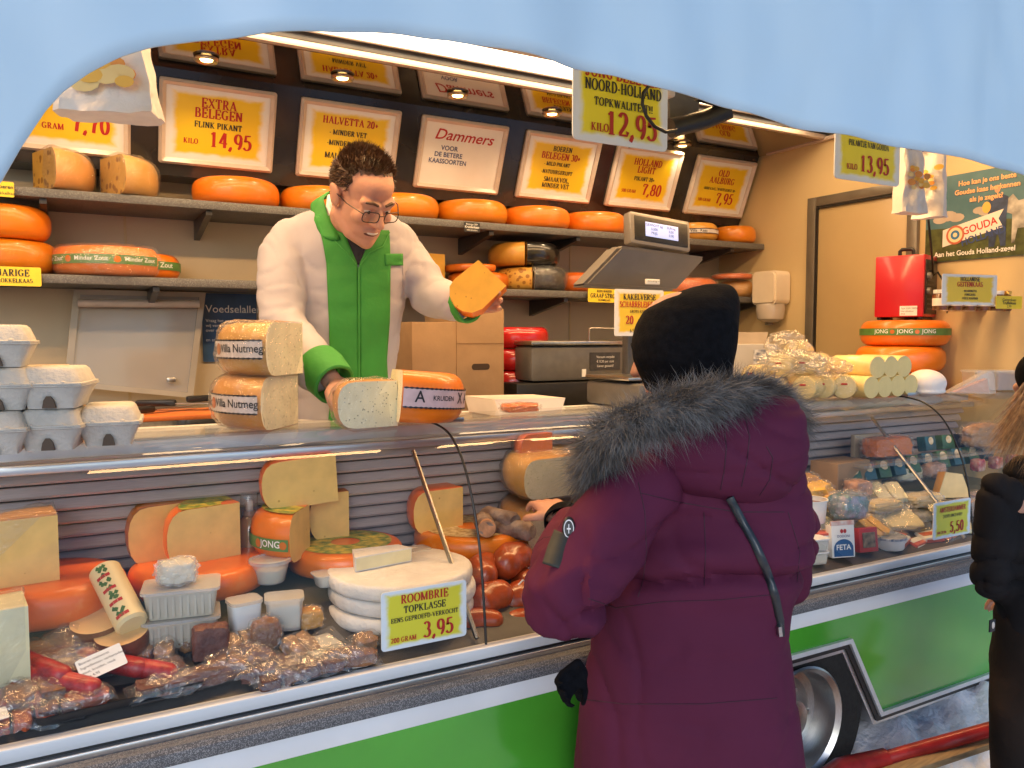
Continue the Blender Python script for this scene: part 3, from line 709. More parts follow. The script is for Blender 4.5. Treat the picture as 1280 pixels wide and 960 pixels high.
rail_sign('lemon price sign reading amsterdammer 5,50 in front of the fresh goods', 1166, 1212, 630, 676, 622, 666, 1.655, 1.655,
   [('AMSTERDAMMER', .13, .72, 0, .5, 'serif', 'C', .9), ('ZACHTE JONGE WARE!!', .08, .56, 1, .5, 'serif', 'C', .8), ('500 GRAM', .07, .14, 0, .22), ('5,50', .28, .14, 0, .63)])
# cards on the shelf edges and other small signs
def card(lab, uL, uR, vT, vB, Y, lines, m=m_yel, name='price_card', grp='small cards on the shelf edges', rz=0, th=.002):
    u = (uL+uR)/2; a = PY(uL, vB, Y); b = PY(uR, vB, Y); z0 = PY(u, vB, Y).z; z1 = PY(u, vT, Y).z
    t = thing(name, lab, 'card', ((a.x+b.x)/2, Y, (z0+z1)/2), rz, group=grp); w, h = b.x-a.x, z1-z0
    plate('panel', w, h, th, min(.006, h*.1), m, t); lettering(t, w, h, lines, y=-.0012); return t
card('yellow card reading meerjarige brokkelkaas on the lower shelf edge', -40, 52, 333, 357, 3.40, [('MEERJARIGE', .34, .52, 1, .45), ('OUDE BROKKELKAAS', .2, .18, 1, .5)])
card('small yellow card on the upper shelf edge under the holed cheese', -6, 18, 227, 246, 3.40, [('Boeren', .24, .55, 1, .5, 'sansb'), ('brokkelkaas', .2, .15, 1, .5, 'sans')])
card('small black card clipped to the upper shelf edge beside the seller', 580, 600, 278, 290, 3.40, [('Romige 30+', .2, .7, 3, .5, 'sans'), ('Kruidenkaas', .24, .4, 3, .5, 'sansb'), ('met kruiden', .18, .12, 3, .5, 'sans')], m=m_blk)
card('yellow card reading graaf stroo under the lower shelf beside the scale', 735, 775, 361, 378, 3.40, [('RIJPE BOEREN', .16, .74, 1), ('GRAAF STROO', .3, .34, 1), ('ROOMKAAS', .16, .1, 1)])
card('yellow card reading pit on the lower shelf edge behind the hat', 826, 878, 365, 377, 3.40, [('K. PITTIG', .3, .35, 1)])
card('small yellow card on the upper shelf edge behind the scale display', 850, 860, 300, 312, 3.40, [('OUD', .3, .35, 1)])
card('white and gold card about kakelverse scharreleieren hanging by the scale', 768, 829, 362, 420, 2.33, [('KAKELVERSE', .12, .78, 1, .5, 'serif', 'C', .95), ('SCHARRELEIEREN', .12, .62, 0, .5, 'serif', 'C', .85), ('GROTE EIEREN', .06, .5, 1), ('20', .17, .26, 0, .3), ('STUKS 4,00', .08, .28, 1, .66), ('6 STUKS 1,20', .07, .08, 1)], m=m_pr_gold, name='egg_sign', grp=None)
card('gold card reading hollandse geitenkaas on the end shelf', 1185, 1237, 343, 381, 1.95, [('HOLLANDSE', .13, .78, 1, .5, 'serif', 'C', .9), ('GEITENKAAS', .15, .6, 0, .5, 'serif', 'C', .95), ('- BRANDNETEL', .07, .42, 1), ('-FENEGRIEK', .07, .3, 1), ('-VERSE KRUIDEN', .07, .18, 1)], m=m_pr_gold, rz=R(-12), grp='cards on the end shelf')
card('small bright yellow card on the end shelf front', 1249, 1273, 370, 386, 1.9, [('Geitenkaas', .22, .6, 1, .5, 'sans'), ('Truffelkaas', .22, .35, 1, .5, 'sansb'), ('2,99', .18, .1, 1, .5, 'sans')], rz=R(-12), grp='cards on the end shelf')
card('dark blue leaflet about voedselallergie on the rear wall behind the seller', 254, 322, 367, 452, 3.785, [('Voedselallergie?', .11, .72, 3, .06, 'sans', 'L'), ('Vraag het ons gerust', .045, .58, 3, .06, 'sans', 'L'), ('wij vertellen u graag meer', .045, .51, 3, .06, 'sans', 'L'), ('over onze kaas', .045, .44, 3, .06, 'sans', 'L'), ('en andere producten', .045, .30, 3, .06, 'sans', 'L')], m=mat('leaflet_blue', (.02, .07, .17), .4, ns=9, na=.25), name='leaflet', grp=None)
card('small grey card clipped to the inner rail above the nut cheeses', 653, 685, 537, 557, 2.17, [('Boerenkaas', .22, .58, 3, .5, 'sans'), ('100 gr 1,49', .22, .22, 3, .5, 'sansb')], m=m_grey, name='price_card', grp='grey cards clipped to the inner rail')
card('blank grey clip card on the inner rail right of the customer', 1075, 1092, 510, 526, 2.17, [], m=m_grey, grp='grey cards clipped to the inner rail')
card('grey clip card on the inner rail near the child\'s hat', 1237, 1251, 501, 515, 2.17, [], m=m_grey, grp='grey cards clipped to the inner rail')
# big poster on the end wall
def poster():
    y0, y1 = PX(1158, 300, X1).y, PX(1330, 300, X1).y; z0, z1 = PX(1160, 329, X1).z, PX(1178, 222, X1).z
    w, h = y0-y1, z1-z0
    t = thing('wall_poster', 'large poster with cow farmer and meadow on the end wall', 'poster', (X1-.008, (y0+y1)/2, (z0+z1)/2), R(-90))
    plate('sheet', w, h, .006, .004, mat('poster_sky', (.05, .13, .17), .35, ns=6, col2=(.09, .19, .22)), t)
    def shape(name, pts, m, d):
        bm = bm_(); vs = [bm.verts.new(((x-.5)*w, -d, (y-.5)*h)) for x, y in pts]; bm.faces.new(vs); return obj(name, bm, m, t, False)
    shape('meadow', [(.002, .003), (.998, .003), (.998, .36), (.6, .42), (.3, .38), (.002, .40)], mat('poster_grass', (.06, .075, .02), .4, ns=22, na=.4), .0006)
    cl = [(.10+.05*math.cos(a)*1.4, .50+.045*math.sin(a)) for a in [R(k*30) for k in range(12)]]
    bm = bm_()
    for cx, cy, r in ((.12, .50, .05), (.18, .53, .06), (.25, .50, .05), (.42, .55, .04), (.47, .53, .05)):
        bm.faces.new([bm.verts.new(((cx+r*1.2*math.cos(R(k*30))-.5)*w, -.0009-cx*.0004, (cy+r*math.sin(R(k*30))-.5)*h)) for k in range(12)])
    obj('cloud', bm, mat('poster_cloud', (.42, .36, .30), .4, ns=10, na=.1), t, False)
    m_cow = mat('poster_cow', (.02, .02, .02), .4, ns=9, col2=(.6, .57, .5))
    shape('cow', [(.66, .14), (.68, .14), (.70, .30), (.86, .30), (.88, .14), (.90, .14), (.92, .34), (.97, .5), (.95, .62), (.80, .62), (.70, .60), (.66, .68), (.60, .60), (.60, .50), (.66, .46)], m_cow, .0014)
    m_f = mat('poster_farmer', (.03, .05, .11), .4, ns=20, na=.4)
    shape('farmer', [(.50, .12), (.54, .12), (.56, .30), (.585, .12), (.62, .12), (.62, .45), (.63, .66), (.58, .70), (.52, .70), (.48, .62), (.49, .42)], m_f, .0018)
    bm = bm_(); bm.faces.new([bm.verts.new(((.55+.022*math.cos(R(k*30))-.5)*w, -.0021, (.76+.045*math.sin(R(k*30))-.5)*h)) for k in range(12)]); obj('face', bm, mat('poster_skin', (.5, .28, .17), .4), t, False)
    bm = bm_(); bm.faces.new([bm.verts.new(((.475+.032*math.cos(R(k*30))-.5)*w, -.0024, (.57+.065*math.sin(R(k*30))-.5)*h)) for k in range(12)]); obj('cheese', bm, mat('poster_cheese', (.7, .4, .08), .4), t, False)
    ban = shape('ribbon', [(.145, .17), (.60, .33), (.565, .43), (.60, .53), (.145, .37)], mat('poster_ribbon', (.72, .66, .6), .4, ns=9, na=.04), .0026)
    Mr = T(-.02*w, 0, -.06*h, ry=-math.atan2(.16*h, .455*w))
    lettering(t, w, h, [('GOUDA', .085, .41, 0, .44, 'sansb', 'C', .9), ('HOLLAND', .085, .29, 2, .45, 'sansb', 'C', .9)], y=-.0031, M=Mr)
    bm = bm_()
    for r, d, mi in ((.085, .0034, 0), (.066, .0037, 1), (.042, .0040, 2), (.02, .0043, 1)):
        f = bm.faces.new([bm.verts.new(((.245-.5)*w+r*h*math.cos(R(k*15))*1.3, -d, (.30-.5)*h+r*h*1.3*math.sin(R(k*15)))) for k in range(24)]); f.material_index = mi
    obj('rosette', bm, [mat('rosette_red', (.45, .12, .06), .4), mat('rosette_cream', (.75, .6, .35), .4), mat('rosette_blue', (.03, .16, .35), .4)], t, False)
    lettering(t, w, h, [('Aan het Gouda Holland-zegel', .058, .06, 3, .08, 'sansb', 'L', .95)], y=-.0031)
    ORW = mat('poster_orange', (.75, .42, .20), .4)
    bm = bm_()
    for k, (s, yy) in enumerate((('Hoe kan je ons beste', .86), ('Goudse kaas herkennen', .76), ('als je zegelt?', .66))): sans(bm, s, .056*h, T((.47-.5)*w, -.0031, (yy-.5)*h), 0, 'C', .03, .95)
    obj('headline', bm, ORW, t, False)
poster()
# ------------------------------------------------------------------ cheeses
m_rind = mat('orange_rind', (.78, .20, .008), .30, coat=.35, ns=5, na=.13, bump=.06, bs=35, sss=.08)
vary(m_rind)
m_rind_d = mat('deep_orange_rind', (.62, .15, .01), .3, coat=.4, ns=6, na=.15, bump=.06, bs=35)
m_rind_y = mat('tan_rind', (.62, .30, .045), .38, coat=.25, ns=7, na=.18, bump=.12, bs=45)
vary(m_rind_d, .85, 1.15); vary(m_rind_y, .85, 1.1)
m_paste = speck('gouda_paste', (.80, .52, .16), (.58, .33, .08), 24, .075, .45)
m_paste_y = speck('yellow_paste', (.86, .47, .05), (.66, .31, .03), 26, .07, .45)
m_paste_hole = speck('holed_paste', (.60, .33, .06), (.30, .13, .02), 34, .34, .45, bump=.4)
m_paste_nut = speck('herb_paste', (.80, .74, .52), (.16, .15, .08), 105, .15, .5)
m_paste_cum = speck('cumin_paste', (.80, .60, .32), (.34, .20, .07), 110, .13, .5)
m_blackwax = mat('black_wax', (.012, .011, .011), .25, coat=.5, ns=12, na=.4, bump=.1, bs=40)
m_redwax = mat('red_wax', (.50, .012, .015), .22, coat=.6, ns=6, na=.12, bump=.05, bs=40)
m_brie = mat('white_mould_rind', (.74, .71, .66), .75, ns=16, na=.07, bump=.5, bs=55)
m_briep = mat('brie_paste', (.78, .70, .42), .4, ns=14, na=.08)
m_band_g = mat('green_band', (.10, .22, .05), .45, ns=30, na=.12)
m_band_w = mat('pale_band', (.66, .60, .58), .5, ns=40, na=.08)
m_green_lbl = mat('label_green', (.12, .25, .04), .4, ns=60, na=.2)
m_yel_lbl = mat('label_yellow', (.72, .55, .06), .4, ns=50, na=.15)
m_print = mat('wheel_print', (.10, .22, .03), .4, ns=45, col2=(.72, .55, .06))
m_card = mat('cardboard', (.34, .215, .115), .75, ns=14, na=.07, bump=.05, bs=90)
m_card2 = mat('pale_cardboard', (.46, .36, .25), .7, ns=14, na=.07)

def cprof(Rr, h, b, n=9, flat=.0):
    pr = [(0, 0)]
    for i in range(n+1):
        a = R(-90 + 180*i/n); pr.append((Rr-b+b*abs(math.cos(a))**.8, h/2+h/2*math.copysign(abs(math.sin(a))**.85, math.sin(a))))
    pr.append((0, h)); return pr
def wobble(bm, amp, f, k):
    for v in bm.verts: v.co += Vector((nz(v.co, f, k), nz(v.co, f, k+9), nz(v.co, f, k+17)*.7))*amp
_ck = [0]
def cheese(name, lab, p, Rr, h, a0=0, a1=360, rind=None, paste=None, group=None, band=None, cat='cheese', rot=None, b=None, wrap=None, top=None):
    _ck[0] += 1; k = _ck[0]; rind = rind or m_rind; paste = paste or m_paste; b = b or min(.05, h*.42)
    pr = cprof(Rr, h, b)
    full = a1-a0 >= 359.9
    if full and not band and not top and not wrap:
        bm = bm_(); lathe(bm, pr, 48); wobble(bm, .003, 9, k)
        o = obj(name, bm, rind, None, loc=p); o.rotation_euler = rot or (0, 0, R(37*k)); return tag(o, lab, cat, group)
    t = thing(name, lab, cat, p, rot=rot or (0, 0, 0), group=group)
    bm = bm_(); lathe(bm, pr, max(10, int((a1-a0)/7)), None, a0, a1); obj('rind', bm, rind, t)
    if not full:
        for a in (a0, a1):
            bm = bm_(); vs = [bm.verts.new((r*math.cos(R(a)), r*math.sin(R(a)), z)) for r, z in pr]
            c = bm.verts.new((Rr*.5*math.cos(R(a)), Rr*.5*math.sin(R(a)), h*.5))
            for i in range(len(vs)): bm.faces.new([vs[i], vs[(i+1) % len(vs)], c])
            obj('cut_face', bm, paste, t, False)
    if band:
        m, bh, items, ba0, ba1 = band[:5]; rb = Rr+.0025; zc = h*(band[5] if len(band) > 5 else .5)
        bm = bm_(); n = max(8, int((ba1-ba0)/6)); pv = None
        for i in range(n+1):
            a = R(ba0+(ba1-ba0)*i/n); q = [bm.verts.new((rb*math.cos(a), rb*math.sin(a), zc+s*bh/2)) for s in (-1, 1)]
            if pv: bm.faces.new([pv[0], q[0], q[1], pv[1]])
            pv = q
        if m in (m_band_w,) or 'pink' in m.name:
            for s in (-1, 1):
                pv = None
                for i in range(n*3+1):
                    a = R(ba0+(ba1-ba0)*i/(n*3)); w_ = .0012+.0016*(i % 2); q = [bm.verts.new(((rb+.0006)*math.cos(a), (rb+.0006)*math.sin(a), zc+s*(bh/2-.001)+k_*w_)) for k_ in (-1, 1)]
                    if pv: bm.faces.new([pv[0], q[0], q[1], pv[1]]).material_index = 1
                    pv = q
        bo = obj('label_band', bm, [m, m_blk_ink], t)
        bm = bm_(); 
        for s, a, hh, ink in items:              # bend lettering round the rim; a = compass angle of its middle
            Mx = Matrix.Rotation(R(a+90), 4, 'Z') @ Matrix.Translation((0, 0, zc-hh*.36))
            if s == '*': 
                bmesh.ops.create_circle(bm, cap_ends=True, segments=12, radius=hh*.5, matrix=Matrix.Rotation(R(a+90), 4, 'Z') @ Matrix.Translation((0, -rb-.001, zc)) @ Matrix.Rotation(R(90), 4, 'X'))
                bm.faces.ensure_lookup_table(); bm.faces[-1].material_index = ink
            else: sans(bm, s, hh, Mx, ink, 'C', .012, bend=0 or (rb+.0012)/(hh/.70))  if False else bent(bm, s, hh, Mx, ink, rb+.0012)
        if len(bm.verts): obj('lettering', bm, INKS+[m_rind_d], bo, False)
        else: bm.free()
    if top:
        bm = bm_(); lathe(bm, [(Rr*.25, h+.0012), (Rr*.80, h+.0012)], max(10, int((a1-a0)/7)), None, a0, a1)
        tl = obj('top_label', bm, top, t, False)
    if wrap:
        bm = bm_(); pw = cprof(Rr+.006, h+.010, b+.004); lathe(bm, pw, max(14, int((a1-a0)/4)), T(0, 0, -.004), a0-2, a1+2, cap=0)
        wobble(bm, .009, 28, k); wobble(bm, .004, 70, k); obj('wrapping', bm, wrap, t, True, ang=25)
    return t
def bent(bm, s, h, M, mi, rb):
    n0 = len(bm.verts); sans(bm, s, h, Matrix.Identity(4), mi, 'C', .012)
    bm.verts.ensure_lookup_table()
    for v in bm.verts[n0:]:
        x, z = v.co.x, v.co.z; v.co = M @ Vector((rb*math.sin(x/rb), -rb*math.cos(x/rb), z))
def at(u, v, z): return PZ(u, v, z)
GU = 'cheeses on the upper shelf'; GLo = 'cheeses on the lower shelf'
def shelfpos(u, y, z): p = PY(u, 300, y); return (p.x, y, z)
# upper shelf
zU = ZU+.001
cheese('holed_cheese', 'wrapped holed cheese half at the far left end of the upper shelf', shelfpos(44, 3.58, zU), .21, .15, 292, 395, m_rind_y, m_paste_hole, GU, wrap=m_wrap)
cheese('holed_cheese', 'wrapped holed cheese half beside the bare gap of the upper shelf', shelfpos(128, 3.58, zU), .21, .15, 292, 395, m_rind_y, m_paste_hole, GU, wrap=m_wrap)
for x, y, rr, h, lab in ((.66, 3.60, .178, .115, 'whole orange wheel left of the seller on the upper shelf'), (1.03, 3.62, .178, .112, 'orange wheel half hidden behind the seller\'s shoulder on the upper shelf'),
                      (1.42, 3.62, .178, .115, 'orange wheel right beside the seller\'s face on the upper shelf'), (1.785, 3.61, .18, .115, 'orange wheel above the small black shelf card'),
                      (2.155, 3.61, .18, .113, 'orange wheel below the boeren belegen sign'), (2.52, 3.61, .178, .112, 'orange wheel just left of the scale display'),
                      (2.89, 3.62, .178, .11, 'orange wheel mostly hidden by the scale display'), (3.49, 3.54, .125, .10, 'small orange wheel at the right end of the upper shelf')):
    cheese('gouda_cheese', lab, (x, y, zU), rr, h, group=GU)
cheese('gouda_cheese', 'small orange wheel with a white lettered band below the old aalburg sign', (3.22, 3.58, zU), .13, .105, 0, 360, m_rind_y, None, GU, band=(m_band_w, .026, [('Villa', 225, .016, 1), ('Kaas', 250, .016, 1), ('Villa', 205, .016, 1)], 150, 330))
# lower shelf
zL = ZL+.001
cheese('gouda_cheese', 'whole orange wheel at the left end of the lower shelf', shelfpos(5, 3.6, zL), .175, .125, group=GLo)
cheese('cheese_wedge', 'orange half cheese standing on the leftmost wheel of the lower shelf', Vector(shelfpos(2, 3.58, zL+.126)), .165, .125, 255, 380, m_rind, m_paste_y, GLo)
cheese('gouda_cheese', 'cut orange wheel with a green minder zout band on the lower shelf', shelfpos(138, 3.6, zL), .215, .115, 40, 318, m_rind, m_paste_y, GLo,
       band=(m_band_g, .036, [('Minder Zout', 249, .0165, 3), ('Minder Zout', 296, .0165, 3), ('Minder Zout', 203, .0165, 3), ('*', 226, .026, 4), ('*', 273, .026, 4)], 180, 316, .52), wrap=m_wrap)
cheese('cheese_wedge', 'wedge of the cut minder zout wheel at its right side', shelfpos(182, 3.66, zL), .13, .105, 250, 440, m_rind, m_paste_y, GLo, band=(m_band_g, .034, [('Zout', 300, .02, 3)], 270, 400, .52))
cheese('cheese_wedge', 'yellow cheese block peeping out behind the seller\'s left shoulder', shelfpos(556, 3.62, zL), .16, .17, 95, 185, m_paste_y, m_paste_y, GLo)
cheese('gouda_cheese', 'deep orange wheel behind the held cheese piece', shelfpos(598, 3.64, zL), .16, .085, group=GLo, rind=m_rind_d)
cheese('cheese_wedge', 'flat brick red cheese piece lying on the deep orange wheel', Vector(shelfpos(590, 3.62, zL+.086)), .14, .035, 20, 300, m_rind_d, m_rind_d, GLo)
for k, (u, uw, dz) in enumerate(((664, 0, 0), (655, 0, .122))):
    cheese('black_cheese', ('black waxed cheese with a torn film label at the bottom of the pair', 'black waxed cheese lying on top of the other black cheese')[k], Vector(shelfpos(u, 3.60, zL+dz)), .185, .118, 245, 470, m_blackwax, m_paste_y, GLo, wrap=m_wrap if k == 0 else None)
    p = Vector(shelfpos(u, 3.60, zL+dz)); _k = thing('black_cheese', ('pale cut face half of the lower black cheese', 'pale cut face half of the upper black cheese')[k], 'cheese', p + Vector((-.012, -.01, 0)), group=GLo)
    pr = cprof(.18, .115, .048)
    bm = bm_(); lathe(bm, pr, 18, None, 112, 243); obj('rind', bm, m_paste_hole if k == 0 else m_rind_y, _k)
cheese('gouda_cheese', 'orange wheel between the black cheeses and the scale', shelfpos(718, 3.62, zL), .13, .105, group=GLo, rind=m_rind_d)
cheese('gouda_cheese', 'film wrapped flat orange wheel behind the black hat', shelfpos(852, 3.60, zL), .20, .095, 0, 360, m_rind_d, None, GLo, wrap=m_wrap)
cheese('cheese_wedge', 'wrapped cheese wedge with orange wrapping at the lower shelf end', shelfpos(925, 3.58, zL), .13, .10, 150, 260, m_rind_y, m_paste_hole, GLo, wrap=m_wrap)
cheese('cheese_wedge', 'flat wrapped red rind piece on top of the end wedge', Vector(shelfpos(916, 3.56, zL+.105)), .12, .03, 140, 300, m_rind_d, m_rind_d, GLo, wrap=m_wrap)
# red wheels on the back counter
for k, l in enumerate(('bottom', 'middle', 'top')):
    zz = PY(645, 488, 3.35).z + k*.102 - .0
    cheese('red_cheese', 'red waxed cheese at the %s of the stack of three' % l, (XU(640, 3.35)+.005*k, 3.35, zz), .175-.004*k, .10, rind=m_redwax, group='stack of red waxed cheeses')
bm = bm_(); z0 = 1.121; z1 = PY(645, 488, 3.35).z; p = XU(645, 3.35)
box(bm, (p, 3.35, (z0+z1)/2), (.36, .34, z1-z0-.002), .004); tag(obj('wooden_block', bm, m_card), 'plain board block under the red cheeses', 'block')
# on the glass top
ZT = 1.2675; GT = 'cheeses standing on the glass top'
m_villa = m_band_w
pc = at(384, 533, ZT)
for k, dx in enumerate((0, .012)):
    cheese('herb_cheese', ('wrapped nut cheese half with white lettered band, lower of the stack of two', 'wrapped nut cheese half with white lettered band, upper of the stack of two')[k],
       (pc.x+dx*1.2-.0, pc.y+.09, ZT+.134*k), .215, .132, 95, 232, m_rind_y, m_paste_nut, GT, wrap=m_wrap,
       band=(m_band_w, .046, [('Villa Nutmeg', 211, .020, 1), ('Villa Nutmeg', 163, .020, 1), ('*', 187, .03, 4)], 120, 230, .5))
pc = at(503, 533, ZT)
cheese('herb_cheese', 'pale herb speckled cheese piece by the seller\'s hand', (pc.x-.005, pc.y+.02, ZT), .165, .118, 92, 186, m_rind_y, m_paste_nut, GT, wrap=m_wrap)
cheese('herb_cheese', 'half wheel with pink lettered band leaning beside the herb cheese', (pc.x+.008, pc.y+.085, ZT+.012), .185, .132, -112, 68, m_rind, m_paste_nut, GT, rot=(R(0), R(5), R(6)),
       band=(mat('pink_band', (.62, .44, .46), .5, ns=40, na=.08), .05, [('KRUIDEN', -76, .012, 1), ('A', -98, .028, 1), ('X', -55, .028, 1), ('A', -42, .028, 1), ('NAGEL', -22, .012, 1)], -111, 60, .5))
# ------------------------------------------------------------------ cheeses inside the glass case
GC_ = 'cheeses in the glass case'
def pf(u, v, dz=.001, dy=0): p = PF(u, v); return Vector((p.x, p.y+dy, case_floor(p.y+dy)+dz))
def incase(name, lab, uc, y, Rr, h, a0=0, a1=360, dz=0, v=None, **k):
    x = XU(uc, y, 700); z = PY(uc, v, y).z if v else case_floor(y)+.012+dz
    return cheese(name, lab, Vector((x, y, z)), Rr, h, a0, a1, group=GC_, **k), Vector((x, y, z))
zc_ = case_floor(2.1)
incase('gouda_cheese', 'orange wheel under the wrapped block at the left of the case', 58, 2.06, .165, .085)
incase('gouda_cheese', 'orange wheel under the two leaning wedges', 250, 2.085, .165, .068)
incase('gouda_cheese', 'orange wheel with green and yellow printed top under the jong half', 432, 2.085, .155, .065, 0, 359.95, top=m_print)
incase('gouda_cheese', 'orange wheel with brown printed top under the small wedge', 590, 2.08, .17, .065, 0, 359.95, top=mat('label_brown', (.35, .20, .06), .4, ns=70, col2=(.75, .6, .35)))
incase('cheese_wedge', 'orange rinded wedge behind its twin on the left wheel', 272, 2.16, .215, .145, 105, 192, dz=.057)
incase('cheese_wedge', 'front wedge of the two leaning together with a printed top edge', 301, 2.08, .18, .145, 100, 193, dz=.057, top=m_print)
incase('cheese_wedge', 'half cheese with green jong band', 388, 2.08, .15, .125, 82, 236, dz=.054, band=(m_band_g, .03, [('JONG', 215, .017, 3), ('*', 230, .02, 4), ('*', 200, .022, 4)], 120, 235, .42), top=m_print)
incase('cheese_wedge', 'upright wedge leaning behind the jong half', 437, 2.14, .11, .135, 85, 178, dz=.056)
incase('cheese_wedge', 'large pale cut wedge on top of the jong half', 424, 2.08, .20, .125, 97, 184, dz=.181, rot=(0, R(-3), 0))
incase('cheese_wedge', 'single small wedge on the brown printed wheel', 579, 2.10, .165, .125, 97, 187, dz=.054)
incase('cheese_block', 'film wrapped pale block on the leftmost wheel of the case', 74, 2.0, .18, .155, 96, 186, dz=.074, wrap=m_wrap, rind=m_rind_y)
incase('cheese_block', 'wrapped grey white block at the left edge near the glass', 33, 1.80, .16, .15, 97, 188, v=852, wrap=m_wrap, rind=m_briep, paste=m_briep)
incase('cumin_cheese', 'long speckled cheese half on top of the speckled pair', 762, 1.97, .33, .115, 98, 187, v=611, rind=m_rind_y, paste=m_paste_cum, wrap=m_wrap)
incase('cumin_cheese', 'long speckled cheese half under the other one', 775, 1.99, .38, .12, 100, 190, v=668, rind=m_rind_y, paste=m_paste_cum, wrap=m_wrap)
incase('cheese_wedge', 'small orange wedge below the grey clip card', 690, 2.08, .12, .085, 98, 187, v=575, rind=m_rind_d, paste=m_rind_d, wrap=m_wrap)
bm = bm_(); box(bm, (0, 0, 0), (.5, .24, .014), .003); o = obj('glass_shelf', bm, m_acryl, loc=(XU(745, 2.0)+.05, 2.08, PY(690, 682, 2.0).z-.02)); tag(o, 'clear shelf plate carrying the speckled cheese pair', 'shelf plate')
# brie stack and slice
bx, by = XU(500, 1.90, 760), 1.90
vb = [818, 792, 768]
zb = .800
for k in range(3):
    cheese('brie_cheese', 'white brie wheel at the %s of the stack behind the roombrie sign' % ('bottom', 'middle', 'top')[k], Vector((bx+.006*(k % 2), by-.004*k, zb+.040*k)), .190-.003*k, .037, rind=m_brie, group=GC_, b=.012)
zt_ = zb+.040*3-.002
t = thing('brie_slice', 'brie slice showing its creamy cut side on the brie stack', 'cheese', (bx-.05, by+.02, zt_), R(4), GC_)
bm = bm_(); prism(bm, [(-.075, -.03), (.085, -.018), (.07, .03), (-.05, .05)], 0, .036, XY); obj('rind', bm, m_brie, t, False)
bm = bm_(); prism(bm, [(-.072, -.0312), (.083, -.0195), (.083, -.0185), (-.072, -.030)], .003, .033, XY); obj('cut_side', bm, m_briep, t, False)

# ------------------------------------------------------------------ egg cartons
m_pulp = mat('egg_pulp', (.52, .50, .46), .85, ns=35, na=.06, bump=.35, bs=140)
def ring(bm, w, l, z, r): return [bm.verts.new((a, b, z)) for a, b in rrect(w, l, r, n=2)]
def egg_carton():
    t = thing('egg_carton', '', 'egg carton', group='egg cartons stacked at the counter end')
    def loft(bm, specs):
        rs = [ring(bm, *s) for s in specs]
        for A, B in zip(rs, rs[1:]):
            for k in range(len(A)): bm.faces.new([A[k], A[(k+1) % len(A)], B[(k+1) % len(A)], B[k]])
        bm.faces.new(rs[0][::-1]); bm.faces.new(rs[-1])
    bm = bm_(); loft(bm, [(.088, .138, 0, .012), (.094, .144, .012, .014), (.122, .172, .044, .016), (.131, .181, .0455, .016), (.131, .181, .048, .016)]); obj('tray', bm, m_pulp, t)
    bm = bm_(); loft(bm, [(.129, .179, .0485, .016), (.129, .179, .052, .016), (.119, .169, .053, .016), (.100, .150, .078, .018), (.088, .138, .084, .02)])
    for sx_ in (-1, 1): ell(bm, (sx_*.028, -.083, .052), (.007, .006, .006), sub=1)
    obj('lid', bm, m_pulp, t)
    bm = bm_()
    for y in (-.0775,): prism(bm, [(-.012, .002), (.012, .002), (.009, .018), (.004, .026), (-.004, .026), (-.009, .018)], y-.006, y+.01, XZ)
    obj('arch_hole', bm, mat('carton_shadow', (.10, .07, .05), .9), t, False)
    return t
ec = egg_carton(); ec0 = True
GEc = [(141, 557, 0, 'egg carton standing alone at the right of the bottom row'), (69, 563, 0, 'egg carton in the middle of the bottom row'), (-6, 569, 0, 'egg carton at the left end of the bottom row cut by the picture edge'),
       (75, 511, 1, 'egg carton on the second row at its right'), (4, 517, 1, 'egg carton on the second row at its left'), (2, 470, 2, 'topmost egg carton of the stack')]
for k, (u, v, lv, lab) in enumerate(GEc):
    o = ec if k == 0 else copy_tree(ec)
    p = PZ(u, {0: v}.get(lv, 563), ZT) if lv == 0 else PZ(u + 0, 563 + (4 if u < 30 else 0), ZT)
    o.location = (p.x, p.y+.07, ZT+.0855*lv); o.rotation_euler = (0, 0, R((-6, -9, -4, -12, -5, -3)[k])); o['label'] = lab
# ------------------------------------------------------------------ behind the counter on the left
def crate(lab, c, s, m, rz=0, name='box', cat='box', bev=.003, group=None):
    bm = bm_(); box(bm, (0, 0, s[2]/2), s, bev); return tag(obj(name, bm, m, loc=c, rotz=rz), lab, cat, group)
p = PY(36, 445, 2.45); crate('wooden crate behind the egg cartons', (p.x-.08, 2.50, 1.231), (.22, .16, .18), mat('pale_wood', (.42, .30, .14), .6, ns=8, na=.2, stretch=(1, 1, 9)), R(5), 'wooden_crate', 'crate')
p = PY(50, 470, 2.42); crate('small brown cardboard box behind the egg cartons', (p.x+.04, 2.40, 1.231), (.12, .12, .12), m_card, R(-4), 'cardboard_box', 'box')
cl_ = PY(40, 420, 2.5); bm = bm_(); box(bm, (0, 0, 0), (.30, .22, .008), .002); tag(obj('paper_sheet', bm, m_card2, loc=(cl_.x-.06, 2.5, 1.416), rotz=R(3)), 'cream paper sheet lying on the wooden crate', 'paper')
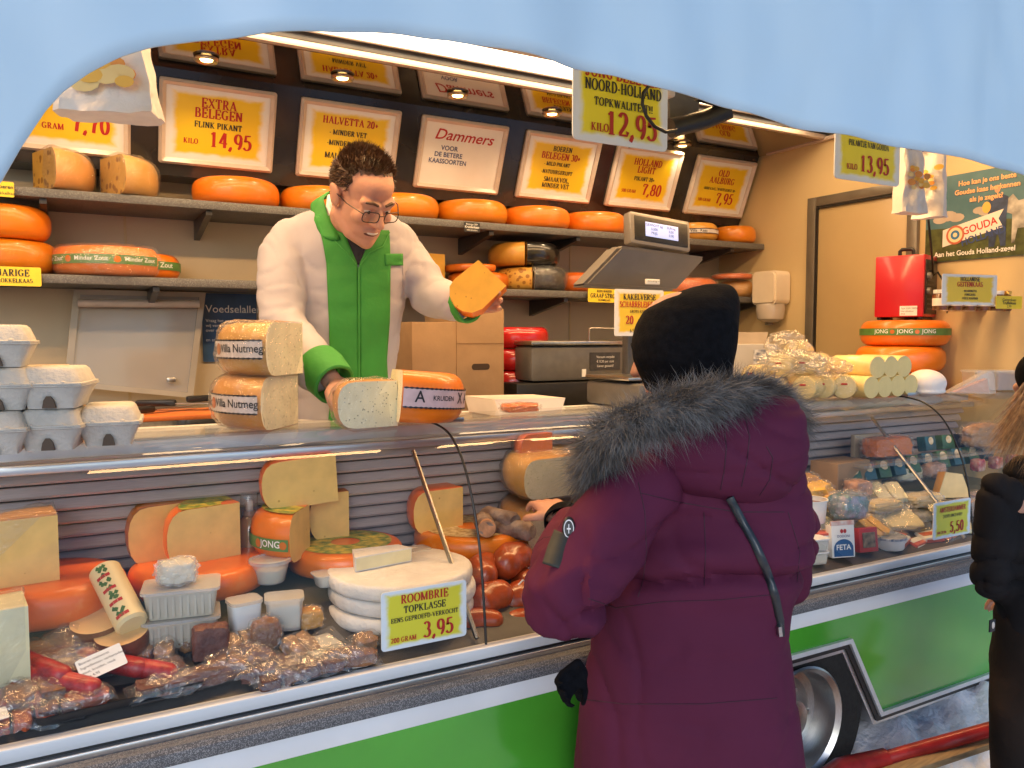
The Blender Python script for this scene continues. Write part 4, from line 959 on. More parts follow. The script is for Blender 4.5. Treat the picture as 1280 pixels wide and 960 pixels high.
# boards and knives
p = PZ(240, 522, 1.231); bm = bm_(); box(bm, (0, 0, .008), (.62, .26, .016), .004); cb = obj('cutting_board', bm, mat('orange_board', (.62, .16, .03), .5, ns=10, na=.1), loc=(p.x+.02, p.y+.06, 1.2305), rotz=R(2)); tag(cb, 'orange cutting board behind the nut cheeses', 'cutting board')
bm = bm_(); box(bm, (0, 0, .008), (.45, .22, .016), .004); p2 = PZ(500, 487, 1.25); tag(obj('cutting_board', bm, mat('pink_board', (.66, .25, .12), .5, ns=10, na=.1), loc=(p.x+.62, p.y+.02, 1.2305), rotz=R(-3)), 'salmon cutting board under the seller\'s hand', 'cutting board')
GK = 'knives lying on the orange board'
for k, (dx, dy, rz, lab) in enumerate(((-.10, .0, 35, 'black handled knife lying across the others on the orange board'), (-.02, .05, -20, 'black handled knife pointing to the nut cheeses'), (.14, .06, 8, 'long black handled knife at the back of the board'))):
    t = thing('cheese_knife', lab, 'knife', (p.x+dx, p.y+.06+dy, 1.249+.012*k), R(rz), GK)
    bm = bm_(); box(bm, (-.08, 0, .012), (.13, .028, .022), .007); obj('handle', bm, m_blk, t)
    bm = bm_(); prism(bm, [(-.015, -.018), (.13, -.016), (.17, .012), (-.015, .012)], .009, .0115, XY); obj('blade', bm, m_steel, t, False)
# open fridge lid leaning against the rear wall
t = thing('cooler_lid', 'clear raised cooler lid with a long pale handle against the rear wall', 'lid', (0, 0, 0))
A = [PY(80, 482, 3.70), PY(240, 497, 3.70), PY(256, 366, 3.72), PY(92, 362, 3.72)]
def quadframe(bm, Q, w, th):
    c = sum(Q, Vector())/4
    inn = [q+(c-q)*w for q in Q]
    for y in (0,):
        a = [bm.verts.new(q+Vector((0, -th, 0))) for q in Q]; b = [bm.verts.new(q+Vector((0, -th, 0))) for q in inn]; a2 = [bm.verts.new(q) for q in Q]; b2 = [bm.verts.new(q) for q in inn]
        for i in range(4):
            j = (i+1) % 4
            bm.faces.new([a[i], a[j], b[j], b[i]]); bm.faces.new([a2[i], a2[j], a[j], a[i]]); bm.faces.new([b[i], b[j], b2[j], b2[i]])
m_lidf = mat('lid_frame', (.42, .37, .30), .22, coat=.5, ns=8, na=.06)
bm = bm_(); quadframe(bm, A, .10, .03); obj('frame', bm, m_lidf, t)
bm = bm_(); vs = [bm.verts.new(q+(sum(A, Vector())/4-q)*.08+Vector((0, -.012, 0))) for q in A]; bm.faces.new(vs); obj('pane', bm, film('smoked_lid', (.80, .74, .66), .05, .12, bump=.15, bs=3, milky=.35), t, False)
a, b = PY(97, 379, 3.66), PY(249, 380, 3.66)
bm = bm_(); tube(bm, [a, b], .017, 10); obj('handle', bm, m_frame, t)
a = PY(214, 475, 3.66); bm = bm_(); box(bm, a, (.035, .02, .02), .004); obj('latch', bm, m_steel, t)
bm = bm_(); box(bm, ((A[0].x+A[1].x)/2+.02, 3.66, 1.16), (.70, .30, .07), .01); obj('base', bm, m_steel, t)
# dark odds and ends on the back counter beside the lid
bm = bm_(); box(bm, (0, 0, .03), (.30, .18, .06), .02); tag(obj('tool_tray', bm, m_blk, loc=(XU(275, 3.4, 490), 3.42, 1.121), rotz=R(4)), 'black tray of tools on the back counter right of the cooler lid', 'tray')
# cardboard box behind the seller
def carton_box(lab, uL, uM, uR, vT, vB, Y):
    a, b, c = PY(uL, vB, Y), PY(uM, vB, Y-.0), PY(uR, vB, Y)
    z1 = PY(uM, vT, Y).z; w = c.x-b.x; d = .34
    t = thing('cardboard_box', lab, 'box', ((b.x+c.x)/2, Y+d/2, 1.121))
    H = z1-1.121
    bm = bm_(); box(bm, (0, 0, H/2), (w, d, H), .003); obj('carton', bm, m_card, t)
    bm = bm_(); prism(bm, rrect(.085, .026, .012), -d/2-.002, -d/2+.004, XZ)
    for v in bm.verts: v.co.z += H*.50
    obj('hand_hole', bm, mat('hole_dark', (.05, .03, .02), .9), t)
    bm = bm_(); box(bm, (0, -d/2-.0005, H*.70), (w*.99, .002, .003)); obj('crease', bm, mat('crease_brown', (.24, .14, .07), .8), t)
    bm = bm_(); box(bm, (-w/2-.10, -.04, H*.44), (.20, d*.75, H*.88), .003); obj('flap', bm, m_card, t)
    bm = bm_(); sans(bm, 'DIEN M', .035, T(-w/2-.10, -.04-d*.375-.002, H*.32), 0); obj('lettering', bm, mat('box_ink', (.20, .12, .06), .8), t, False)
carton_box('brown cardboard box with a hand hole behind the seller', 495, 571, 630, 385, 490, 3.05)
# ------------------------------------------------------------------ goods inside the glass case, left part
GP_ = 'packed goods in the glass case'
m_log = mat('cream_casing', (.74, .58, .30), .4, ns=6, na=.06)
m_leaf = mat('leaf_print', (.04, .11, .02), .5, ns=30, na=.3)
m_smoke = mat('smoked_rind', (.16, .055, .03), .4, ns=9, na=.3, bump=.2, bs=60)
m_meat = mat('dried_meat', (.085, .028, .022), .55, ns=26, col2=(.19, .075, .05), bump=.7, bs=70, dist=.008)
m_meat2 = mat('brown_meat', (.16, .055, .022), .6, ns=30, col2=(.30, .13, .05), bump=.9, bs=60, dist=.01)
m_salami = mat('red_salami', (.34, .02, .018), .4, ns=40, na=.35, coat=.3, bump=.3, bs=80)
m_rook = mat('smoked_sausage', (.36, .065, .018), .3, coat=.4, ns=14, na=.35, bump=.5, bs=26, dist=.006)
m_drysaus = mat('dry_sausage', (.14, .075, .05), .7, ns=24, col2=(.34, .25, .2), bump=.9, bs=55, dist=.008)
m_tub = film('frosted_tub', (.95, .96, .95), .06, .25, bump=.3, bs=20, milky=.32)
m_cream = mat('cream_cheese', (.74, .68, .54), .5, ns=20, na=.06)
m_foil = mat('gold_foil', (.72, .50, .16), .22, metal=1, ns=20, na=.2, bump=.8, bs=60)
t = thing('cheese_log', 'slanting cream coloured cheese log with leaf print', 'cheese log', (0, 0, 0))
p0, p1 = PY(130, 712, 1.96), PY(166, 782, 1.83); dlog = (p1-p0); Ml = Matrix.Translation(p0) @ dlog.to_track_quat('Z', 'Y').to_matrix().to_4x4(); Ll = dlog.length
bm = bm_(); lathe(bm, [(0, 0), (.026, 0), (.033, .006), (.033, Ll-.006), (.027, Ll), (0, Ll)], 28, Ml); obj('casing', bm, m_log, t)
cdir = Ml.to_3x3().inverted() @ (CAM-p0); ca = math.atan2(cdir.y, cdir.x)
for k in range(4):
    bm = bm_()
    for j in range(7):
        a = ca + .25 + random.uniform(-.33, .33); z = Ll*(.16+.22*k)+random.uniform(-.014, .014); rr = .0335
        q = [Ml @ Vector((rr*math.cos(a+da), rr*math.sin(a+da), z+dz)) for da, dz in ((-.16, 0), (0, -.006), (.16, .001), (0, .006))]
        bm.faces.new([bm.verts.new(x) for x in q])
    obj('leaf_print', bm, m_leaf, t, False)
    bm = bm_(); z = Ll*(.24+.22*k)
    for da in (-.3, 0, .3):
        a = ca+.25+da; q = [Ml @ Vector((.0336*math.cos(a+e), .0336*math.sin(a+e), z+dz)) for e, dz in ((-.14, -.004), (.14, -.004), (.14, .004), (-.14, .004))]
        bm.faces.new([bm.verts.new(x) for x in q])
    obj('red_print', bm, m_red_ink, t, False)
for k, (u, v, lab) in enumerate(((126, 803, 'smoked cheese stump with pale top behind the other stump'), (156, 818, 'smoked cheese stump with pale top nearest the glass'))):
    p = pf(u, v); t = thing('smoked_cheese', lab, 'cheese', p, group='smoked cheese stumps', rot=(R(14), R(-6), 0))
    bm = bm_(); lathe(bm, [(0, 0), (.044, 0), (.051, .008), (.054, .05), (.053, .058)], 28); obj('rind', bm, m_smoke, t)
    bm = bm_(); lathe(bm, [(.053, .058), (0, .0585)], 28); obj('cut_face', bm, mat('smoked_paste', (.70, .44, .20), .45, ns=14, na=.08), t)
def tub_box(lab, loc, w, d, h, m, lidm, rz=0, name='plastic_tub', fill=None, grp=GP_, ribs=True):
    t = thing(name, lab, 'tub', loc, rz, grp)
    bm = bm_(); n = 40; rings = []
    for z, k in ((0, .86), (h*.9, .97)):
        q = []
        for i, (a, b) in enumerate(rrect(w*k, d*k, .012, n=3)): q.append(bm.verts.new((a, b, z)))
        rings.append(q)
    for i in range(len(rings[0])): bm.faces.new([rings[0][i], rings[0][(i+1) % len(rings[0])], rings[1][(i+1) % len(rings[0])], rings[1][i]])
    bm.faces.new(rings[0][::-1]); obj('tub', bm, m, t)
    if ribs:
        bm = bm_()
        for i in range(9):
            x = -w*.38 + w*.76*i/8; box(bm, (x, -d*.47, h*.45), (w*.035, .004, h*.7))
        obj('rib', bm, m, t, False)
    bm = bm_(); prism(bm, rrect(w*1.04, d*1.04, .014), h*.9, h, XY); obj('lid', bm, lidm, t, False)
    if fill:
        bm = bm_(); box(bm, (0, 0, h*.42), (w*.82, d*.82, h*.76), .006); obj('contents', bm, fill, t)
    return t
p = pf(228, 800)
m_tray = mat('ribbed_tub', (.46, .42, .34), .4, coat=.3, ns=12, na=.1)
tub_box('grey ribbed tub at the bottom of the pair', p, .155, .11, .062, m_tray, m_tub, R(-8), fill=m_cream)
tub_box('grey ribbed tub on top of the other ribbed tub', p+Vector((.002, .004, .0635)), .155, .11, .062, m_tray, m_tub, R(-10), fill=m_cream)
def lump(name, lab, loc, s, m, k, cat='food', grp=GP_, rz=0, wrap=None, amp=.12, boxy=.6):
    t = thing(name, lab, cat, loc, rz, grp)
    def mk(sc, am, f):
        bm = bm_(); ell(bm, (0, 0, 0), (1, 1, 1), sub=4)
        for v in bm.verts:
            q = v.co.copy(); mx = max(abs(q.x), abs(q.y), abs(q.z)); q = q*(1-boxy) + q/mx*boxy*.85
            q *= 1 + am*nz(q, f, k)
            v.co = Vector((q.x*s[0]*sc/2, q.y*s[1]*sc/2, q.z*s[2]*sc/2 + s[2]/2))
        return bm
    obj('body', mk(1, amp, 2.5), m, t)
    if wrap: obj('wrapping', mk(1.1, .28, 5), wrap, t, ang=20)
    return t
lump('wrapped_cheese', 'crumpled film wrapped cheese piece on top of the ribbed tubs', p+Vector((-.008, .005, .127)), (.085, .07, .055), m_cream, 3, 'cheese', wrap=m_wrapm, boxy=.5)
lump('dried_meat', 'dark upright block of dried meat near the glass', pf(264, 833, .012), (.085, .05, .085), m_meat, 5, 'meat', rz=R(-6), boxy=.75)
lump('dried_meat', 'long dark dried meat piece lying right at the front rail', pf(262, 857, .004), (.155, .055, .04), m_meat, 7, 'meat', rz=R(6), wrap=m_wrap)
lump('dried_meat', 'brown shredded meat standing in a clear bag', pf(332, 818, .006), (.07, .05, .08), m_meat2, 9, 'meat', wrap=m_wrap, boxy=.3)
def pouch(lab, loc, w, l, m, rz=0, tx=0, ty=0, name='vacuum_pack', grp=GP_, thick=.022, blobs=2, k=0, cat='vacuum pack', card=None, milky=False, lines=None):
    t = thing(name, lab, cat, loc, rot=(tx, ty, rz), group=grp)
    for j in range(blobs):
        bm = bm_(); bw = (w*.84)/blobs; cx = -w*.42 + bw*(j+.5)
        t_ = bmesh.new(); bmesh.ops.create_cube(t_, size=1); bmesh.ops.subdivide_edges(t_, edges=t_.edges[:], cuts=7, use_grid_fill=True)
        for v in t_.verts:
            q = v.co*2; m_ = max(abs(q.x), abs(q.y)); r_ = math.hypot(q.x, q.y) or 1; kk = 1-.22*max(0, r_-.9)
            q = Vector((q.x*kk, q.y*kk, q.z)); q *= 1+.16*nz(q, 1.7, k+j)+.07*nz(q, 5, k+j)
            v.co = Vector((cx+q.x*bw*.44, q.y*l*.38, thick*.55+q.z*thick*.42))
        absorb(bm, t_); obj('contents', bm, m, t, ang=35)
    if k % 3 == 1 and w > .08:
        bm = bm_(); box(bm, (0, 0, .001), (w*.94, l*.9, .006), .002); obj('tray', bm, m_blk if k % 2 else m_white, t)
    for sg in (1, -1):
        if sg < 0: continue
        bm = bm_(); N_ = 20; g = []
        for i in range(N_+1):
            row = []
            for j in range(N_+1):
                a, b = i/N_*2-1, j/N_*2-1; e = (1-abs(a)**3)*(1-abs(b)**3)
                x, y = a*w/2, b*l/2
                row.append(bm.verts.new((x+.006*nz((x, y, k), 16), y+.006*nz((x, y, k+4), 16), .003+thick*1.12*e**.6 + .016*ridge((x, y, k), 14, k)*(1-e*.5) + .007*nz((x, y, k), 55))))
            g.append(row)
        for i in range(N_):
            for j in range(N_): bm.faces.new([g[i][j], g[i+1][j], g[i+1][j+1], g[i][j+1]])
        obj('pouch', bm, m_wrapm if milky else m_pack, t, ang=30)
    if card:
        cw, cl, cx, cy, crz = card
        Mc = T(cx, cy, thick*1.25+.006, rz=crz)
        bm = bm_(); prism(bm, rrect(cw, cl, .003), 0, .001, lambda a, b, d: Mc @ Vector((a, b, d))); lb = obj('label', bm, m_wht_ink, t, False)
        bm = bm_(); M2 = Mc @ Matrix.Translation((0, 0, .0012)) @ Matrix.Rotation(R(-90), 4, 'X')
        for q, s in enumerate(lines or ('Rookvlees', 'Gewicht 180 g', 'Koel bewaren')): sans(bm, s, cl*.12, M2 @ T(-cw*.42, 0, cl*(.22-.26*q)), 0, 'L')
        obj('lettering', bm, m_blk_ink, lb, False)
    return t
rx = R(10)
pouch('vacuum pack of flat brown meat beside the brie', pf(395, 838, .004), .15, .10, m_meat2, R(5), rx, k=1, blobs=1)
pouch('vacuum pack of brown meat leaning on the ribbed tubs', pf(352, 842, .003), .13, .10, m_meat, R(-15), R(14), k=2, blobs=1)
pouch('clear empty looking pack behind the brown meat', pf(402, 815, .004), .12, .09, m_cream, R(25), R(20), k=3, blobs=1, thick=.014)
pouch('pack of grey meat behind the salamis', pf(62, 835, .01), .14, .12, m_meat2, R(-10), R(24), k=4, blobs=1)
pouch('pack of two fried sausages at the left end', pf(20, 878, .006), .13, .11, m_rook, R(-8), R(16), k=5, blobs=2)
pouch('pack of brown meat balls with a white label at the left front corner', pf(28, 908, .006), .13, .075, m_rook, R(6), R(14), k=6, blobs=3, card=(.055, .035, -.05, -.005, R(8)))
# black tray with salamis
p = pf(150, 868, .002); t = thing('salami_tray', 'black tray holding red salamis near the glass', 'tray', p, R(4), rot=(R(9), 0, R(5)))
bm = bm_(); rr = [[bm.verts.new((a, b, z)) for a, b in rrect(w_, l_, .015)] for w_, l_, z in ((.31, .125, .022), (.30, .115, .004), (.295, .11, .006), (.305, .12, .022))]
for A_, B_ in zip(rr, rr[1:]):
    for i in range(len(A_)): bm.faces.new([A_[i], A_[(i+1) % len(A_)], B_[(i+1) % len(B_)], B_[i]])
bm.faces.new(rr[1]); obj('tray', bm, m_blk, t, False)
for k, (u, v, rz, L_, lab) in enumerate(((172, 852, -35, .13, 'bright red salami at the right in the black tray'), (140, 846, -38, .12, 'red salami in the middle of the black tray'), (72, 868, -40, .15, 'dark red salami at the left beside the tray'), (48, 850, -52, .13, 'dark red salami leaning behind the left packs'))):
    p_ = pf(u, v, .030); a = R(rz); d_ = Vector((math.cos(a), math.sin(a), -.12))*L_/2
    bm = bm_(); limb(bm, -d_, .021, d_, .020); wobble(bm, .003, 30, k); tag(obj('salami', bm, m_salami, loc=p_), lab, 'salami', 'salamis in the case')
Mc = T(*pf(128, 866, .062), rz=R(8), rx=R(40), ry=R(-14))
t = thing('price_label', 'white printed label lying on the salamis', 'label', (0, 0, 0)); bm = bm_(); prism(bm, rrect(.085, .05, .003), 0, .001, lambda a, b, d: Mc @ Vector((a, b, d))); obj('card', bm, m_wht_ink, t, False)
bm = bm_(); M2 = Mc @ Matrix.Translation((0, 0, .0013)) @ Matrix.Rotation(R(-90), 4, 'X')
for q, s in enumerate(('Boeren metworst', 'Ingredienten: varkensvlees', 'zout, kruiden, rook', 'Prijs 4,95')): sans(bm, s, .0055, M2 @ T(-.037, 0, .013-.011*q), 0, 'L')
obj('lettering', bm, m_blk_ink, t, False)
# small tubs and packets around the brie
def round_tub(lab, loc, r0, r1, h, fill, lid=None, grp=GP_, rz=0, body=None, fh=.7):
    t = thing('round_tub', lab, 'tub', loc, rz, grp)
    bm = bm_(); lathe(bm, [(0, 0), (r0, 0), (r0+.002, .003), (r1, h), (r1+.004, h), (r1+.004, h+.004), (r1-.001, h+.003)], 28); obj('cup', bm, body or m_tub, t)
    bm = bm_(); lathe(bm, [(0, .003), (r0*.96, .003), (r0+(r1-r0)*fh-.002, h*fh), (0, h*fh+.003)], 24); obj('contents', bm, fill, t)
    if lid: bm = bm_(); lathe(bm, [(r1+.005, h+.001), (r1+.005, h+.008), (r1-.003, h+.009), (r1-.004, h+.006), (0, h+.006)], 28); obj('lid', bm, lid, t)
    return t
round_tub('clear round tub behind the cream packets', pf(342, 752, .03, .03), .032, .046, .05, m_cream, m_tub)
tub_box('square clear tub of cream cheese left of the brie', pf(356, 790, .012), .085, .07, .075, m_tub, m_tub, R(-12), fill=m_cream, ribs=False)
tub_box('white cream cheese packet behind the dried meat', pf(306, 795, .012), .07, .06, .075, m_white, m_tub, R(8), fill=m_cream, ribs=False)
tub_box('clear flat tub on the printed wheel left of the brie', pf(425, 752, .035, .02), .12, .06, .03, m_tub, m_tub, R(4), fill=m_cream, ribs=False)
tub_box('clear tub with a small label behind the brie', PY(508, 712, 2.02), .13, .06, .055, m_tub, m_tub, R(3), fill=m_cream, ribs=False)
tub_box('small clear tub on the brown printed wheel', PY(535, 700, 2.08), .08, .05, .045, m_tub, m_tub, R(-4), fill=m_cream, ribs=False)
lump('wrapped_cheese', 'small orange wrapped cheese left of the brie', pf(388, 790, .01), (.06, .06, .05), m_rind_y, 21, 'cheese', wrap=m_wrap)
# spray bottle at the back
p = PY(313, 705, 2.17); t = thing('spray_bottle', 'clear capped spray bottle standing at the louvres', 'bottle', (p.x, p.y, p.z-.02))
bm = bm_(); lathe(bm, [(0, 0), (.032, 0), (.034, .004), (.034, .11), (.026, .14), (.016, .15), (.016, .165)], 24); obj('bottle', bm, mat('bottle_amber', (.46, .28, .15), .12, coat=.8, ns=9, na=.1), t)
bm = bm_(); lathe(bm, [(.018, .15), (.023, .155), (.022, .205), (.019, .21), (0, .21)], 20); obj('cap', bm, m_acryl, t)
bm = bm_(); box(bm, (0, 0, .178), (.018, .02, .03), .003); obj('nozzle', bm, m_frame, t)
# smoked sausages and dry sausages
GS = 'smoked sausages by the strut'
for k, (u, v, y, r_, L_, rz, lab) in enumerate(((640, 700, 1.90, .050, .05, 20, 'fat smoked sausage at the top of the pile'), (606, 712, 1.89, .042, .06, 60, 'smoked sausage behind the black pane seal'), (672, 708, 1.9, .046, .05, -30, 'smoked sausage touching the customer\'s sleeve'),
     (614, 748, 1.82, .046, .05, 10, 'round smoked sausage resting against the strut'), (652, 748, 1.82, .047, .05, -25, 'smoked sausage with a white string loop'), (634, 785, 1.775, .040, .09, 5, 'smoked sausage lowest at the front rail'), (662, 730, 1.87, .044, .04, 80, 'smoked sausage in the middle of the pile'))):
    p_ = PY(u, v, y); a = R(rz); bm = bm_(); d_ = Vector((math.cos(a), math.sin(a), .2))*L_/2; n_ = Vector((-math.sin(a), math.cos(a), 0))*.012
    chain(bm, [(-d_, r_*.9), (n_, r_), (d_, r_*.88)]); limb(bm, d_, r_*.5, d_*1.75, .006)
    bm = fuse(bm, .005, 4); tag(obj('smoked_sausage', bm, m_rook, loc=p_), lab, 'sausage', GS)
bm = bm_(); p_ = PY(652, 728, 1.775); tube(bm, [p_+Vector((-.01, 0, -.005)), p_+Vector((.004, 0, .006)), p_+Vector((.016, 0, -.004)), p_+Vector((.02, .004, -.03))], .0022, 6); tag(obj('string_loop', bm, m_wht_ink), 'white string loop on a smoked sausage', 'string')
for k, (u, v, y, L_, lab, cut) in enumerate(((608, 660, 1.93, .09, 'dry sausage with a round cut end facing out', 1), (640, 652, 1.95, .10, 'knobbly dry sausage second from the strut', 0), (662, 664, 1.90, .10, 'knobbly dry sausage lying low before the speckled cheese', 0), (688, 652, 1.94, .11, 'knobbly dry sausage next to the customer\'s cuff', 0))):
    p_ = PY(u, v, y); t = thing('dry_sausage', lab, 'sausage', p_, R((0, 35, 50, 25)[k]), 'dry sausages in the case')
    bm = bm_(); lathe(bm, [(0, -L_*.1), (.02, -L_*.1), (.027, 0), (.028, L_), (.02, L_+.018), (0, L_+.02)], 22, T(0, 0, 0, rx=R(-90), rz=R(-20)))
    wobble(bm, .006, 26, k); obj('casing', bm, m_drysaus, t)
    if cut: bm = bm_(); lathe(bm, [(0, -L_*.1-.002), (.024, -L_*.1-.001), (.026, -L_*.1+.01)], 22, T(0, 0, 0, rx=R(-90), rz=R(-20))); obj('cut_face', bm, mat('sausage_paste', (.55, .26, .12), .5, ns=50, na=.25), t)
# ------------------------------------------------------------------ goods inside the glass case, right part
GR = 'packed goods in the right half of the case'
p = PY(1055, 610, 2.02); crate('small cardboard box in the right half of the case', (p.x, 2.04, case_floor(2.0)+.0), (.20, .12, .16), m_card, R(4), 'cardboard_box', 'box')
p = PY(1010, 600, 2.06); crate('tall cardboard panel leaning in the case near the louvres', (PY(1085, 600, 2.09).x, 2.10, case_floor(2.06)), (.16, .02, .24), m_card2, R(-4), 'cardboard_sheet', 'cardboard')
p = PY(1100, 570, 2.06); lump('cheese_block', 'bright orange cheese block high in the right half of the case', (p.x, 2.03, p.z-.0), (.26, .09, .085), m_rind, 31, 'cheese', grp=GR, boxy=.8, amp=.05, wrap=m_wrap)
bm = bm_(); box(bm, (0, 0, 0), (.9, .2, .012), .002); o = obj('glass_shelf', bm, m_acryl, loc=(p.x+.18, 2.03, p.z-.008)); tag(o, 'clear shelf plate under the orange cheese block', 'shelf plate')
lump('grated_cheese_bag', 'bag of yellow grated cheese behind the customer', PY(1018, 632, 1.93), (.15, .10, .09), m_paste_y, 32, 'bag', grp=GR, wrap=m_wrap, boxy=.3, amp=.3)
lump('wrapped_cheese', 'pink film wrapped cheese beside the small cardboard box', PY(1072, 622, 1.93), (.10, .08, .07), mat('pinkish', (.60, .33, .22), .4, ns=20, na=.3), 33, 'cheese', grp=GR, wrap=m_wrap)
for k, (u, v, w_, lab) in enumerate(((1100, 640, .2, 'cream coloured wrapped cheese wedge lying flat in the middle'), (1150, 632, .2, 'long pale wrapped cheese in front of the small green packs'), (1085, 655, .12, 'flat wrapped cheese behind the foil lumps'))):
    lump('wrapped_cheese', lab, PY(u, v, 1.88), (w_, .10, .05), mat('pale_yellow', (.66, .50, .24), .45, ns=14, na=.15), 35+k, 'cheese', grp=GR, wrap=m_wrapm, boxy=.5)
round_tub('white tub with a pale blue rim near the purple coat', PY(1013, 652, 1.84), .045, .052, .075, m_meat2, None, GR, body=m_white, fh=.85)
lump('foil_cheese', 'lumpy cheese in teal and violet patterned foil', PY(1060, 650, 1.80), (.15, .10, .10), mat('teal_foil', (.05, .22, .22), .25, metal=.3, coat=.5, ns=26, col2=(.42, .38, .5), bump=.6, bs=40), 41, 'cheese', grp=GR, wrap=m_wrap, boxy=.5)
pouch('large pack of sliced cheese in the middle right of the case', PY(1122, 650, 1.83), .20, .15, m_briep, R(-14), R(28), k=21, blobs=1, grp=GR, thick=.02)
pouch('clear pack of sliced meat behind the red and white packs', PY(1150, 672, 1.80), .16, .12, mat('pink_ham', (.55, .25, .2), .45, ns=20, na=.2), R(20), R(22), k=22, blobs=1, grp=GR, thick=.018)
t = round_tub('round striped blue and white tub lying near the rail', PY(1108, 684, 1.76), .055, .06, .035, m_cream, mat('stripe_lid', (.55, .58, .62), .3, ns=20, col2=(.12, .18, .30), stretch=(1, 14, 1)), GR, body=m_white)
m_pinkp = mat('pink_pack', (.62, .12, .08), .35, coat=.4, ns=20, na=.2)
for k, (u, v, rz, lab) in enumerate(((1122, 682, 24, 'red and white cheese pack on the left of three'), (1142, 686, 12, 'red and white cheese pack in the middle of three'), (1160, 678, -5, 'red and white cheese pack near the amsterdammer sign'))):
    t = thing('cheese_pack', lab, 'cheese pack', PY(u, v, 1.755), rot=(R(12), 0, R(rz)), group='red and white cheese packs')
    bm = bm_(); box(bm, (0, 0, .018), (.10, .055, .034), .006); obj('pack', bm, (m_white, m_pinkp)[k % 2], t)
    bm = bm_(); box(bm, (0, -.0285, .02), (.09, .002, .016)); box(bm, (0, 0, .0362), (.092, .022, .0015)); obj('stripe', bm, (m_pinkp, m_white)[k % 2], t, False)
# feta carton and its neighbour
p = PY(1055, 697, 1.715); t = thing('feta_carton', 'white feta carton with blue arch standing at the rail', 'carton', (p.x, p.y, p.z), rot=(R(-6), 0, R(-16)))
w_, h_ = .085, .105
bm = bm_(); box(bm, (0, .016, h_/2), (w_, .032, h_), .002); obj('carton', bm, m_white, t)
bm = bm_(); bm.faces.new([bm.verts.new((a, -.0012, b)) for a, b in [(-.036, .004), (.036, .004), (.036, .03)] + [(.036*math.cos(R(q)), .03+.03*math.sin(R(q))) for q in range(15, 166, 15)] + [(-.036, .03)]]); obj('blue_arch', bm, mat('feta_blue', (.02, .10, .27), .4, ns=9, na=.1), t, False)
bm = bm_(); sans(bm, 'FETA', .017, T(0, -.002, .026), 3, bold=.02); sans(bm, 'DODONI', .008, T(0, -.002, .066), 2)
for a in (-.006, .006): bm.faces.new([bm.verts.new((a+.006*math.cos(R(q)), -.002, .086+.007*math.sin(R(q)))) for q in range(0, 360, 40)])
obj('lettering', bm, INKS, t, False)
bm = bm_(); prism(bm, [(-.043, h_), (.043, h_), (.043, h_+.014), (-.043, h_+.014)], .0, .006, XZ); obj('top_fold', bm, mat('red_white', (.6, .2, .16), .4, ns=30, col2=(.75, .7, .66)), t, False)
p = PY(1087, 690, 1.715); t = thing('cheese_carton', 'dark carton with red edges and a picture next to the feta', 'carton', p, rot=(R(-8), 0, R(-12)))
bm = bm_(); box(bm, (0, .014, .04), (.075, .028, .08), .002); obj('carton', bm, mat('carton_red', (.45, .03, .03), .4, ns=20, na=.1), t)
bm = bm_(); box(bm, (0, -.001, .04), (.05, .003, .05)); obj('picture', bm, mat('carton_pic', (.05, .04, .03), .4, ns=50, col2=(.3, .2, .12)), t, False)
tub_box('small stacked white tub hidden by the coat, lower one', PY(1018, 703, 1.74), .075, .06, .04, m_tub, m_white, R(-12), fill=m_cream, ribs=False, grp=GR)
tub_box('small stacked white tub hidden by the coat, upper one', PY(1018, 703, 1.74)+Vector((0, 0, .042)), .075, .06, .04, m_tub, m_white, R(-10), fill=m_cream, ribs=False, grp=GR)
tub_box('red lettered white flat carton behind the feta', PY(1035, 690, 1.77), .10, .05, .07, m_white, m_pinkp, R(-14), ribs=False, grp=GR)
# row of small green packs with round faces
m_gp = mat('green_pack', (.05, .12, .04), .4, coat=.3, ns=30, na=.3); m_face = mat('round_picture', (.70, .42, .12), .4, ns=60, col2=(.8, .7, .5))
for k in range(10):
    u = 1072 + 18.5*k; v = 603 - 3.2*k
    t = thing('spread_pack', '', 'cheese pack', PY(u, v, 1.97), rot=(R(-22), 0, R(-10)), group='row of small green packs with round pictures')
    t['label'] = 'small green pack with a round picture, number %s from the left in the slanting row' % ('one two three four five six seven eight nine ten'.split()[k])
    bm = bm_(); box(bm, (0, .02, .035), (.058, .04, .07), .004); obj('pack', bm, (m_gp, mat('teal_pack', (.03, .10, .12), .4, coat=.3, ns=30, na=.3))[k % 2], t)
    bm = bm_(); bm.faces.new([bm.verts.new((.018*math.cos(R(q)), -.0012, .048+.018*math.sin(R(q)))) for q in range(0, 360, 20)]); obj('picture', bm, m_face, t, False)
for k in range(3):
    t = thing('spread_pack', 'dark boxed pack with a round picture on the upper plate, %s' % ('nearest the orange block', 'in the middle', 'farthest right')[k], 'cheese pack', PY(1165+22*k, 563-2*k, 2.02), rot=(R(-10), 0, R(-8*k)), group='dark packs on the upper plate')
    bm = bm_(); box(bm, (0, .02, .03), (.07, .04, .06), .004); obj('pack', bm, (mat('teal_pack', (.03, .10, .12)), m_gp, m_blk)[k], t)
    bm = bm_(); bm.faces.new([bm.verts.new((.016*math.cos(R(q)), -.0012, .04+.016*math.sin(R(q)))) for q in range(0, 360, 20)]); obj('picture', bm, m_face, t, False)
t = thing('cheese_wedge', 'triangular pale cheese slab leaning right of the row of packs', 'cheese', PY(1192, 622, 1.86), R(-20), GR, rot=(R(-12), 0, R(-20)))
bm = bm_(); prism(bm, [(-.07, 0), (.075, 0), (.05, .09), (-.02, .10)], 0, .04, XZ); obj('paste', bm, mat('pale_slab', (.74, .55, .25), .45, ns=14, na=.1), t, False)
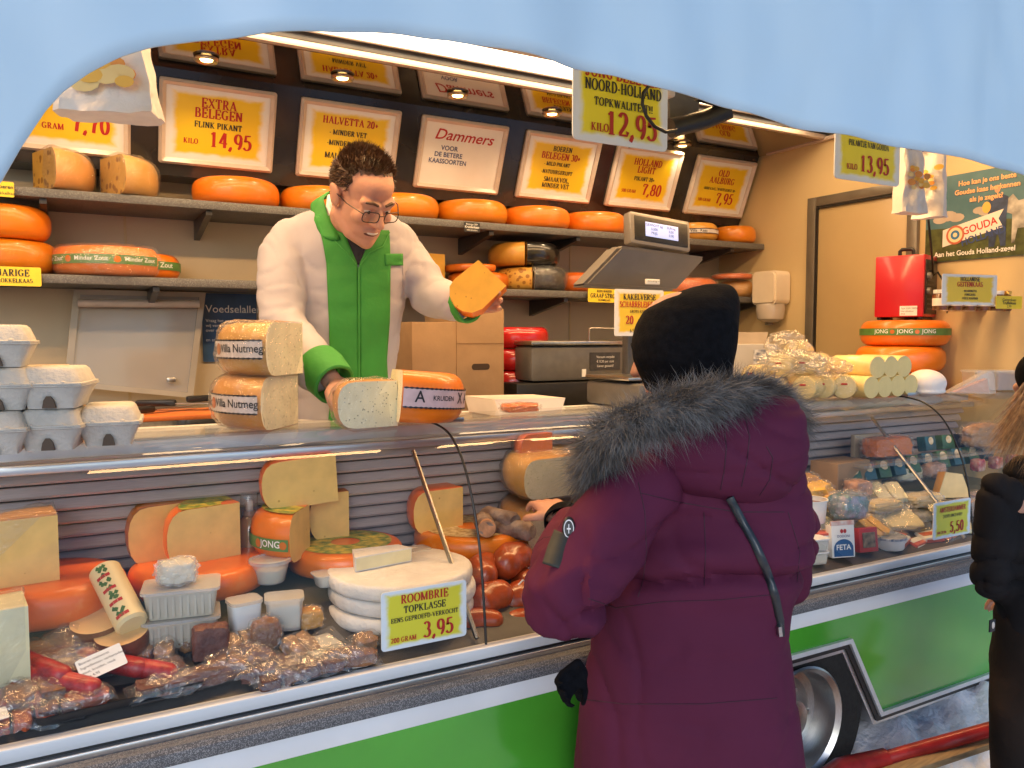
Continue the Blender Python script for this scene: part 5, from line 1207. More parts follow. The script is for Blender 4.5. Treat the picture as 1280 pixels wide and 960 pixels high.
bm = bm_(); prism(bm, [(-.072, -.002), (-.0705, 0), (-.0205, .10), (-.024, .103)], -.001, .041, XZ); obj('rind', bm, m_rind_y, t, False)
lump('wrapped_cheese', 'greyish wrapped cheese lying beside the right strut', PY(1225, 632, 1.86), (.16, .09, .06), mat('violet_wrap', (.32, .26, .30), .35, ns=20, na=.3), 47, 'cheese', grp=GR, wrap=m_wrap)
lump('wrapped_cheese', 'large brown wrapped cheese high at the right end of the case', PY(1228, 560, 1.98), (.24, .10, .11), mat('brown_paper', (.42, .22, .08), .5, ns=14, na=.2), 48, 'cheese', grp=GR, wrap=m_wrap, boxy=.4)
for k in range(3):
    lump('snack_pack', 'red foil pack behind the blonde hair, %s' % ('left one', 'middle one', 'right one')[k], PY(1222+22*k, 590-3*k, 1.94), (.06, .05, .06), mat('red_foil', (.40, .03, .05), .25, coat=.5, ns=20, col2=(.6, .45, .35)), 50+k, 'snack pack', grp='red foil packs', boxy=.6)
for k, (u, v, w_) in enumerate(((1180, 640, .14), (1200, 660, .12))):
    pouch('clear pack of pale slices right of the strut, %s' % ('rear', 'front')[k], PY(u, v, 1.80-.03*k), w_, .11, m_briep, R(-20), R(20), k=60+k, blobs=1, grp=GR, thick=.02)
# ------------------------------------------------------------------ on the glass top, right part
GRo = 'white goat cheese rolls on the glass top'
m_goat = mat('goat_cheese', (.80, .62, .26), .5, ns=18, na=.05, bump=.15, bs=60, sss=.05)
m_goat_y = mat('goat_roll_skin', (.82, .62, .24), .35, coat=.4, ns=14, na=.12)
base = PZ(1114, 497, ZT)
def roll(p, L_, r_, rz, lab, grp=GRo, ends=True, wrapm=None, k=0):
    t = thing('goat_cheese_roll', lab, 'cheese roll', p, rz, grp)
    bm = bm_(); lathe(bm, [(r_*.96, 0), (r_, .004), (r_, L_-.004), (r_*.9, L_), (0, L_)], 26, T(0, 0, r_, rx=R(-90))); obj('skin', bm, m_goat_y, t)
    bm = bm_(); lathe(bm, [(0, -.001), (r_*.965, 0)], 26, T(0, 0, r_, rx=R(-90))); obj('cut_end', bm, m_goat, t)
    if wrapm:
        bm = bm_(); lathe(bm, [(0, -.012), (r_*.7, -.012), (r_*1.07, .005), (r_*1.07, L_), (r_*.5, L_+.02)], 26, T(0, 0, r_, rx=R(-90))); wobble(bm, .006, 30, k); wobble(bm, .004, 70, k); obj('wrapping', bm, wrapm, t, ang=20)
    return t
rr_ = .042
names = ('first', 'second', 'third', 'fourth')
for k in range(4): roll(base+Vector((-.115+.086*k, .0+.006*k, 0)), .20, rr_, R(-4+2*(k%2)), 'open goat cheese roll, %s from the left in the bottom row' % names[k])
for k in range(3): roll(base+Vector((-.072+.086*k, .008+.006*k, .074)), .20, rr_, R(-6+3*(k%2)), 'open goat cheese roll, %s from the left in the top row' % names[k])
bl = PZ(1030, 500, ZT)
for k, (dx, dy, dz, rz, lab) in enumerate(((-.16, .10, 0, -60, 'film wrapped yellow roll beside the fur collar'), (-.06, .04, 0, -66, 'film wrapped yellow roll left of the open rolls, lowest'), (.05, .05, 0, -62, 'film wrapped yellow roll touching the open rolls'),
        (-.10, .12, .078, -64, 'film wrapped yellow roll on top at the left with a red clip'), (.0, .10, .078, -58, 'film wrapped yellow roll on top in the middle'), (.09, .12, .080, -60, 'film wrapped yellow roll on top next to the open ends'),
        (-.20, .16, .04, -70, 'film wrapped yellow roll farthest left against the fur'), (.12, .01, .0, -50, 'film wrapped yellow roll lowest beside the open bottom row'), (.02, .16, .125, -64, 'film wrapped yellow roll highest in the middle of the heap'))):
    t = roll(bl+Vector((dx, dy, dz)), .13, .043, R(rz), lab, 'film wrapped yellow rolls', wrapm=m_wrap, k=k)
    bm = bm_(); box(bm, (0, -.016, .055), (.022, .004, .007), .001); obj('clip', bm, m_red_ink, t)
p = PZ(1172, 494, ZT); bm = bm_(); ell(bm, (0, 0, .045), (.085, .07, .056), sub=3); ell(bm, (0, 0, .012), (.088, .072, .014), sub=2); bm = fuse(bm, .007, 5)
tag(obj('mozzarella_ball', bm, mat('white_curd', (.80, .74, .70), .45, ns=10, na=.04, sss=.1), loc=p+Vector((0, .05, 0))), 'smooth white dome of fresh cheese right of the rolls', 'fresh cheese')
p = PZ(1218, 492, ZT); t = thing('wrapped_cheese', 'clear wrapped triangular cheese packet right of the white dome', 'cheese packet', p, R(-40))
bm = bm_(); prism(bm, [(-.10, 0), (.08, 0), (.07, .085), (.05, .09)], 0, .06, XZ); obj('packet', bm, m_wrapm, t, False)
bm = bm_(); prism(bm, [(-.07, .004), (.06, .004), (.05, .06)], .012, .05, XZ); obj('contents', bm, mat('pink_slice', (.55, .30, .22), .5, ns=12, na=.2), t, False)
p = PZ(1212, 468, 1.232); p = PY(1205, 468, 2.30); tub_box('low clear tub with a printed label behind the white dome', (p.x, 2.30, 1.2315), .28, .14, .12, m_tub, m_tub, R(-30), fill=mat('tub_fill', (.48, .33, .18), .5, ns=30, na=.2), ribs=False, grp='tubs at the right end of the counter')
p = PY(1216, 448, 2.22); t = thing('price_card', 'small yellow tag standing on the low clear tub', 'card', (p.x, 2.26, 1.352), R(-30), group=None); bm = bm_(); box(bm, (0, 0, .02), (.13, .003, .04), .001); obj('card', bm, m_pr_gold, t); bm = bm_(); sans(bm, 'GEITENKAAS', .011, T(0, -.003, .02), 0, bold=.02); obj('lettering', bm, m_red_ink, t, False)
for k, (u, lab) in enumerate(((1242, 'tub of mixed nuts at the right end of the counter'), (1268, 'tub of orange snacks at the far right end of the counter'))):
    p = PZ(u, 488, ZT); tub_box(lab, (p.x, p.y+.06, ZT), .12, .10, .085, m_tub, m_tub, R(-20), fill=(mat('nuts', (.30, .17, .07), .6, ns=90, col2=(.7, .5, .3), bump=.8, bs=90), mat('snacks', (.45, .16, .05), .6, ns=90, col2=(.16, .1, .07), bump=.8, bs=90))[k], ribs=False, grp='tubs at the right end of the counter')
# ------------------------------------------------------------------ equipment behind the counter
# heater on a stack of orange wheels
hb = PY(1130, 432, 2.42)
for k in range(3):
    z0 = hb.z - .122*(2-k)+.0
    h_ = .120
    if k == 0: z0 = 1.2305; h_ = hb.z-.122-1.231-.001
    elif k == 1: z0 = hb.z-.122
    else: z0 = hb.z-.001
    cheese('gouda_cheese', ('orange wheel at the bottom under the red heater', 'orange wheel in the middle under the red heater', 'orange wheel with green jong band directly under the red heater')[k], Vector((hb.x-.03*(k < 2), hb.y, z0)), .195, h_, group='wheels under the red heater',
           band=None if k < 2 else (m_band_g, .032, [('JONG', 215, .018, 3), ('JONG', 245, .018, 3), ('JONG', 185, .018, 3), ('*', 230, .02, 4), ('*', 200, .02, 4)], 130, 300, .55))
t = thing('fan_heater', 'red box shaped fan heater on the stack of orange wheels', 'heater', (hb.x-.0, hb.y, hb.z+.122), R(-72))
bm = bm_(); box(bm, (0, 0, .155), (.215, .20, .285), .006); obj('body', bm, mat('red_enamel', (.52, .008, .02), .35, coat=.4, ns=6, na=.05), t)
bm = bm_(); box(bm, (.1095, 0, .15), (.006, .17, .25), .002); sp_ = obj('side_panel', bm, m_blk, t)
bm = bm_()
for i in range(9): box(bm, (.1135, -.0, .05+.022*i), (.003, .14, .008))
obj('grille', bm, m_dark, sp_, False)
for k in range(2):
    bm = bm_(); lathe(bm, [(.018, 0), (.016, .014), (0, .014)], 16, T(.113, -.06, .20-.07*k, ry=R(90))); obj('knob', bm, m_grey, t)
bm = bm_(); tube(bm, [(-.03, 0, .296), (-.03, 0, .325), (-.022, 0, .333), (.022, 0, .333), (.03, 0, .325), (.03, 0, .296)], .009, 8); obj('handle', bm, m_blk, t)
bm = bm_(); box(bm, (.045, -.1015, .04), (.075, .002, .045)); lb = obj('rating_label', bm, m_wht_ink, t)
bm = bm_()
for q, s in enumerate(('Type 230V 2000W', 'Niet afdekken', 'IPX4')): sans(bm, s, .007, T(.012, -.1030, .048-.013*q), 0, 'L')
obj('lettering', bm, m_blk_ink, lb, False)
for x in (-.09, .09):
    bm = bm_(); box(bm, (x, 0, .006), (.02, .17, .012), .003); obj('foot', bm, m_blk, t)
m_cable = m_blk
bm = bm_(); pts = [PY(u, v, y) for u, v, y in ((1160, 270, 2.2), (1163, 300, 2.22), (1166, 330, 2.28), (1166, 345, 2.32), (1172, 340, 2.3), (1180, 352, 2.28), (1185, 375, 2.28), (1184, 400, 2.30), (1178, 412, 2.32))]
tube(bm, pts, .005, 7); tag(obj('power_cable', bm, m_cable), 'black power cable hanging down to the red heater', 'cable')
# black cloth bag behind
lump('cloth_bag', 'crumpled black cloth bag on the worktop right of the heater', (PY(1205, 440, 2.55).x-.05, 2.5, 1.2315), (.30, .12, .21), m_blkm, 71, 'bag', grp=None, boxy=.3, amp=.35)
# price scale
sx0 = PY(818, 290, 2.45).x
t = thing('shop_scale', 'grey shop scale with a lit display on a stalk', 'scale', (sx0-.02, 2.45, 1.2305))
bm = bm_(); box(bm, (0, 0, .05), (.36, .34, .09), .015); obj('base', bm, m_grey, t)
bm = bm_(); box(bm, (0, .02, .112), (.38, .28, .014), .005); obj('pan', bm, m_steel, t)
bm = bm_(); box(bm, (.0, .12, .30), (.055, .045, .5), .012); obj('pole', bm, m_grey, t)
zz = lambda v, y=2.45: PY(780, v, y).z-1.2305
tx = lambda u, y=2.45: PY(u, 330, y).x-(sx0-.02)
m_cons = mat('console_grey', (.20, .185, .17), .32, coat=.2, ns=12, na=.06)
bm = bm_(); q = [(tx(724), zz(360)), (tx(842), zz(362)), (tx(866), zz(318)), (tx(758), zz(311))]
prism(bm, q, -.05, .04, lambda a, b, d: Vector((a, d - (b-zz(340))*.5, b))); bmesh.ops.bevel(bm, geom=bm.edges[:], offset=.012, segments=2, affect='EDGES'); obj('console', bm, m_cons, t)
bm = bm_(); box(bm, (tx(800), -.075, zz(353)), (.065, .01, .02), .002); ml = obj('maker_plate', bm, m_white, t); bm = bm_(); sans(bm, 'www.weegt.nl', .007, T(tx(800), -.0815, zz(353)), 0); obj('lettering', bm, m_blk_ink, ml, False)
bm = bm_(); box(bm, (tx(815), .015, zz(312)), (.115, .04, .12), .012); obj('neck', bm, m_cons, t)
dx = tx(819); dz = zz(288); wD = tx(857)-tx(782); hD = zz(267)-zz(309)
Md = T(dx, -.03, dz, rx=R(-8), ry=R(4))
bm = bm_(); box(bm, (0, .02, 0), (wD, .05, hD), .012, Md); hd = obj('display_head', bm, m_cons, t)
bm = bm_(); box(bm, (0, -.006, 0), (wD*.88, .004, hD*.74), .004, Md); obj('bezel', bm, m_blk, hd)
bm = bm_(); box(bm, (0, -.0085, 0), (wD*.54, .003, hD*.44), .001, Md); sc_ = obj('screen', bm, mat('lcd', (.35, .42, .72), .3, emit=.75), hd)
bm = bm_()
for k in range(3):
    sans(bm, ('GEWICHT kg', '0,000', 'PRIJS')[k], .010, Md @ T(-wD*.13, -.0105, hD*(.10-.12*k)), 0); sans(bm, ('EUR/kg', '0,00', '0,00')[k], .010, Md @ T(wD*.15, -.0105, hD*(.10-.12*k)), 0)
obj('lettering', bm, m_blue_ink, sc_, False)
# vacuum machine and black box
def eq(lab, name, cat, uL, uR, vT, vB, Y, d, m, z0=None, txt=None, bev=.01):
    a, b = PY(uL, vB, Y), PY(uR, vB, Y); z1 = PY((uL+uR)/2, vT, Y).z; z0 = a.z if z0 is None else z0; w = b.x-a.x
    t = thing(name, lab, cat, ((a.x+b.x)/2, Y+d/2, z0)); H = z1-z0
    bm = bm_(); box(bm, (0, 0, H/2), (w, d, H), bev); obj('case', bm, m, t); return t, w, d, H
zt_ = PY(700, 477, 3.05).z
t, w, d, H = eq('low black machine marked tasje under the grey vacuum machine', 'bag_box', 'box', 646, 790, 477, 515, 3.05, .14, m_blk, 1.121)
bm = bm_(); box(bm, (w*.30, -d/2-.002, H*.74), (w*.17, .003, H*.42)); o = obj('notice', bm, m_dark, t); bm = bm_(); sans(bm, 'TASJE', .017, T(w*.30, -d/2-.004, H*.78), 3, bold=.01); sans(bm, '\u20ac 1,-', .017, T(w*.30, -d/2-.004, H*.62), 3, bold=.01); obj('lettering', bm, INKS, o, False)
t, w, d, H = eq('grey vacuum packing machine with a steel lid', 'vacuum_machine', 'machine', 664, 786, 432, 476, 3.05, .16, m_grey, zt_+.001, bev=.018)
bm = bm_(); box(bm, (0, -.01, H+.012), (w*1.02, d*1.02, .02), .006); obj('lid', bm, m_steel, t)
bm = bm_(); tube(bm, [(w*.05, -.1, H+.02), (w*.05, -.1, H+.075), (w*.06, -.1, H+.08), (w*.5, -.1, H+.078)], .003, 6); obj('wire_handle', bm, m_steel, t)
bm = bm_(); box(bm, (w*.24, -d/2-.002, H*.55), (w*.32, .003, H*.5)); o = obj('notice', bm, m_dark, t); bm = bm_()
for q, s in enumerate(('Vacuum verpakt', '\u20ac 0,20 per stuk', 'Liever geseald?')): sans(bm, s, .011, T(w*.24, -d/2-.0045, H*(.64-.13*q)), 3)
obj('lettering', bm, INKS, o, False)
bm = bm_(); box(bm, (w*.02, -d/2-.002, H*.22), (.022, .003, .035)); obj('sticker', bm, m_wht_ink, t)
# yellow bin edge, gold tin, carton by the hat, white tray
a = PY(765, 505, 3.0); crate('yellow card box right of the black machine', (a.x+.05, 3.02, 1.121), (.12, .10, .11), m_yel, 0, 'card_box', 'box')
p = PY(790, 497, 2.62); bm = bm_(); lathe(bm, [(0, 0), (.05, 0), (.05, .125), (.046, .128), (0, .128)], 28); bm2 = tag(obj('gold_tin', bm, m_foil, loc=(p.x, 2.5, 1.2305)), 'gold foil tin half hidden behind the customer\'s face', 'tin')
bm2.scale = (1, 1, 1.35)
p = PY(645, 515, 2.45); t = thing('flat_tray', 'white flat carton tray on the worktop behind the glass', 'tray', (PY(645, 500, 2.42).x, 2.42, 1.2305), R(4))
bm = bm_(); prism(bm, [(-.13, 0), (.12, 0), (.14, .055), (-.15, .062)], -.1, .1, XZ); obj('tray', bm, mat('white_card', (.70, .62, .56), .6, ns=12, na=.05), t, False)
lump('wrapped_cheese', 'film wrapped orange rest piece before the flat white tray', PZ(660, 517, ZT)+Vector((0, .05, 0)), (.13, .07, .03), m_rind_d, 81, 'cheese', grp=None, wrap=m_wrap)
p = PY(938, 465, 2.42); t = thing('open_carton', 'open grey carton with an orange lid flap right of the hat', 'carton', (PY(940, 450, 2.42).x, 2.45, 1.2305), R(-30))
H = PY(940, 430, 2.45).z-1.2305
bm = bm_(); box(bm, (0, 0, H/2), (.20, .16, H), .003); obj('carton', bm, mat('grey_card', (.42, .40, .38), .6, ns=12, na=.05), t)
bm = bm_(); prism(bm, [(-.10, H), (.10, H), (.11, H+.05), (-.09, H+.05)], .075, .081, XZ); obj('flap', bm, m_card2, t, False)
bm = bm_(); box(bm, (.03, -.082, H*.78), (.05, .002, .06)); o = obj('print', bm, mat('blue_white_print', (.10, .12, .2), .5, ns=60, col2=(.75, .75, .75)), t)
# soap dispenser
p = PX(974, 374, X1); z0, z1 = PX(974, 407, X1).z, PX(974, 340, X1).z; H = z1-z0
t = thing('towel_dispenser', 'cream wall dispenser with a clear bottom beside the door', 'dispenser', (X1-.003, p.y, z0), R(-90))
m_dis = mat('dispenser_cream', (.74, .64, .50), .35, coat=.3, ns=8, na=.03)
W_ = PX(953, 374, X1).y-PX(992, 374, X1).y; W_ = abs(W_)*.78
bm = bm_(); prism(bm, rrect(W_, H*.62, .03), -.13, 0, lambda a, b, d: Vector((a, d, b+H*.69))); bmesh.ops.bevel(bm, geom=[e for e in bm.edges if abs(e.verts[0].co.y-e.verts[1].co.y) < .01], offset=.012, segments=2, affect='EDGES'); obj('cover', bm, m_dis, t)
bm = bm_(); lathe(bm, [(W_*.44, H*.40), (W_*.46, H*.30), (W_*.40, H*.12), (W_*.25, H*.06), (0, H*.05)], 24, T(0, -.066, 0, s=1)); obj('reservoir', bm, mat('reservoir', (.48, .42, .36), .2, coat=.6, ns=8, na=.05), t)
bm = bm_(); box(bm, (0, -.075, H*.03), (.03, .04, H*.05), .005); obj('nozzle', bm, m_grey, t)
# glass jars and boxes on the end shelf
ez_ = PY(1220, 386, 1.93).z; ex0 = PY(1170, 386, 1.95).x
bm = bm_(); box(bm, (0, 0, -.012), (.95, .26, .022), .003); es = tp('end_shelf', bm, m_acryl); es.location = Vector((ex0+.66, 2.04, ez_))+tr_inv; es.rotation_euler = (0, 0, R(-12))
m_jar = mat('jar_brown', (.16, .06, .02), .15, coat=.7, ns=20, na=.3)
for k in range(9):
    x = ex0+.26+.075*k; y = 2.10-.016*k
    t = thing('glass_jar', 'small dark jar with a pale lid, %s in the row on the end shelf' % ('first second third fourth fifth sixth seventh eighth ninth'.split()[k]), 'jar', (x, y, ez_+.0), group='jars on the end shelf')
    bm = bm_(); lathe(bm, [(0, 0), (.028, 0), (.031, .005), (.031, .06), (.026, .068), (.026, .072)], 18); obj('glass', bm, m_jar, t)
    bm = bm_(); lathe(bm, [(.028, .070), (.029, .073), (.029, .086), (0, .087)], 18); obj('lid', bm, m_foil if k % 2 else m_white, t)
    bm = bm_(); lathe(bm, [(.0316, .018), (.0316, .05)], 18); obj('label', bm, m_pr_white, t)
for k in range(3):
    p = Vector((ex0+.50+.17*k, 2.10-.04*k, ez_)); crate('printed sleeve box behind the jars, %s of three' % ('left', 'middle', 'right')[k], p+Vector((0, .06, 0)), (.15, .05, .14), mat('sleeve_brown', (.30, .13, .06), .5, ns=25, col2=(.66, .55, .42)), R(-12), 'sleeve_box', 'box', group='sleeve boxes on the end shelf')
# ------------------------------------------------------------------ things hanging under the hatch
def hang_bag(lab, u, vT, vB, w, Y, rz=0, k=0, txt=True):
    z0, z1 = PY(u, vB, Y).z, PY(u, vT, Y).z; H = z1-z0; x = PY(u, (vT+vB)/2, Y).x
    t = thing('paper_bag', lab, 'paper bag', (x, Y, z0), rz, 'printed paper bags hanging under the hatch')
    bm = bm_(); NZ, NA = 22, 36; g = []
    for i in range(NZ+1):
        f = i/NZ; row = []
        for j in range(NA):
            a = 2*math.pi*j/NA; cx, cy = math.cos(a), math.sin(a); mx = max(abs(cx), abs(cy)*1.0)
            qx, qy = cx/mx, cy/mx
            e = 1-.25*f
            x_ = qx*w/2*e; y_ = qy*w*.28*(1-.55*f)
            n_ = nz((x_*1.2, y_*1.2, f*H), 22, k)*.010 + ridge((x_, y_, f*H), 12, k)*.004
            row.append(bm.verts.new((x_*(1+n_*3), y_+n_*1.5, f*H + .012*nz((x_, y_, 0), 18, k)*(1-f))))
        g.append(row)
    for i in range(NZ):
        for j in range(NA): bm.faces.new([g[i][j], g[i][(j+1) % NA], g[i+1][(j+1) % NA], g[i+1][j]])
    bm.faces.new(g[0][::-1]); bm.faces.new(g[-1]); obj('bag', bm, mat('bag_paper', (.78, .73, .68), .5, ns=9, na=.05, bump=.4, bs=40), t)
    bm = bm_(); r2 = random.Random(k)
    for i in range(16):
        cx = r2.uniform(-.36, .36)*w; cz = H*(.30+.26*r2.random()); rw = w*r2.uniform(.09, .17)
        f = cz/H; y_ = -w*.28*(1-.55*f)-.006-.0006*i
        vs = [bm.verts.new((cx+rw*math.cos(R(q)), y_, cz+rw*.62*math.sin(R(q)))) for q in range(0, 360, 30)]; bm.faces.new(vs).material_index = i % 3
    obj('cheese_print', bm, [mat('print_yel', (.80, .47, .06), .5), mat('print_org', (.75, .30, .04), .5), mat('print_lt', (.82, .62, .25), .5)], t, False)
    bm = bm_(); f = .8; y_ = -w*.28*(1-.55*f)-.010
    prism(bm, [(-w*.28, H*.76), (w*.28, H*.80), (w*.28, H*.90), (-w*.28, H*.86)], y_, y_+.001, XZ); bo = obj('banner_print', bm, mat('print_blue', (.03, .05, .25), .5), t, False)
    bm = bm_(); sans(bm, 'Goudse', H*.045, T(0, y_-.001, H*.81), 3, bold=.01); obj('lettering', bm, INKS, bo, False)
    bm = bm_(); tube(bm, [(0, 0, H-.01), (0, 0, H+.3)], .002, 5); obj('cord', bm, m_white, t)
hang_bag('white printed paper bag hanging before the 7,70 sign', 136, 40, 146, .18, 1.80, R(-24), 3)
hang_bag('white printed paper bag hanging at the right beside the 13,95 sign', 1139, 165, 268, .115, 1.90, R(-10), 8)
hang_bag('white printed paper bag hanging at the right behind the other one', 1163, 165, 272, .115, 1.94, R(-75), 11)
# hatch arm and its cable
t = thing('awning_arm', 'black awning arm housing with a round tube under the hatch', 'awning arm', (0, 0, 0))
A_ = [PY(u, v, 1.75) for u, v in ((832, 100), (878, 112), (872, 162), (836, 165))]
bm = bm_(); c_ = [bm.verts.new(p) for p in A_]; c2 = [bm.verts.new(p+Vector((.02, .22, 0))) for p in A_]
bm.faces.new(c_); bm.faces.new(c2[::-1])
for i in range(4): bm.faces.new([c_[i], c_[(i+1) % 4], c2[(i+1) % 4], c2[i]])
bmesh.ops.bevel(bm, geom=bm.edges[:], offset=.006, segments=2, affect='EDGES'); obj('housing', bm, m_grey, t)
bm = bm_(); tube(bm, [PY(838, 160, 1.72), PY(880, 150, 1.70), PY(912, 137, 1.66)], .026, 14); obj('tube', bm, m_blk, t)
bm = bm_(); tube(bm, [PY(872, 118, 1.68), PY(915, 130, 1.66)], .018, 10); obj('tube', bm, m_blk, t)
bm = bm_(); box(bm, PY(828, 108, 1.66), (.05, .05, .06), .006); obj('bracket', bm, m_frame, t)
bm = bm_(); pts = [(824, 104), (812, 106), (804, 116), (803, 130), (808, 145), (818, 158), (832, 165), (846, 163)]
tube(bm, [PY(u, v, 1.56) for u, v in pts], .0045, 7); tag(obj('power_cable', bm, m_blk), 'black cable looping in front of the noord-holland sign', 'cable')
# red bar and wooden lath on the snow
p0, p1, p2 = PZ(1050, 962, .20), PZ(1108, 948, .22), PZ(1262, 905, .31)
t = thing('tow_bar', 'red metal bar lying on the snow beside the trailer wheel', 'bar', (0, 0, 0))
bm = bm_(); tube(bm, [p1, p1+(p2-p1)*.3, p1+(p2-p1)*1.7], .022, 12); obj('rod', bm, mat('red_paint', (.36, .02, .02), .35, coat=.3, ns=20, na=.25), t)
bm = bm_(); tube(bm, [p0+Vector((-.10, 0, -.02)), p0, p1], [.03, .034, .03], 12); obj('grip', bm, mat('red_paint', (.36, .02, .02)), t)
bm = bm_(); a_, b_ = PZ(1100, 972, .20), PZ(1262, 918, .27); d_ = b_-a_; Mx = Matrix.Translation((a_+b_)/2) @ d_.to_track_quat('X', 'Z').to_matrix().to_4x4(); box(bm, (0, 0, 0), (d_.length*1.6, .05, .02), .003, Mx)
tag(obj('wooden_lath', bm, mat('lath_wood', (.36, .25, .13), .7, ns=5, na=.25, stretch=(1, 14, 14))), 'thin wooden lath on the snow below the red bar', 'lath')

# ------------------------------------------------------------------ more loose goods filling the case
m_tan = mat('tan_slices', (.34, .17, .07), .5, ns=26, na=.35, bump=.4, bs=60)
more = [(92, 842, .10, .08, m_meat2, 14, 22, 'clear pack of brown slices between the stumps and the tubs'), (195, 822, .10, .08, m_tan, -20, 24, 'crinkled clear pack leaning on the lower ribbed tub'),
 (208, 848, .09, .07, m_meat, 10, 14, 'small dark meat pack left of the long dried meat'), (300, 815, .11, .08, m_tan, 18, 26, 'glossy clear pack behind the upright dried meat'),
 (322, 850, .10, .06, m_meat, -8, 12, 'flat dark meat pack right of the long dried meat'), (372, 818, .09, .08, m_tan, 30, 30, 'clear pack standing against the brie stack'),
 (428, 832, .11, .06, m_meat2, -4, 12, 'brown meat pack directly before the lowest brie'), (352, 860, .12, .05, m_meat, 4, 8, 'narrow dark pack along the front rail'),
 (110, 885, .10, .06, m_rook, 4, 10, 'pack of small sausages at the rail under the printed label'), (75, 900, .09, .05, m_meat, 0, 8, 'dark pack at the rail left of the salami tray'),
 (12, 855, .10, .08, m_tan, -20, 26, 'clear pack of tan slices at the far left behind the sausages'), (246, 812, .08, .06, m_tan, -30, 20, 'small crinkled pack between the ribbed tubs and the dried meat'),
 (455, 812, .07, .05, m_tan, 12, 20, 'tiny clear pack tucked beside the lowest brie')]
for k, (u, v, w_, l_, m, rz, tx_, lab) in enumerate(more): pouch(lab, pf(u, v, .006), w_, l_, m, R(rz), R(tx_), k=100+k, blobs=1+k % 2, thick=.028)
pouch('bag of yellow slices right of the customer low in the case', PY(1088, 665, 1.80), .14, .11, m_paste_y, R(10), R(30), k=131, grp=GR, blobs=2, thick=.03)
pouch('pack of pale cheese cubes under the orange block', PY(1105, 622, 1.92), .16, .12, m_briep, R(-18), R(34), k=132, grp=GR, blobs=2, thick=.04)
pouch('pack of ham slices under the amsterdammer sign', PY(1178, 672, 1.76), .12, .09, mat('pink_ham', (.55, .25, .2)), R(8), R(20), k=133, grp=GR, thick=.02)
pouch('pack of tan slices behind the round striped tub', PY(1110, 668, 1.82), .13, .10, m_tan, R(-6), R(30), k=134, grp=GR, thick=.03)
pouch('pack of cream slices left of the feta carton', PY(1030, 665, 1.82), .13, .10, m_briep, R(14), R(30), k=135, grp=GR, thick=.03)
for k, (u, v, y, s_, m, lab) in enumerate(((1000, 625, 1.98, (.16, .1, .1), m_rind_y, 'film wrapped tan cheese hidden behind the plum sleeve'), (1135, 600, 2.02, (.2, .08, .06), m_briep, 'long pale wrapped cheese behind the row of green packs'), (1165, 598, 1.98, (.12, .08, .07), mat('pinkish', (.6, .33, .22)), 'pinkish wrapped cheese at the strut'),
   (1205, 645, 1.84, (.13, .09, .07), m_tan, 'tan wrapped cheese right of the strut'), (1150, 655, 1.86, (.14, .08, .06), m_cream, 'cream wrapped cheese behind the red and white packs'), (1250, 660, 1.82, (.2, .1, .08), mat('violet_wrap', (.32, .26, .30)), 'dusky wrapped cheese behind the child'), (1040, 640, 1.88, (.12, .08, .07), m_paste_y, 'yellow wrapped cheese above the white tub'))):
    lump('wrapped_cheese', lab, PY(u, v, y), s_, m, 140+k, 'cheese', grp=GR, wrap=m_wrapm if k % 2 else m_wrap, boxy=.5)
for k, (u, v, y, r_, lab) in enumerate(((575, 735, 1.90, .03, 'smoked sausage just left of the strut behind the brie'), (690, 742, 1.84, .034, 'smoked sausage under the plum sleeve'), (682, 770, 1.79, .034, 'smoked sausage at the rail below the sleeve'), (600, 775, 1.77, .03, 'smoked sausage at the rail beside the strut foot'))):
    bm = bm_(); d_ = Vector((math.cos(k), math.sin(k), .15))*.035; chain(bm, [(-d_, r_*.92), (Vector((0, .008, 0)), r_), (d_, r_*.9)]); tag(obj('smoked_sausage', fuse(bm, .005, 4), m_rook, loc=PY(u, v, y)), lab, 'sausage', GS)

for k, (dx, dy, dz, s_, lab) in enumerate(((-.10, .06, .12, (.22, .16, .07), 'loose crumpled film lying over the left of the roll heap'), (.04, .02, .10, (.16, .12, .06), 'loose crumpled film bunched before the open roll ends'), (-.02, .16, .17, (.14, .12, .09), 'film bag knot standing up on the roll heap'))):
    bm = bm_(); ell(bm, (0, 0, 0), (1, 1, 1), sub=4)
    for v in bm.verts: q = v.co*(1+.35*ridge(v.co, 2.2, k)+.15*nz(v.co, 7, k)); v.co = Vector((q.x*s_[0]/2, q.y*s_[1]/2, q.z*s_[2]/2+s_[2]*.3))
    tag(obj('film_wrap', bm, m_pack, loc=bl+Vector((dx, dy, dz)), ang=25), lab, 'plastic film', 'loose film on the roll heap')

for k, (u, v, w_, l_, m, rz, tx_, lab) in enumerate(((85, 812, .12, .09, m_meat, -25, 26, 'dark vacuum pack behind the smoked stumps'), (45, 880, .13, .08, m_meat2, 12, 14, 'brown vacuum pack overlapping the sausages at the left corner'), (205, 872, .14, .06, m_meat, 6, 8, 'flat black looking pack at the rail under the dried meat'),
   (285, 842, .10, .07, m_meat2, -14, 20, 'reddish brown pack wedged between the dried meats'), (318, 832, .09, .08, m_meat, 22, 28, 'dark crumpled pack under the white packets'), (400, 848, .13, .05, m_meat, 3, 8, 'long dark pack at the rail left of the roombrie sign'),
   (450, 836, .10, .05, m_meat2, -3, 8, 'small brown pack at the rail touching the roombrie sign'), (120, 835, .10, .07, m_meat, -8, 24, 'dark pack lying on the salamis behind the printed label'), (180, 800, .08, .07, m_tan, 20, 30, 'clear pack between the leaf print log and the ribbed tubs'))):
    pouch(lab, pf(u, v, .012), w_, l_, m, R(rz), R(tx_), k=201+k*2, blobs=1+k % 2, thick=.028)
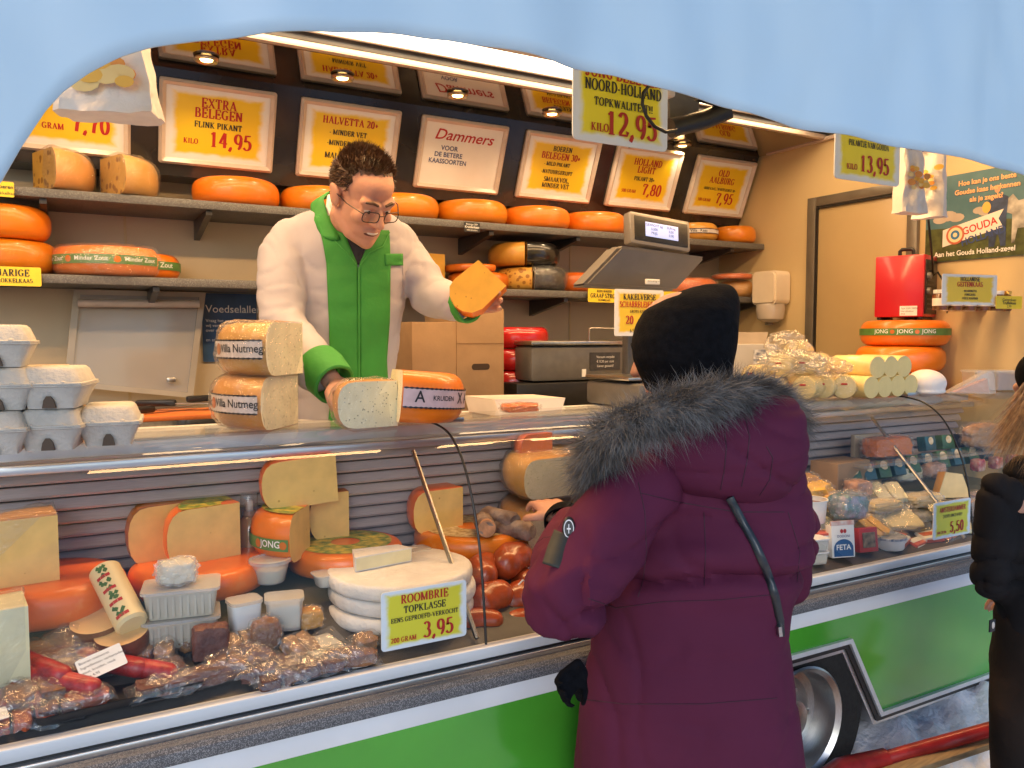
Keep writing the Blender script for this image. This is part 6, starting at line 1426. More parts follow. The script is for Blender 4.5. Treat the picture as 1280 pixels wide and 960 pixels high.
# ------------------------------------------------------------------ people
def bvh_of(o):
    me = o.data; return BVHTree.FromPolygons([v.co.copy() for v in me.vertices], [list(p.vertices) for p in me.polygons])
def hit(bv, off, u, v, fb=1.7, o=Vector((0, 0, 0))):
    d = ray(u, v).normalized(); r = bv.ray_cast(CAM-off, d)
    if r[0] is None: return None
    return r[0] - d*o if isinstance(o, float) else r[0]
def decal(bv, off, rows, lift, name, m, parent, nu=10, nv=24, th=.0025):
    def at_(v):
        for (v0, a0, b0), (v1, a1, b1) in zip(rows, rows[1:]):
            if v0 <= v <= v1: t = (v-v0)/(v1-v0); return a0+(a1-a0)*t, b0+(b1-b0)*t
        return rows[-1][1:]
    bm = bm_(); g = []; last = None
    for j in range(nv+1):
        v = rows[0][0]+(rows[-1][0]-rows[0][0])*j/nv; a, b = at_(v); row = []
        for i in range(nu+1):
            u = a+(b-a)*i/nu; d = ray(u, v).normalized(); r = bv.ray_cast(CAM-off, d)
            if r[0] is not None and (last is None or abs(r[3]-last) < .12): last = r[3]
            row.append(bm.verts.new(CAM-off+d*((last or 2.5)-lift)))
        g.append(row)
    for j in range(nv):
        for i in range(nu): bm.faces.new([g[j][i], g[j][i+1], g[j+1][i+1], g[j+1][i]])
    o = obj(name, bm, m, parent); s = o.modifiers.new('thick', 'SOLIDIFY'); s.thickness = th; return o
def line(bv, off, pts, r, name, m, parent, lift=.0, n=6, flat=None):
    out = []
    for (u0, v0), (u1, v1) in zip(pts, pts[1:]):
        for i in range(n):
            t = i/n; d = ray(u0+(u1-u0)*t, v0+(v1-v0)*t).normalized(); h_ = bv.ray_cast(CAM-off, d)
            if h_[0] is not None: out.append(h_[0]-d*lift)
    if len(out) < 2: return None
    bm = bm_()
    if flat:
        pv = None
        for i, p in enumerate(out):
            t = (out[min(i+1, len(out)-1)]-out[max(i-1, 0)]).normalized(); vw = (p+off-CAM).normalized(); s = t.cross(vw).normalized()*flat
            q = [bm.verts.new(p-s), bm.verts.new(p+s)]
            if pv: bm.faces.new([pv[0], q[0], q[1], pv[1]])
            pv = q
        o = obj(name, bm, m, parent); o.modifiers.new('thick', 'SOLIDIFY').thickness = .002; return o
    tube(bm, out, r, 6); return obj(name, bm, m, parent)
def loft(bm, secs, Y, dep, n=28, yoff=None):            # secs: (v, uL, uR); body cross sections square to the line of sight
    rings = []
    for k, (v, a, b) in enumerate(secs):
        y = Y if yoff is None else Y+yoff[k]
        pL, pR = PY(a, v, y), PY(b, v, y); c = (pL+pR)/2; c.z = PY((a+b)/2, v, y).z
        ax = Vector((_R.x, _R.y, 0)); vw = Vector((c.x, c.y, 0)).normalized(); ax = Vector((vw.y, -vw.x, 0)); w = (pR-pL).length*abs((pR-pL).normalized().dot(ax))/2
        d = dep[k] if isinstance(dep, (list, tuple)) else dep
        rings.append([bm.verts.new(c + ax*w*math.copysign(abs(math.cos(t))**.85, math.cos(t)) + vw*d*math.copysign(abs(math.sin(t))**.85, math.sin(t))) for t in [2*math.pi*i/n for i in range(n)]])
    for A_, B_ in zip(rings, rings[1:]):
        for i in range(n): bm.faces.new([A_[i], A_[(i+1) % n], B_[(i+1) % n], B_[i]])
    bm.faces.new(rings[0][::-1]); bm.faces.new(rings[-1])
def shift(bm, off):
    for v in bm.verts: v.co -= off
    return bm
def strands(bm, roots, L, w, lean, k=0, seg=3, curl=.3, rnd=.35, droop=0):
    rg = random.Random(k)
    for p, n_ in roots:
        d = (Vector(n_)+Vector(lean)+Vector((rg.uniform(-1, 1), rg.uniform(-1, 1), rg.uniform(-1, 1)))*rnd).normalized()
        l = L*rg.uniform(.6, 1.2); s = d.cross(Vector((rg.uniform(-1, 1), rg.uniform(-1, 1), rg.uniform(-1, 1)))).normalized()*w
        cu = Vector((rg.uniform(-1, 1), rg.uniform(-1, 1), rg.uniform(-1, 1)))*curl*l
        pv = None
        for i in range(seg+1):
            t = i/seg; q = Vector(p)+d*l*t+cu*t*t+Vector((0, 0, -droop*l*t*t)); ww = s*(1-t*.85)
            if i == seg: nw = [bm.verts.new(q)]
            else: nw = [bm.verts.new(q-ww), bm.verts.new(q+ww)]
            if pv:
                if len(nw) == 2: bm.faces.new([pv[0], nw[0], nw[1], pv[1]])
                else: bm.faces.new([pv[0], nw[0], pv[1]])
            pv = nw
m_skin = mat('skin', (.50, .25, .165), .5, ns=14, na=.07, bump=.06, bs=160, sss=.12)
m_skin2 = mat('skin_rosy', (.55, .30, .215), .6, spec=.3, ns=10, na=.08, bump=.06, bs=160, sss=.12)
m_hairb = mat('brown_hair', (.075, .037, .019), .4, ns=30, na=.35)
m_coatw = mat('white_work_coat', (.43, .41, .46), .8, spec=.2, ns=6, na=.03, bump=.35, bs=14, dist=.012, bd=2, stretch=(1, 1, .5))
m_coatg = mat('green_facing', (.035, .26, .035), .7, ns=10, na=.08, bump=.4, bs=16, dist=.012)
m_coatgl = mat('green_edge', (.06, .34, .06), .7, ns=10, na=.08)
m_sweat = mat('dark_sweater', (.02, .02, .026), .8, ns=60, na=.3, bump=.3, bs=200)

def head_mesh(M, sc=1.0):
    bm = bm_()
    e = lambda c, r, ry=0, rx=0: ell(bm, c, r, Euler((rx, ry, 0)).to_matrix(), sub=3)
    e((0, -.012, .045), (.076, .096, .085)); e((0, .02, -.02), (.066, .074, .085)); e((0, .045, -.055), (.052, .05, .055))
    limb(bm, (-.038, .045, -.085), .02, (0, .076, -.098), .022); limb(bm, (.038, .045, -.085), .02, (0, .076, -.098), .022)
    limb(bm, (-.06, .0, -.055), .02, (-.038, .045, -.085), .02); limb(bm, (.06, .0, -.055), .02, (.038, .045, -.085), .02)
    e((0, .03, .055), (.062, .062, .05))
    limb(bm, (-.045, .078, .026), .012, (-.012, .09, .022), .012); limb(bm, (.045, .078, .026), .012, (.012, .09, .022), .012)
    limb(bm, (0, .088, .016), .010, (0, .112, -.022), .0135); e((0, .114, -.026), (.0145, .014, .012))
    for s in (-1, 1):
        e((s*.014, .099, -.028), (.0095, .012, .009)); e((s*.036, .068, -.022), (.026, .026, .022)); e((s*.031, .079, .006), (.016, .012, .012))
        e((s*.080, -.008, -.002), (.010, .024, .034), s*.2); e((s*.084, -.014, .012), (.008, .020, .020), s*.3)
    limb(bm, (-.026, .082, -.058), .008, (0, .094, -.053), .009); limb(bm, (.026, .082, -.058), .008, (0, .094, -.053), .009)
    limb(bm, (-.022, .080, -.072), .008, (0, .091, -.075), .010); limb(bm, (.022, .080, -.072), .008, (0, .091, -.075), .010)
    for v in bm.verts: v.co = M @ v.co
    return bm

# ---- the seller
VO = PY(440, 600, 2.66); VO.z = ZF
seller = thing('person', 'smiling man in white and green work coat holding out a cheese piece', 'person', VO)
HC = PY(452, 246, 2.40); Mh = Matrix.Translation(HC) @ Matrix.Rotation(R(-163), 4, 'Z') @ Matrix.Rotation(R(-36), 4, 'X') @ Matrix.Rotation(R(6), 4, 'Y') @ Matrix.Diagonal((1.10, 1.10, 1.10, 1))
hd = head_mesh(Mh)
nk = Mh @ Vector((0, -.03, -.08)); chest = PY(440, 300, 2.60)
limb(hd, nk, .062, chest, .075)
ell(hd, chest+Vector((0, .02, -.12)), (.19, .12, .24), sub=3)
def hand(bm, wrist, palm_dir, across, nrm, curl=(.4, .5, .55), L=1.0, thumb=1, spread=.12):
    w = Vector(wrist); d = Vector(palm_dir).normalized(); a = (Vector(across)-d*Vector(across).dot(d)).normalized(); n_ = d.cross(a).normalized()*(1 if Vector(nrm).dot(d.cross(a)) > 0 else -1)
    for i in range(4):
        s = (i-1.5)/1.5; limb(bm, w+a*s*.018*L+d*.005, .016*L, w+d*.078*L+a*s*.031*L, .0125*L)
    ends = []
    for i in range(4):
        s = (i-1.5)/1.5; k = (.86, 1, .95, .76)[i]; p = w+d*.082*L+a*s*.031*L; ang = 0; dd = (d+a*s*spread).normalized()
        pts = [(p, .0108*L)]
        for j, sl in enumerate((.040, .027, .021)):
            ang += curl[j]; q = dd*math.cos(ang)+n_*math.sin(ang); p = p+q*sl*k*L; pts.append((p, (.0098, .0088, .0075)[j]*L))
        chain(bm, pts); ends.append(pts[-1][0])
    p = w+d*.022*L-a*thumb*.028*L; pts = [(p, .0145*L)]; q = (d*.55-a*thumb*.75+n_*.35).normalized()
    p = p+q*.036*L; pts.append((p, .0115*L)); q = (d*.85-a*thumb*.25+n_*.45).normalized(); p = p+q*.030*L; pts.append((p, .0105*L)); p = p+(d*.8+n_*.6).normalized()*.022*L; pts.append((p, .0085*L)); chain(bm, pts)
    return ends
# arms run on inside the sleeves to the hands
wr = PY(413, 474, 2.20); er = PY(352, 405, 2.48); sr = PY(356, 300, 2.62)
wlf = PY(581, 379, 2.29); elf = PY(538, 368, 2.47); slf = PY(500, 300, 2.60)
for s_, e_, w_ in ((sr, er, wr), (slf, elf, wlf)):
    limb(hd, chest, .07, s_+Vector((0, .02, -.03)), .04); limb(hd, s_+Vector((0, .02, -.03)), .04, e_, .036); limb(hd, e_, .036, w_, .029)
hand(hd, wr+Vector((.012, -.012, -.008)), (.35, -.85, -.35), (.9, .35, 0), (0, -.2, -1), (.25, .35, .35), 1.0, 1)
CH = [PY(u, v, 2.235) for u, v in ((633, 357), (598, 325), (568, 349), (562, 358), (562, 370), (568, 382), (578, 389), (590, 391), (603, 386))]
cc_ = sum(CH, Vector())/len(CH); vw_ = (cc_-CAM).normalized()

hand(hd, wlf+Vector((-.022, .012, .0)), (.97, -.12, .10), (0, .2, 1), vw_*-1, (.25, .75, .85), 1.0, -1)
body = obj('body', shift(fuse(hd, .0042, 4, .5), VO), m_skin2, seller)
# eyes, brows, mouth, teeth
for s in (-1, 1):
    bm = bm_(); ell(bm, (s*.031, .0845, .005), (.0125, .0075, .0062), sub=2)
    for v in bm.verts: v.co = Mh @ v.co - VO
    obj('eye', bm, mat('eye_white', (.62, .58, .54), .25), seller)
    bm = bm_(); ell(bm, (s*.029, .0915, .002), (.005, .0018, .0052), sub=2)
    for v in bm.verts: v.co = Mh @ v.co - VO
    obj('iris', bm, mat('iris_dark', (.03, .03, .035), .2), seller)
    bm = bm_(); limb(bm, (s*.048, .084, .027), .003, (s*.03, .098, .034), .005); limb(bm, (s*.03, .098, .034), .005, (s*.014, .101, .028), .004)
    for v in bm.verts: v.co = Mh @ v.co - VO
    obj('eyebrow', bm, m_hairb, seller)
bm = bm_(); ell(bm, (0, .0925, -.0635), (.026, .0085, .0085), sub=3)
for v in bm.verts: v.co.y -= abs(v.co.x)*.25
for v in bm.verts: v.co = Mh @ v.co - VO
mo = obj('mouth', bm, mat('mouth_dark', (.10, .02, .018), .4), seller)
bm = bm_(); ell(bm, (0, .0985, -.0605), (.019, .0045, .0042), sub=3)
for v in bm.verts: v.co.y -= abs(v.co.x)*.25
for v in bm.verts: v.co = Mh @ v.co - VO
obj('teeth', bm, mat('teeth_white', (.72, .68, .60), .25), mo)
# glasses
t = bm_()
for s in (-1, 1):
    pts = [(s*.033+x, .116-abs(s*.033+x)*.16, z-.002) for x, z in rrect(.048, .030, .010, n=3)]; pts.append(pts[0])
    tube(t, [Mh @ Vector(p) for p in pts], .0016, 6)
    tube(t, [Mh @ Vector(p) for p in ((s*.057, .106, .006), (s*.082, .06, .010), (s*.088, -.01, .012), (s*.086, -.03, -.004))], .0017, 6)
tube(t, [Mh @ Vector(p) for p in ((-.011, .115, .003), (0, .119, .006), (.011, .115, .003))], .0015, 6)
obj('glasses', shift(t, VO), mat('spectacle_frame', (.03, .025, .025), .3, metal=.5, ns=30, na=.1), seller)
t = bm_()
for s in (-1, 1): t.faces.new([t.verts.new(Mh @ Vector((s*.033+x, .1155-abs(s*.033+x)*.16, z-.002))) for x, z in rrect(.046, .028, .010, n=3)])
obj('lens', shift(t, VO), film('lens_glass', (.97, .98, .98), .02, .02, bump=0, f0=.3), seller, False)
# hair: short and spiky
roots = []; rg = random.Random(4)
while len(roots) < 6500:
    a, z = rg.uniform(0, 2*math.pi), rg.uniform(-.75, 1); r_ = math.sqrt(1-z*z); n_ = Vector((r_*math.cos(a), r_*math.sin(a), z))
    p = Vector((n_.x*.0775, -.012+n_.y*.097, .047+n_.z*.0865))
    lim = .052 + .020*max(0, n_.y) + (.036 if n_.y > .45 else 0) - (.09 if n_.y < -.1 else 0) - .035*max(0, 1-abs(n_.y+.0)*3)*0
    if abs(n_.x) > .55 and -.1 <= n_.y < .45: lim = .032
    if p.z < lim: continue
    up = Vector((n_.x*.35, n_.y*.35+.22, .9)) if p.z > .075 else Vector((n_.x*.55, n_.y*.5-.25, -.25))
    roots.append((Mh @ p, (Mh.to_3x3() @ up).normalized(), p.z > .075))
bm = bm_(); strands(bm, [(p, n_) for p, n_, q in roots if q], .021, .0012, (0, 0, 0), 5, rnd=.32, curl=.18); strands(bm, [(p, n_) for p, n_, q in roots if not q], .016, .0015, (0, 0, 0), 6, rnd=.25, curl=.15)
ell(bm, (0, 0, 0), (.001, .001, .001), sub=1)
cap = bm_(); ell(cap, (0, -.014, .049), (.0765, .0955, .0855), sub=4)
for f in [f for f in cap.faces if f.calc_center_median().z < ((.074+.036*max(0, f.calc_center_median().y/.09) if f.calc_center_median().y > .032 else .046) if f.calc_center_median().y > -.02 else .01)]: cap.faces.remove(f)
absorb(bm, cap, Mh)
obj('hair', shift(bm, VO), m_hairb, seller, False)
# coat: trunk first (its surface carries facing, collar and pocket), then sleeves
trunk = bm_()
secs = [(262, 405, 478), (272, 372, 494), (286, 350, 508), (310, 342, 514), (350, 346, 508), (400, 354, 500), (450, 362, 494), (500, 368, 492), (560, 366, 498), (640, 360, 504), (720, 358, 506)]
yo = [-.02, -.01, 0, 0, 0, .01, .02, .02, .02, .02, .02]
loft(trunk, secs, 2.62, [.09, .12, .14, .155, .16, .165, .16, .15, .15, .155, .16], yoff=yo)
tb = fuse(trunk.copy(), .012, 8)
tb.verts.ensure_lookup_table(); tv = BVHTree.FromBMesh(tb)
def wr_coat(co, n_):
    g = .006*ridge((co.x*.7, co.y*.7, co.z), 5, 1) + .004*nz(co, 9, 2)
    for kx, (fx, fz, fq, am) in enumerate(((.4, 1.0, 14, .0035), (.9, .6, 13, .0035), (-.8, .8, 12, .0035))):
        g -= am*max(0, ridge((co.x*fx+co.z*.25*kx, co.y*.4, co.z*fz), fq, 40+kx))**6*max(0, nz(co, 4, 50+kx)+.25)*2
    return g
sl = trunk
chain(sl, [(sr+Vector((.03, 0, -.005)), .078), (sr+Vector((-.012, -.02, -.06)), .080), (er, .068), (er*.45+wr*.55, .060), (wr+Vector((-.03, .05, .02)), .055)])
chain(sl, [(slf+Vector((-.03, 0, -.01)), .078), (slf+Vector((.01, -.01, -.05)), .072), (elf, .062), (wlf+Vector((-.025, .03, 0)), .056)])
cb_ = fuse(sl, .009, 6)
def wr2(co, n_):
    q = wr_coat(co, n_)
    for p0, ax in ((er, 1), (elf, 1)):
        dd = (co-p0).length
        if dd < .16: q += .018*(1-dd/.16)*ridge((co.x*.4, co.y*.4, co.z*1.2), 14, 5)
    return q
push(cb_, wr2); cv = BVHTree.FromBMesh(cb_)
coat = obj('coat', shift(cb_, VO), m_coatw, seller)
Z0 = Vector((0, 0, 0))
def sdec(rows, lift, name, m, par=None, **k):
    o = decal(cv, Z0, rows, lift, name, m, par or coat, **k)
    for v in o.data.vertices: v.co -= VO
    return o
sdec([(270, 394, 423), (282, 398, 428), (300, 403, 434), (330, 408, 447), (400, 411, 448), (450, 412, 448), (500, 413, 448), (530, 410, 448)], .006, 'green_facing', m_coatg, nv=40)
sdec([(288, 476, 486), (300, 462, 487), (330, 449, 488), (400, 449.5, 487), (450, 450, 483), (500, 450, 486), (530, 450, 494)], .005, 'green_facing', m_coatg, nv=40)
sdec([(268, 420, 470), (285, 428, 466), (300, 434, 460), (331, 447, 449.5)], .004, 'sweater', m_sweat, nv=20)
bm = bm_(); lo = [(402, 296, 2.49), (390, 276, 2.54), (387, 256, 2.62), (408, 247, 2.73), (452, 252, 2.74), (486, 272, 2.64), (486, 298, 2.51)]; hi = [(428, 300, 2.455), (411, 270, 2.49), (404, 246, 2.56), (414, 236, 2.66), (446, 239, 2.68), (471, 262, 2.57), (466, 296, 2.46)]
pv = None
for i in range(len(lo)-1):
    for t_ in [q/5 for q in range(5 if i < len(lo)-2 else 6)]:
        A_ = PY(*lo[i]).lerp(PY(*lo[i+1]), t_); B_ = PY(*hi[i]).lerp(PY(*hi[i+1]), t_); row = [bm.verts.new(A_.lerp(B_, q/4) + (A_-PY(440, 265, 2.58)).normalized()*.010*math.sin(math.pi*q/4)) for q in range(5)]
        if pv:
            for q in range(4): bm.faces.new([pv[q], pv[q+1], row[q+1], row[q]])
        pv = row
bmesh.ops.smooth_vert(bm, verts=bm.verts, factor=.5, use_axis_x=True, use_axis_y=True, use_axis_z=True)
o = obj('collar', shift(bm, VO), m_coatg, coat); o.modifiers.new('thick', 'SOLIDIFY').thickness = .006
bm = bm_(); tube(bm, [PY(432, 300, 2.475), PY(420, 280, 2.49), PY(411, 258, 2.53), PY(412, 247, 2.60), PY(446, 250, 2.66), PY(468, 268, 2.56), PY(462, 296, 2.485)], [.004, .008, .010, .011, .011, .008, .004], 10); obj('shirt_collar', shift(bm, VO), m_white, coat)
sdec([(317, 480, 503), (332, 481, 503.5)], .006, 'pocket_tab', m_coatg, nu=8, nv=6)
for pts in ([(397, 268), (408, 290), (430, 312), (447, 333)], [(487, 290), (478, 308), (462, 316), (449, 333)], [(448.6, 334), (448.8, 400), (449, 470), (449, 525)], [(397, 268), (416, 276), (425, 285)]):
    o = line(cv, Z0, pts, .0022, 'seam', m_coatgl, coat, lift=.009, n=8)
    if o:
        for v in o.data.vertices: v.co -= VO
for pts in ([(480, 318), (480, 350), (481, 385)], [(503, 318), (504, 345), (503, 372)]):
    o = line(cv, Z0, pts, .0012, 'seam', m_coatw, coat, lift=.002, n=8)
    if o:
        for v in o.data.vertices: v.co -= VO
def cuff(a, b, r0, r1, m, par, off, name='cuff'):
    a, b = Vector(a), Vector(b); d = b-a; bm = bm_(); L = d.length
    lathe(bm, [(r0-.004, 0), (r0, -.002), (r0+.002, L*.3), (r1+.002, L-.003), (r1-.002, L), (r1-.008, L-.002), (r1-.008, L*.3)], 28, Matrix.Translation(a) @ d.to_track_quat('Z', 'Y').to_matrix().to_4x4())
    wobble(bm, .004, 18, 2); return obj(name, shift(bm, off), m, par)
dr_ = (wr-er).normalized(); cuff(wr-dr_*.075, wr+dr_*.03, .066, .060, m_coatg, coat, VO)
dl_ = (wlf-elf).normalized(); cuff(wlf-dl_*.018, wlf+dl_*.028, .060, .058, m_coatg, coat, VO)
bm = bm_()
for s in (-.1, .1): limb(bm, VO+Vector((s, 0, .72)), .085, VO+Vector((s, 0, .06)), .06)
obj('trousers', shift(fuse(bm, .02, 2), VO), m_sweat, seller)
for s in (-.1, .1): bm = bm_(); ell(bm, (s, -.06, .045), (.05, .14, .05), sub=3); obj('shoe', bm, m_blk, seller)
# the cheese piece in his hand
t = thing('cheese_piece', 'bright yellow cheese piece held out in the seller\'s left hand', 'cheese', cc_)
bm = bm_(); a_ = [bm.verts.new(p-cc_) for p in CH]; b_ = [bm.verts.new(p-cc_+vw_*.05+Vector((.004, 0, -.017))) for p in CH]
bm.faces.new(a_); bm.faces.new(b_[::-1])
obj('cut_face', bm, speck('held_paste', (.86, .46, .045), (.62, .28, .02), 42, .10, .4), t, False)
bm = bm_(); a_ = [bm.verts.new(p-cc_) for p in CH]; b_ = [bm.verts.new(p-cc_+vw_*.05+Vector((.004, 0, -.017))) for p in CH]
for i in range(len(CH)): bm.faces.new([a_[i], a_[(i+1) % len(CH)], b_[(i+1) % len(CH)], b_[i]])
obj('rind', bm, m_rind, t, False)

# ---- the customer
m_plum = mat('plum_parka', (.104, .0175, .045), .75, spec=.14, ns=5, na=.06, bump=.35, bs=9, dist=.02, bd=2)
m_plum_d = mat('plum_seam', (.045, .006, .02), .6, ns=20, na=.1)
m_fur = mat('grey_fur', (.045, .042, .041), .6, ns=22, col2=(.25, .24, .23))
m_hat = mat('black_beanie', (.0055, .0055, .007), .95, spec=.1, ns=70, na=.3, bump=.6, bs=220, dist=.003)
CO = PY(852, 700, 1.36); CO.z = 0
cust = thing('person', 'customer in a plum parka with grey fur hood and black beanie seen from behind', 'person', CO)
YC = 1.36
hcn = PY(848, 438, 1.39)
bm = bm_(); face = (-.45, .89)
Mc_ = Matrix.Translation(hcn) @ Matrix.Rotation(R(27), 4, 'Z') @ Matrix.Rotation(R(-14), 4, 'X')
hm = head_mesh(Mc_); bm.free(); bm = hm
neck = hcn+Vector((.02, -.03, -.10)); tor = PY(862, 640, YC)
limb(bm, neck, .058, tor+Vector((0, 0, .14)), .06); ell(bm, tor, (.12, .09, .24), sub=3); ell(bm, tor+Vector((0, 0, -.32)), (.11, .09, .18), sub=3)
cs, ce, cw = PY(785, 615, 1.32), PY(697, 752, 1.30), PY(706, 655, 1.60)
limb(bm, tor+Vector((0, 0, .12)), .06, cs+Vector((.02, 0, -.04)), .035); limb(bm, cs+Vector((.02, 0, -.04)), .035, ce, .035); limb(bm, ce, .042, cw, .03)
hand(bm, cw+Vector((.0, .02, .01)), (.15, .95, .25), (-.9, .2, 0), (0, .2, -1), (.3, .45, .4), .95, -1)
cs2, ce2, cw2 = PY(985, 610, 1.44), PY(985, 725, 1.50), PY(925, 690, 1.66)
limb(bm, tor+Vector((0, 0, .12)), .06, cs2+Vector((-.03, 0, -.04)), .035); limb(bm, cs2+Vector((-.03, 0, -.04)), .035, ce2, .035); limb(bm, ce2, .042, cw2, .03)
hand(bm, cw2+Vector((0, .01, .01)), (-.3, .9, .1), (.9, .3, 0), (0, 0, -1), (.3, .45, .4), .95, 1)
for s in (-.06, .06): limb(bm, CO+Vector((s, 0, .72)), .06, CO+Vector((s, 0, .08)), .05)
obj('body', shift(fuse(bm, .006, 4), CO), m_skin, cust)
bm = bm_()
for s in (-.065, .065): limb(bm, CO+Vector((s, .02, .52)), .075, CO+Vector((s, .0, .25)), .065); limb(bm, CO+Vector((s, 0, .25)), .07, CO+Vector((s, 0, .12)), .065)
obj('trousers', shift(fuse(bm, .02, 2), CO), m_sweat, cust)
for s in (-.075, .075):
    bm = bm_(); limb(bm, CO+Vector((s, -.02, .24)), .075, CO+Vector((s, -.02, .07)), .065); limb(bm, CO+Vector((s, -.02, .07)), .065, CO+Vector((s, .14, .06)), .055)
    obj('boot', shift(fuse(bm, .012, 3), CO), m_blkm, cust)
# parka
pk = bm_()
secs = [(545, 800, 962), (560, 782, 980), (580, 766, 994), (610, 756, 1002), (650, 750, 1004), (700, 741, 992), (745, 736, 979), (790, 730, 977), (840, 719, 979), (900, 706, 986), (960, 698, 994), (1020, 694, 998)]
loft(pk, secs, YC, [.12, .135, .15, .16, .168, .166, .155, .158, .165, .175, .182, .186])
chain(pk, [(cs+Vector((.045, .01, .0)), .085), (cs*.55+ce*.45+Vector((.012, 0, 0)), .088), (ce+Vector((.012, 0, .006)), .078)]); chain(pk, [(ce+Vector((.012, 0, .006)), .078), (ce*.5+cw*.5+Vector((-.005, 0, -.01)), .068), (cw+Vector((0, -.03, -.004)), .056)])
chain(pk, [(cs2+Vector((-.05, 0, .0)), .082), (cs2*.5+ce2*.5+Vector((-.012, 0, 0)), .076), (ce2+Vector((-.015, 0, 0)), .072), (ce2*.5+cw2*.5, .066), (cw2, .052)])
pk = fuse(pk, .010, 8)
zw = PY(855, 742, 1.2).z; zy = PY(870, 655, 1.2).z
axc = Vector((math.cos(R(-41)), math.sin(R(-41)), 0))
def wr_parka(co, n_):
    s = (co-CO).dot(axc)
    zc = zw + .010*math.sin(s*11) + .012*nz((s, 0, 0), 5)
    q = .003*ridge((s*.7, 0, co.z), 3.5, 1) + .003*nz((s, co.y, co.z), 6, 2)
    for kx, (fx, fz, fq, am) in enumerate(((.35, 1.0, 9, .008), (.9, .55, 8, .006), (-.7, .8, 7, .006))):
        rv = max(0, ridge((s*fx+co.z*.2*kx, co.y*.3, co.z*fz), fq, 20+kx)); mask = max(0, nz((s, co.y, co.z), 3.2, 30+kx)+.15)
        q -= am*rv**6*mask*2.2
    arm = (co-ce).length < .20 or s < -.235
    if not arm or s > -.18:
        q += -.020*math.exp(-((co.z-zc)/.011)**2) + .012*math.exp(-((co.z-zc-.045)/.035)**2) + .008*math.exp(-((co.z-zc+.04)/.03)**2)
        q += .007*ridge((s*.5, 0, co.z*1.4+s*.25), 13, 6)*math.exp(-((co.z-zc-.05)/.09)**2)
        # horizontal panels above and below the waist
        for pv in (.16, .30): q += -.005*math.exp(-((co.z-zw+pv)/.008)**2)*.5
    if (co-ce).length < .22: q += .015*(1-(co-ce).length/.22)*ridge((co.x*.5+co.z, co.y, co.z*.8-co.x*.4), 12, 7)
    return q
push(pk, wr_parka)
# hood lying on the back
hb_ = bm_()
loft(hb_, [(490, 862, 985), (503, 830, 1000), (520, 796, 1004), (545, 776, 1004), (565, 774, 1002), (585, 786, 998), (603, 810, 990), (618, 850, 976), (630, 905, 960), (636, 925, 948)], 1.275, [.05, .08, .10, .115, .12, .118, .11, .09, .06, .03])
ell(hb_, PY(975, 548, 1.37), (.05, .075, .06), sub=3)
hb_ = fuse(hb_, .009, 12)
def wr_hood(co, n_):
    s = (co-CO).dot(axc); return .004*nz((s, co.y, co.z), 6, 4) - .009*max(0, ridge((s*.8+co.z*.6, 0, co.z*.7), 7, 9))**5 - .006*max(0, ridge((s*.4-co.z, 0, co.z), 9, 5))**6
push(hb_, wr_hood)
both = hb_.copy(); absorb(both, pk.copy()); both.normal_update(); pv_ = BVHTree.FromBMesh(both); both.free()
hv = BVHTree.FromBMesh(hb_)
parka = obj('parka', shift(pk, CO), m_plum, cust); hood = obj('hood', shift(hb_, CO), m_plum, parka)
def cl_line(pts, r, name, m, par, **k):
    o = line(pv_, Z0, pts, r, name, m, par, **k)
    if o:
        for v in o.data.vertices: v.co -= CO
    return o
for pts in ([(931, 520), (937, 545), (934, 575), (926, 612)], [(905, 524), (908, 560), (905, 590), (900, 615)], [(958, 558), (966, 572), (962, 600), (948, 622)]): cl_line(pts, .0012, 'seam', m_plum_d, hood, n=10)
for pts in ([(798, 603), (806, 640), (808, 690), (804, 725), (797, 748)], [(800, 616), (850, 628), (920, 640), (985, 640)], [(735, 748), (770, 760), (830, 752), (900, 750), (978, 742)], [(880, 640), (882, 690), (880, 735)], [(985, 640), (1000, 690), (996, 730)], [(712, 872), (780, 880), (880, 880), (978, 872)], [(655, 690), (680, 672), (712, 668)]): cl_line(pts, .0011, 'seam', m_plum_d, parka, n=14)
# fur along the hood edge
fp = [(748, 592, 1.42), (744, 566, 1.36), (768, 540, 1.29), (818, 517, 1.235), (872, 500, 1.215), (930, 491, 1.225), (968, 501, 1.27), (986, 526, 1.34), (974, 532, 1.46), (900, 520, 1.56), (800, 540, 1.56), (752, 575, 1.48)]
fpts = [PY(u, v, y) for u, v, y in fp]
fc = bm_(); dense = []
for i in range(len(fpts)):
    p0, p1, p2, p3 = (fpts[(i+k) % len(fpts)] for k in (-1, 0, 1, 2))
    for t in (0, .25, .5, .75): dense.append(.5*(2*p1+(p2-p0)*t+(2*p0-5*p1+4*p2-p3)*t*t+(-p0+3*p1-3*p2+p3)*t**3))
dense.append(dense[0])
tube(fc, dense, .026, 10, cap=False); roots = []; rg = random.Random(9)
ctr = sum(fpts, Vector())/len(fpts)
for i in range(len(dense)-1):
    a, b = dense[i], dense[i+1]; d = (b-a).normalized(); out = ((a+b)/2-ctr); out.z += .02; out = (out-d*out.dot(d)).normalized(); up = d.cross(out).normalized()
    near = (a-CAM).length < 2.1
    for k in range(620):
        an = rg.uniform(0, 2*math.pi); n_ = out*math.cos(an)+up*math.sin(an); p = a+(b-a)*rg.random()+n_*.028
        roots.append((p, n_*1.0+out*.45+d*.5*(1 if rg.random() < .8 else -.4)))
strands(fc, roots, .042, .0007, (0, 0, -.12), 3, seg=3, curl=.7, rnd=.6, droop=.4)
obj('fur_trim', shift(fc, CO), m_fur, hood, False)
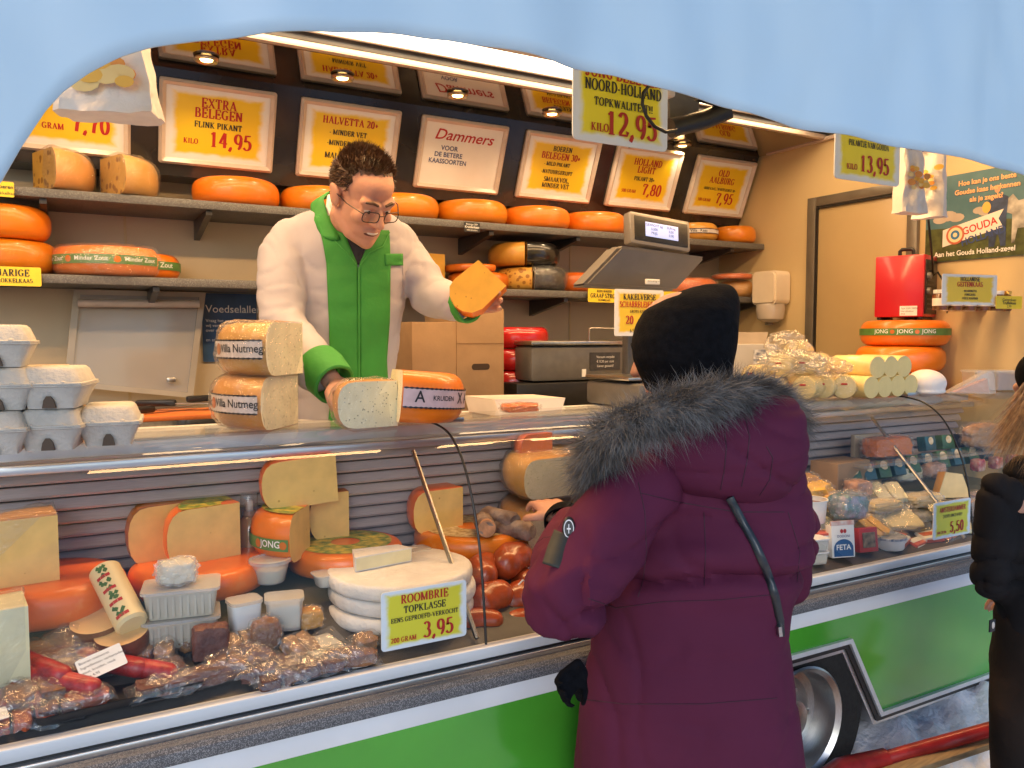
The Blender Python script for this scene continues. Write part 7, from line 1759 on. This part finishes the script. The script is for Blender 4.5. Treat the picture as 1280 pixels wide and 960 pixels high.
# beanie
bn = bm_()
loft(bn, [(357, 882, 908), (360, 866, 914), (366, 846, 918), (376, 824, 920), (390, 804, 920), (408, 793, 919), (428, 788, 917), (448, 789, 914), (468, 797, 912), (488, 806, 910)], 1.375, [.015, .04, .06, .085, .105, .115, .12, .12, .118, .11])
bn = fuse(bn, .006, 6); push(bn, lambda co, n_: .004*nz(co, 9, 3)+.004*ridge((co.x+co.z*.7, co.y, co.z), 9, 2)); bv2 = BVHTree.FromBMesh(bn)
hat = obj('beanie', shift(bn, CO), m_hat, cust)
o = line(bv2, Z0, [(789, 428), (794, 445), (805, 462), (820, 478)], .003, 'hat_fold', m_hat, hat, n=8)
if o:
    for v in o.data.vertices: v.co -= CO
# strap, badge, pocket patch, cuff, zip, glove
cl_line([(912, 622), (926, 648), (944, 680), (958, 712), (969, 745), (975, 775), (976, 805)], .004, 'bag_strap', mat('strap_black', (.02, .024, .028), .35, coat=.3, ns=30, na=.2), cust, lift=.007, n=3, flat=.0085)
cl_line([(974, 782), (976, 800)], .007, 'buckle', m_steel, cust, lift=.010, n=3)
def pdec(rows, lift, name, m, par, **k):
    o = decal(pv_, Z0, rows, lift, name, m, par, **k)
    for v in o.data.vertices: v.co -= CO
    return o
pt = line(pv_, Z0, [(707, 668), (699, 688), (692, 712)], .004, 'arm_patch', mat('olive_patch', (.028, .03, .024), .6, ns=30, na=.2), parka, lift=.004, n=8, flat=.024)
for v in pt.data.vertices: v.co -= CO
bp_ = hit(pv_, Z0, 711, 661); bd = (bp_-CAM).normalized()
Mb = Matrix.Translation(bp_-bd*.006-CO) @ bd.to_track_quat('-Z', 'Y').to_matrix().to_4x4() @ Matrix.Diagonal((.55, 1, 1, 1))
bm = bm_(); lathe(bm, [(0, .003), (.020, .003), (.024, 0)], 24, Mb); eb = obj('arm_badge', bm, m_blk, parka)
bm = bm_(); lathe(bm, [(.0155, .0036), (.018, .0036)], 24, Mb); box(bm, (0, 0, .004), (.003, .018, .001), 0, Mb); box(bm, (0, 0, .0042), (.014, .003, .001), 0, Mb); obj('emblem', bm, m_white, eb)
dcw = (cw-ce).normalized(); cuff(cw-dcw*.012, cw+dcw*.035, .050, .044, m_hat, parka, CO)
cl_line([(722, 800), (716, 850), (712, 900), (710, 975)], .0035, 'zip', m_blk, parka, lift=.001, n=10)
gp = hit(pv_, Z0, 726, 835) or PY(726, 835, 1.25); gp = gp+Vector((-.03, -.02, 0))
bm = bm_(); hand(bm, gp+Vector((.02, .0, .012)), (-.8, -.2, -.35), (0, .3, 1), (0, -1, 0), (.4, .6, .6), .62, 1); ell(bm, gp+Vector((.005, 0, .0)), (.026, .02, .022), sub=2); limb(bm, gp+Vector((.01, 0, -.01)), .016, gp+Vector((.025, .01, -.05)), .012)
tag(obj('glove', fuse(bm, .0045, 3), m_hat), 'black glove poking out of the plum parka pocket', 'glove')

# ---- the child at the right edge
YK = 1.15; m_jk = mat('black_jacket', (.010, .0085, .009), .85, spec=.2, ns=8, na=.2, bump=.4, bs=14, dist=.012, bd=2)
m_tr = mat('brown_black_trousers', (.011, .009, .008), .9, spec=.15, ns=6, col2=(.024, .015, .011), bump=.3, bs=40)
m_bl = mat('blonde_hair', (.52, .30, .12), .4, ns=60, col2=(.26, .13, .05))
KO = PY(1288, 700, YK); KO.z = 0
kid = thing('person', 'child with blonde hair in black jacket cut by the right picture edge', 'person', KO)
hk = PY(1318, 497, YK+.02)
bm = head_mesh(Matrix.Translation(hk) @ Matrix.Rotation(R(-10), 4, 'Z') @ Matrix.Diagonal((.98, .98, .98, 1)))
tk = PY(1290, 680, YK); limb(bm, hk+Vector((0, 0, -.08)), .045, tk+Vector((0, .02, .13)), .04); ell(bm, tk+Vector((0, .01, -.03)), (.07, .05, .13), sub=3)
ks, ke, kw = PY(1250, 615, YK), PY(1238, 725, YK+.03), PY(1276, 745, YK+.16)
limb(bm, tk+Vector((0, 0, .10)), .05, ks+Vector((.02, 0, -.03)), .025); limb(bm, ks+Vector((.02, 0, -.03)), .025, ke, .025); limb(bm, ke, .025, kw, .024)
hand(bm, kw, (.2, .8, -.3), (.9, -.2, 0), (0, 0, -1), (.3, .4, .4), .8, 1)
ks2, ke2, kw2 = PY(1335, 615, YK), PY(1346, 725, YK+.03), PY(1330, 775, YK+.14)
limb(bm, tk+Vector((0, 0, .10)), .05, ks2+Vector((-.02, 0, -.03)), .025); limb(bm, ks2+Vector((-.02, 0, -.03)), .025, ke2, .025); limb(bm, ke2, .025, kw2, .024)
hand(bm, kw2, (-.2, .8, -.3), (.9, .2, 0), (0, 0, -1), (.3, .4, .4), .8, -1)
for s in (-.03, .06): limb(bm, KO+Vector((s*.6, .02, .85)), .035, KO+Vector((s, .02, .55)), .022); limb(bm, KO+Vector((s, .02, .55)), .022, KO+Vector((s, .02, .08)), .02)
obj('body', shift(fuse(bm, .006, 4), KO), m_skin, kid)
bm = bm_(); loft(bm, [(572, 1268, 1318), (588, 1250, 1330), (612, 1238, 1340), (660, 1236, 1340), (720, 1238, 1340), (770, 1240, 1340), (800, 1242, 1340)], YK, [.06, .08, .095, .105, .11, .11, .11])
chain(bm, [(ks, .056), (ke, .052), (kw+Vector((0, -.02, .01)), .046)]); chain(bm, [(ks2, .062), (ke2, .060), (kw2+Vector((0, -.02, .01)), .046)])
bm = fuse(bm, .009, 6); push(bm, lambda co, n_: .004*nz(co, 8, 1)-.012*max(0, ridge((co.x*.5+co.z*.3, co.y*.5, co.z), 9, 4))**5-.008*max(0, ridge((co.x*.6-co.z*.7, co.y, co.z*.7), 8, 6))**6); jv = BVHTree.FromBMesh(bm); jk = obj('jacket', shift(bm, KO), m_jk, kid)
bm = bm_(); loft(bm, [(765, 1240, 1338), (800, 1236, 1340), (840, 1234, 1342), (880, 1235, 1296), (960, 1240, 1294), (1080, 1244, 1290), (1150, 1248, 1288)], YK, [.10, .11, .115, .095, .09, .085, .085])
loft(bm, [(840, 1285, 1340), (880, 1293, 1338), (960, 1296, 1334), (1080, 1298, 1330), (1150, 1298, 1328)], YK+.03, [.10, .085, .08, .075, .075])
bm = fuse(bm, .012, 5); push(bm, lambda co, n_: .007*ridge((co.x*.6, co.y*.6, co.z), 7, 2)); obj('trousers', shift(bm, KO), m_tr, kid)
for s in (-.07, .07): bm = bm_(); ell(bm, (s, .04, .05), (.045, .12, .05), sub=3); obj('boot', bm, m_blkm, kid)
hp = PY(1240, 782, YK-.05); bm = bm_(); box(bm, hp-KO, (.022, .004, .03), .001, None); tg = obj('hip_tag', bm, m_blk, kid); bm = bm_(); ell(bm, hp-KO+Vector((0, -.003, .002)), (.006, .002, .009), sub=2); obj('print', bm, m_frame, tg)
bm = bm_(); ell(bm, hk+Vector((0, -.012, .062)), (.092, .108, .082), sub=4); limb(bm, hk+Vector((-.0, -.02, .01)), .086, hk+Vector((0, -.02, .05)), .092); bm = fuse(bm, .007, 5); obj('beanie', shift(bm, KO), m_hat, kid)
bm = bm_(); roots = []; rg = random.Random(3)
for i in range(9000):
    a = rg.uniform(R(150), R(372)); z = rg.uniform(-.015, .05); n_ = Vector((math.cos(a), math.sin(a), 0))
    roots.append((hk+Vector((n_.x*.082, n_.y*.098-.01, z)), n_*.42+Vector((-.22, -.02, -1))))
strands(bm, roots, .185, .0008, (0, 0, 0), 8, seg=5, curl=.16, rnd=.16)
obj('hair', shift(bm, KO), m_bl, kid, False)
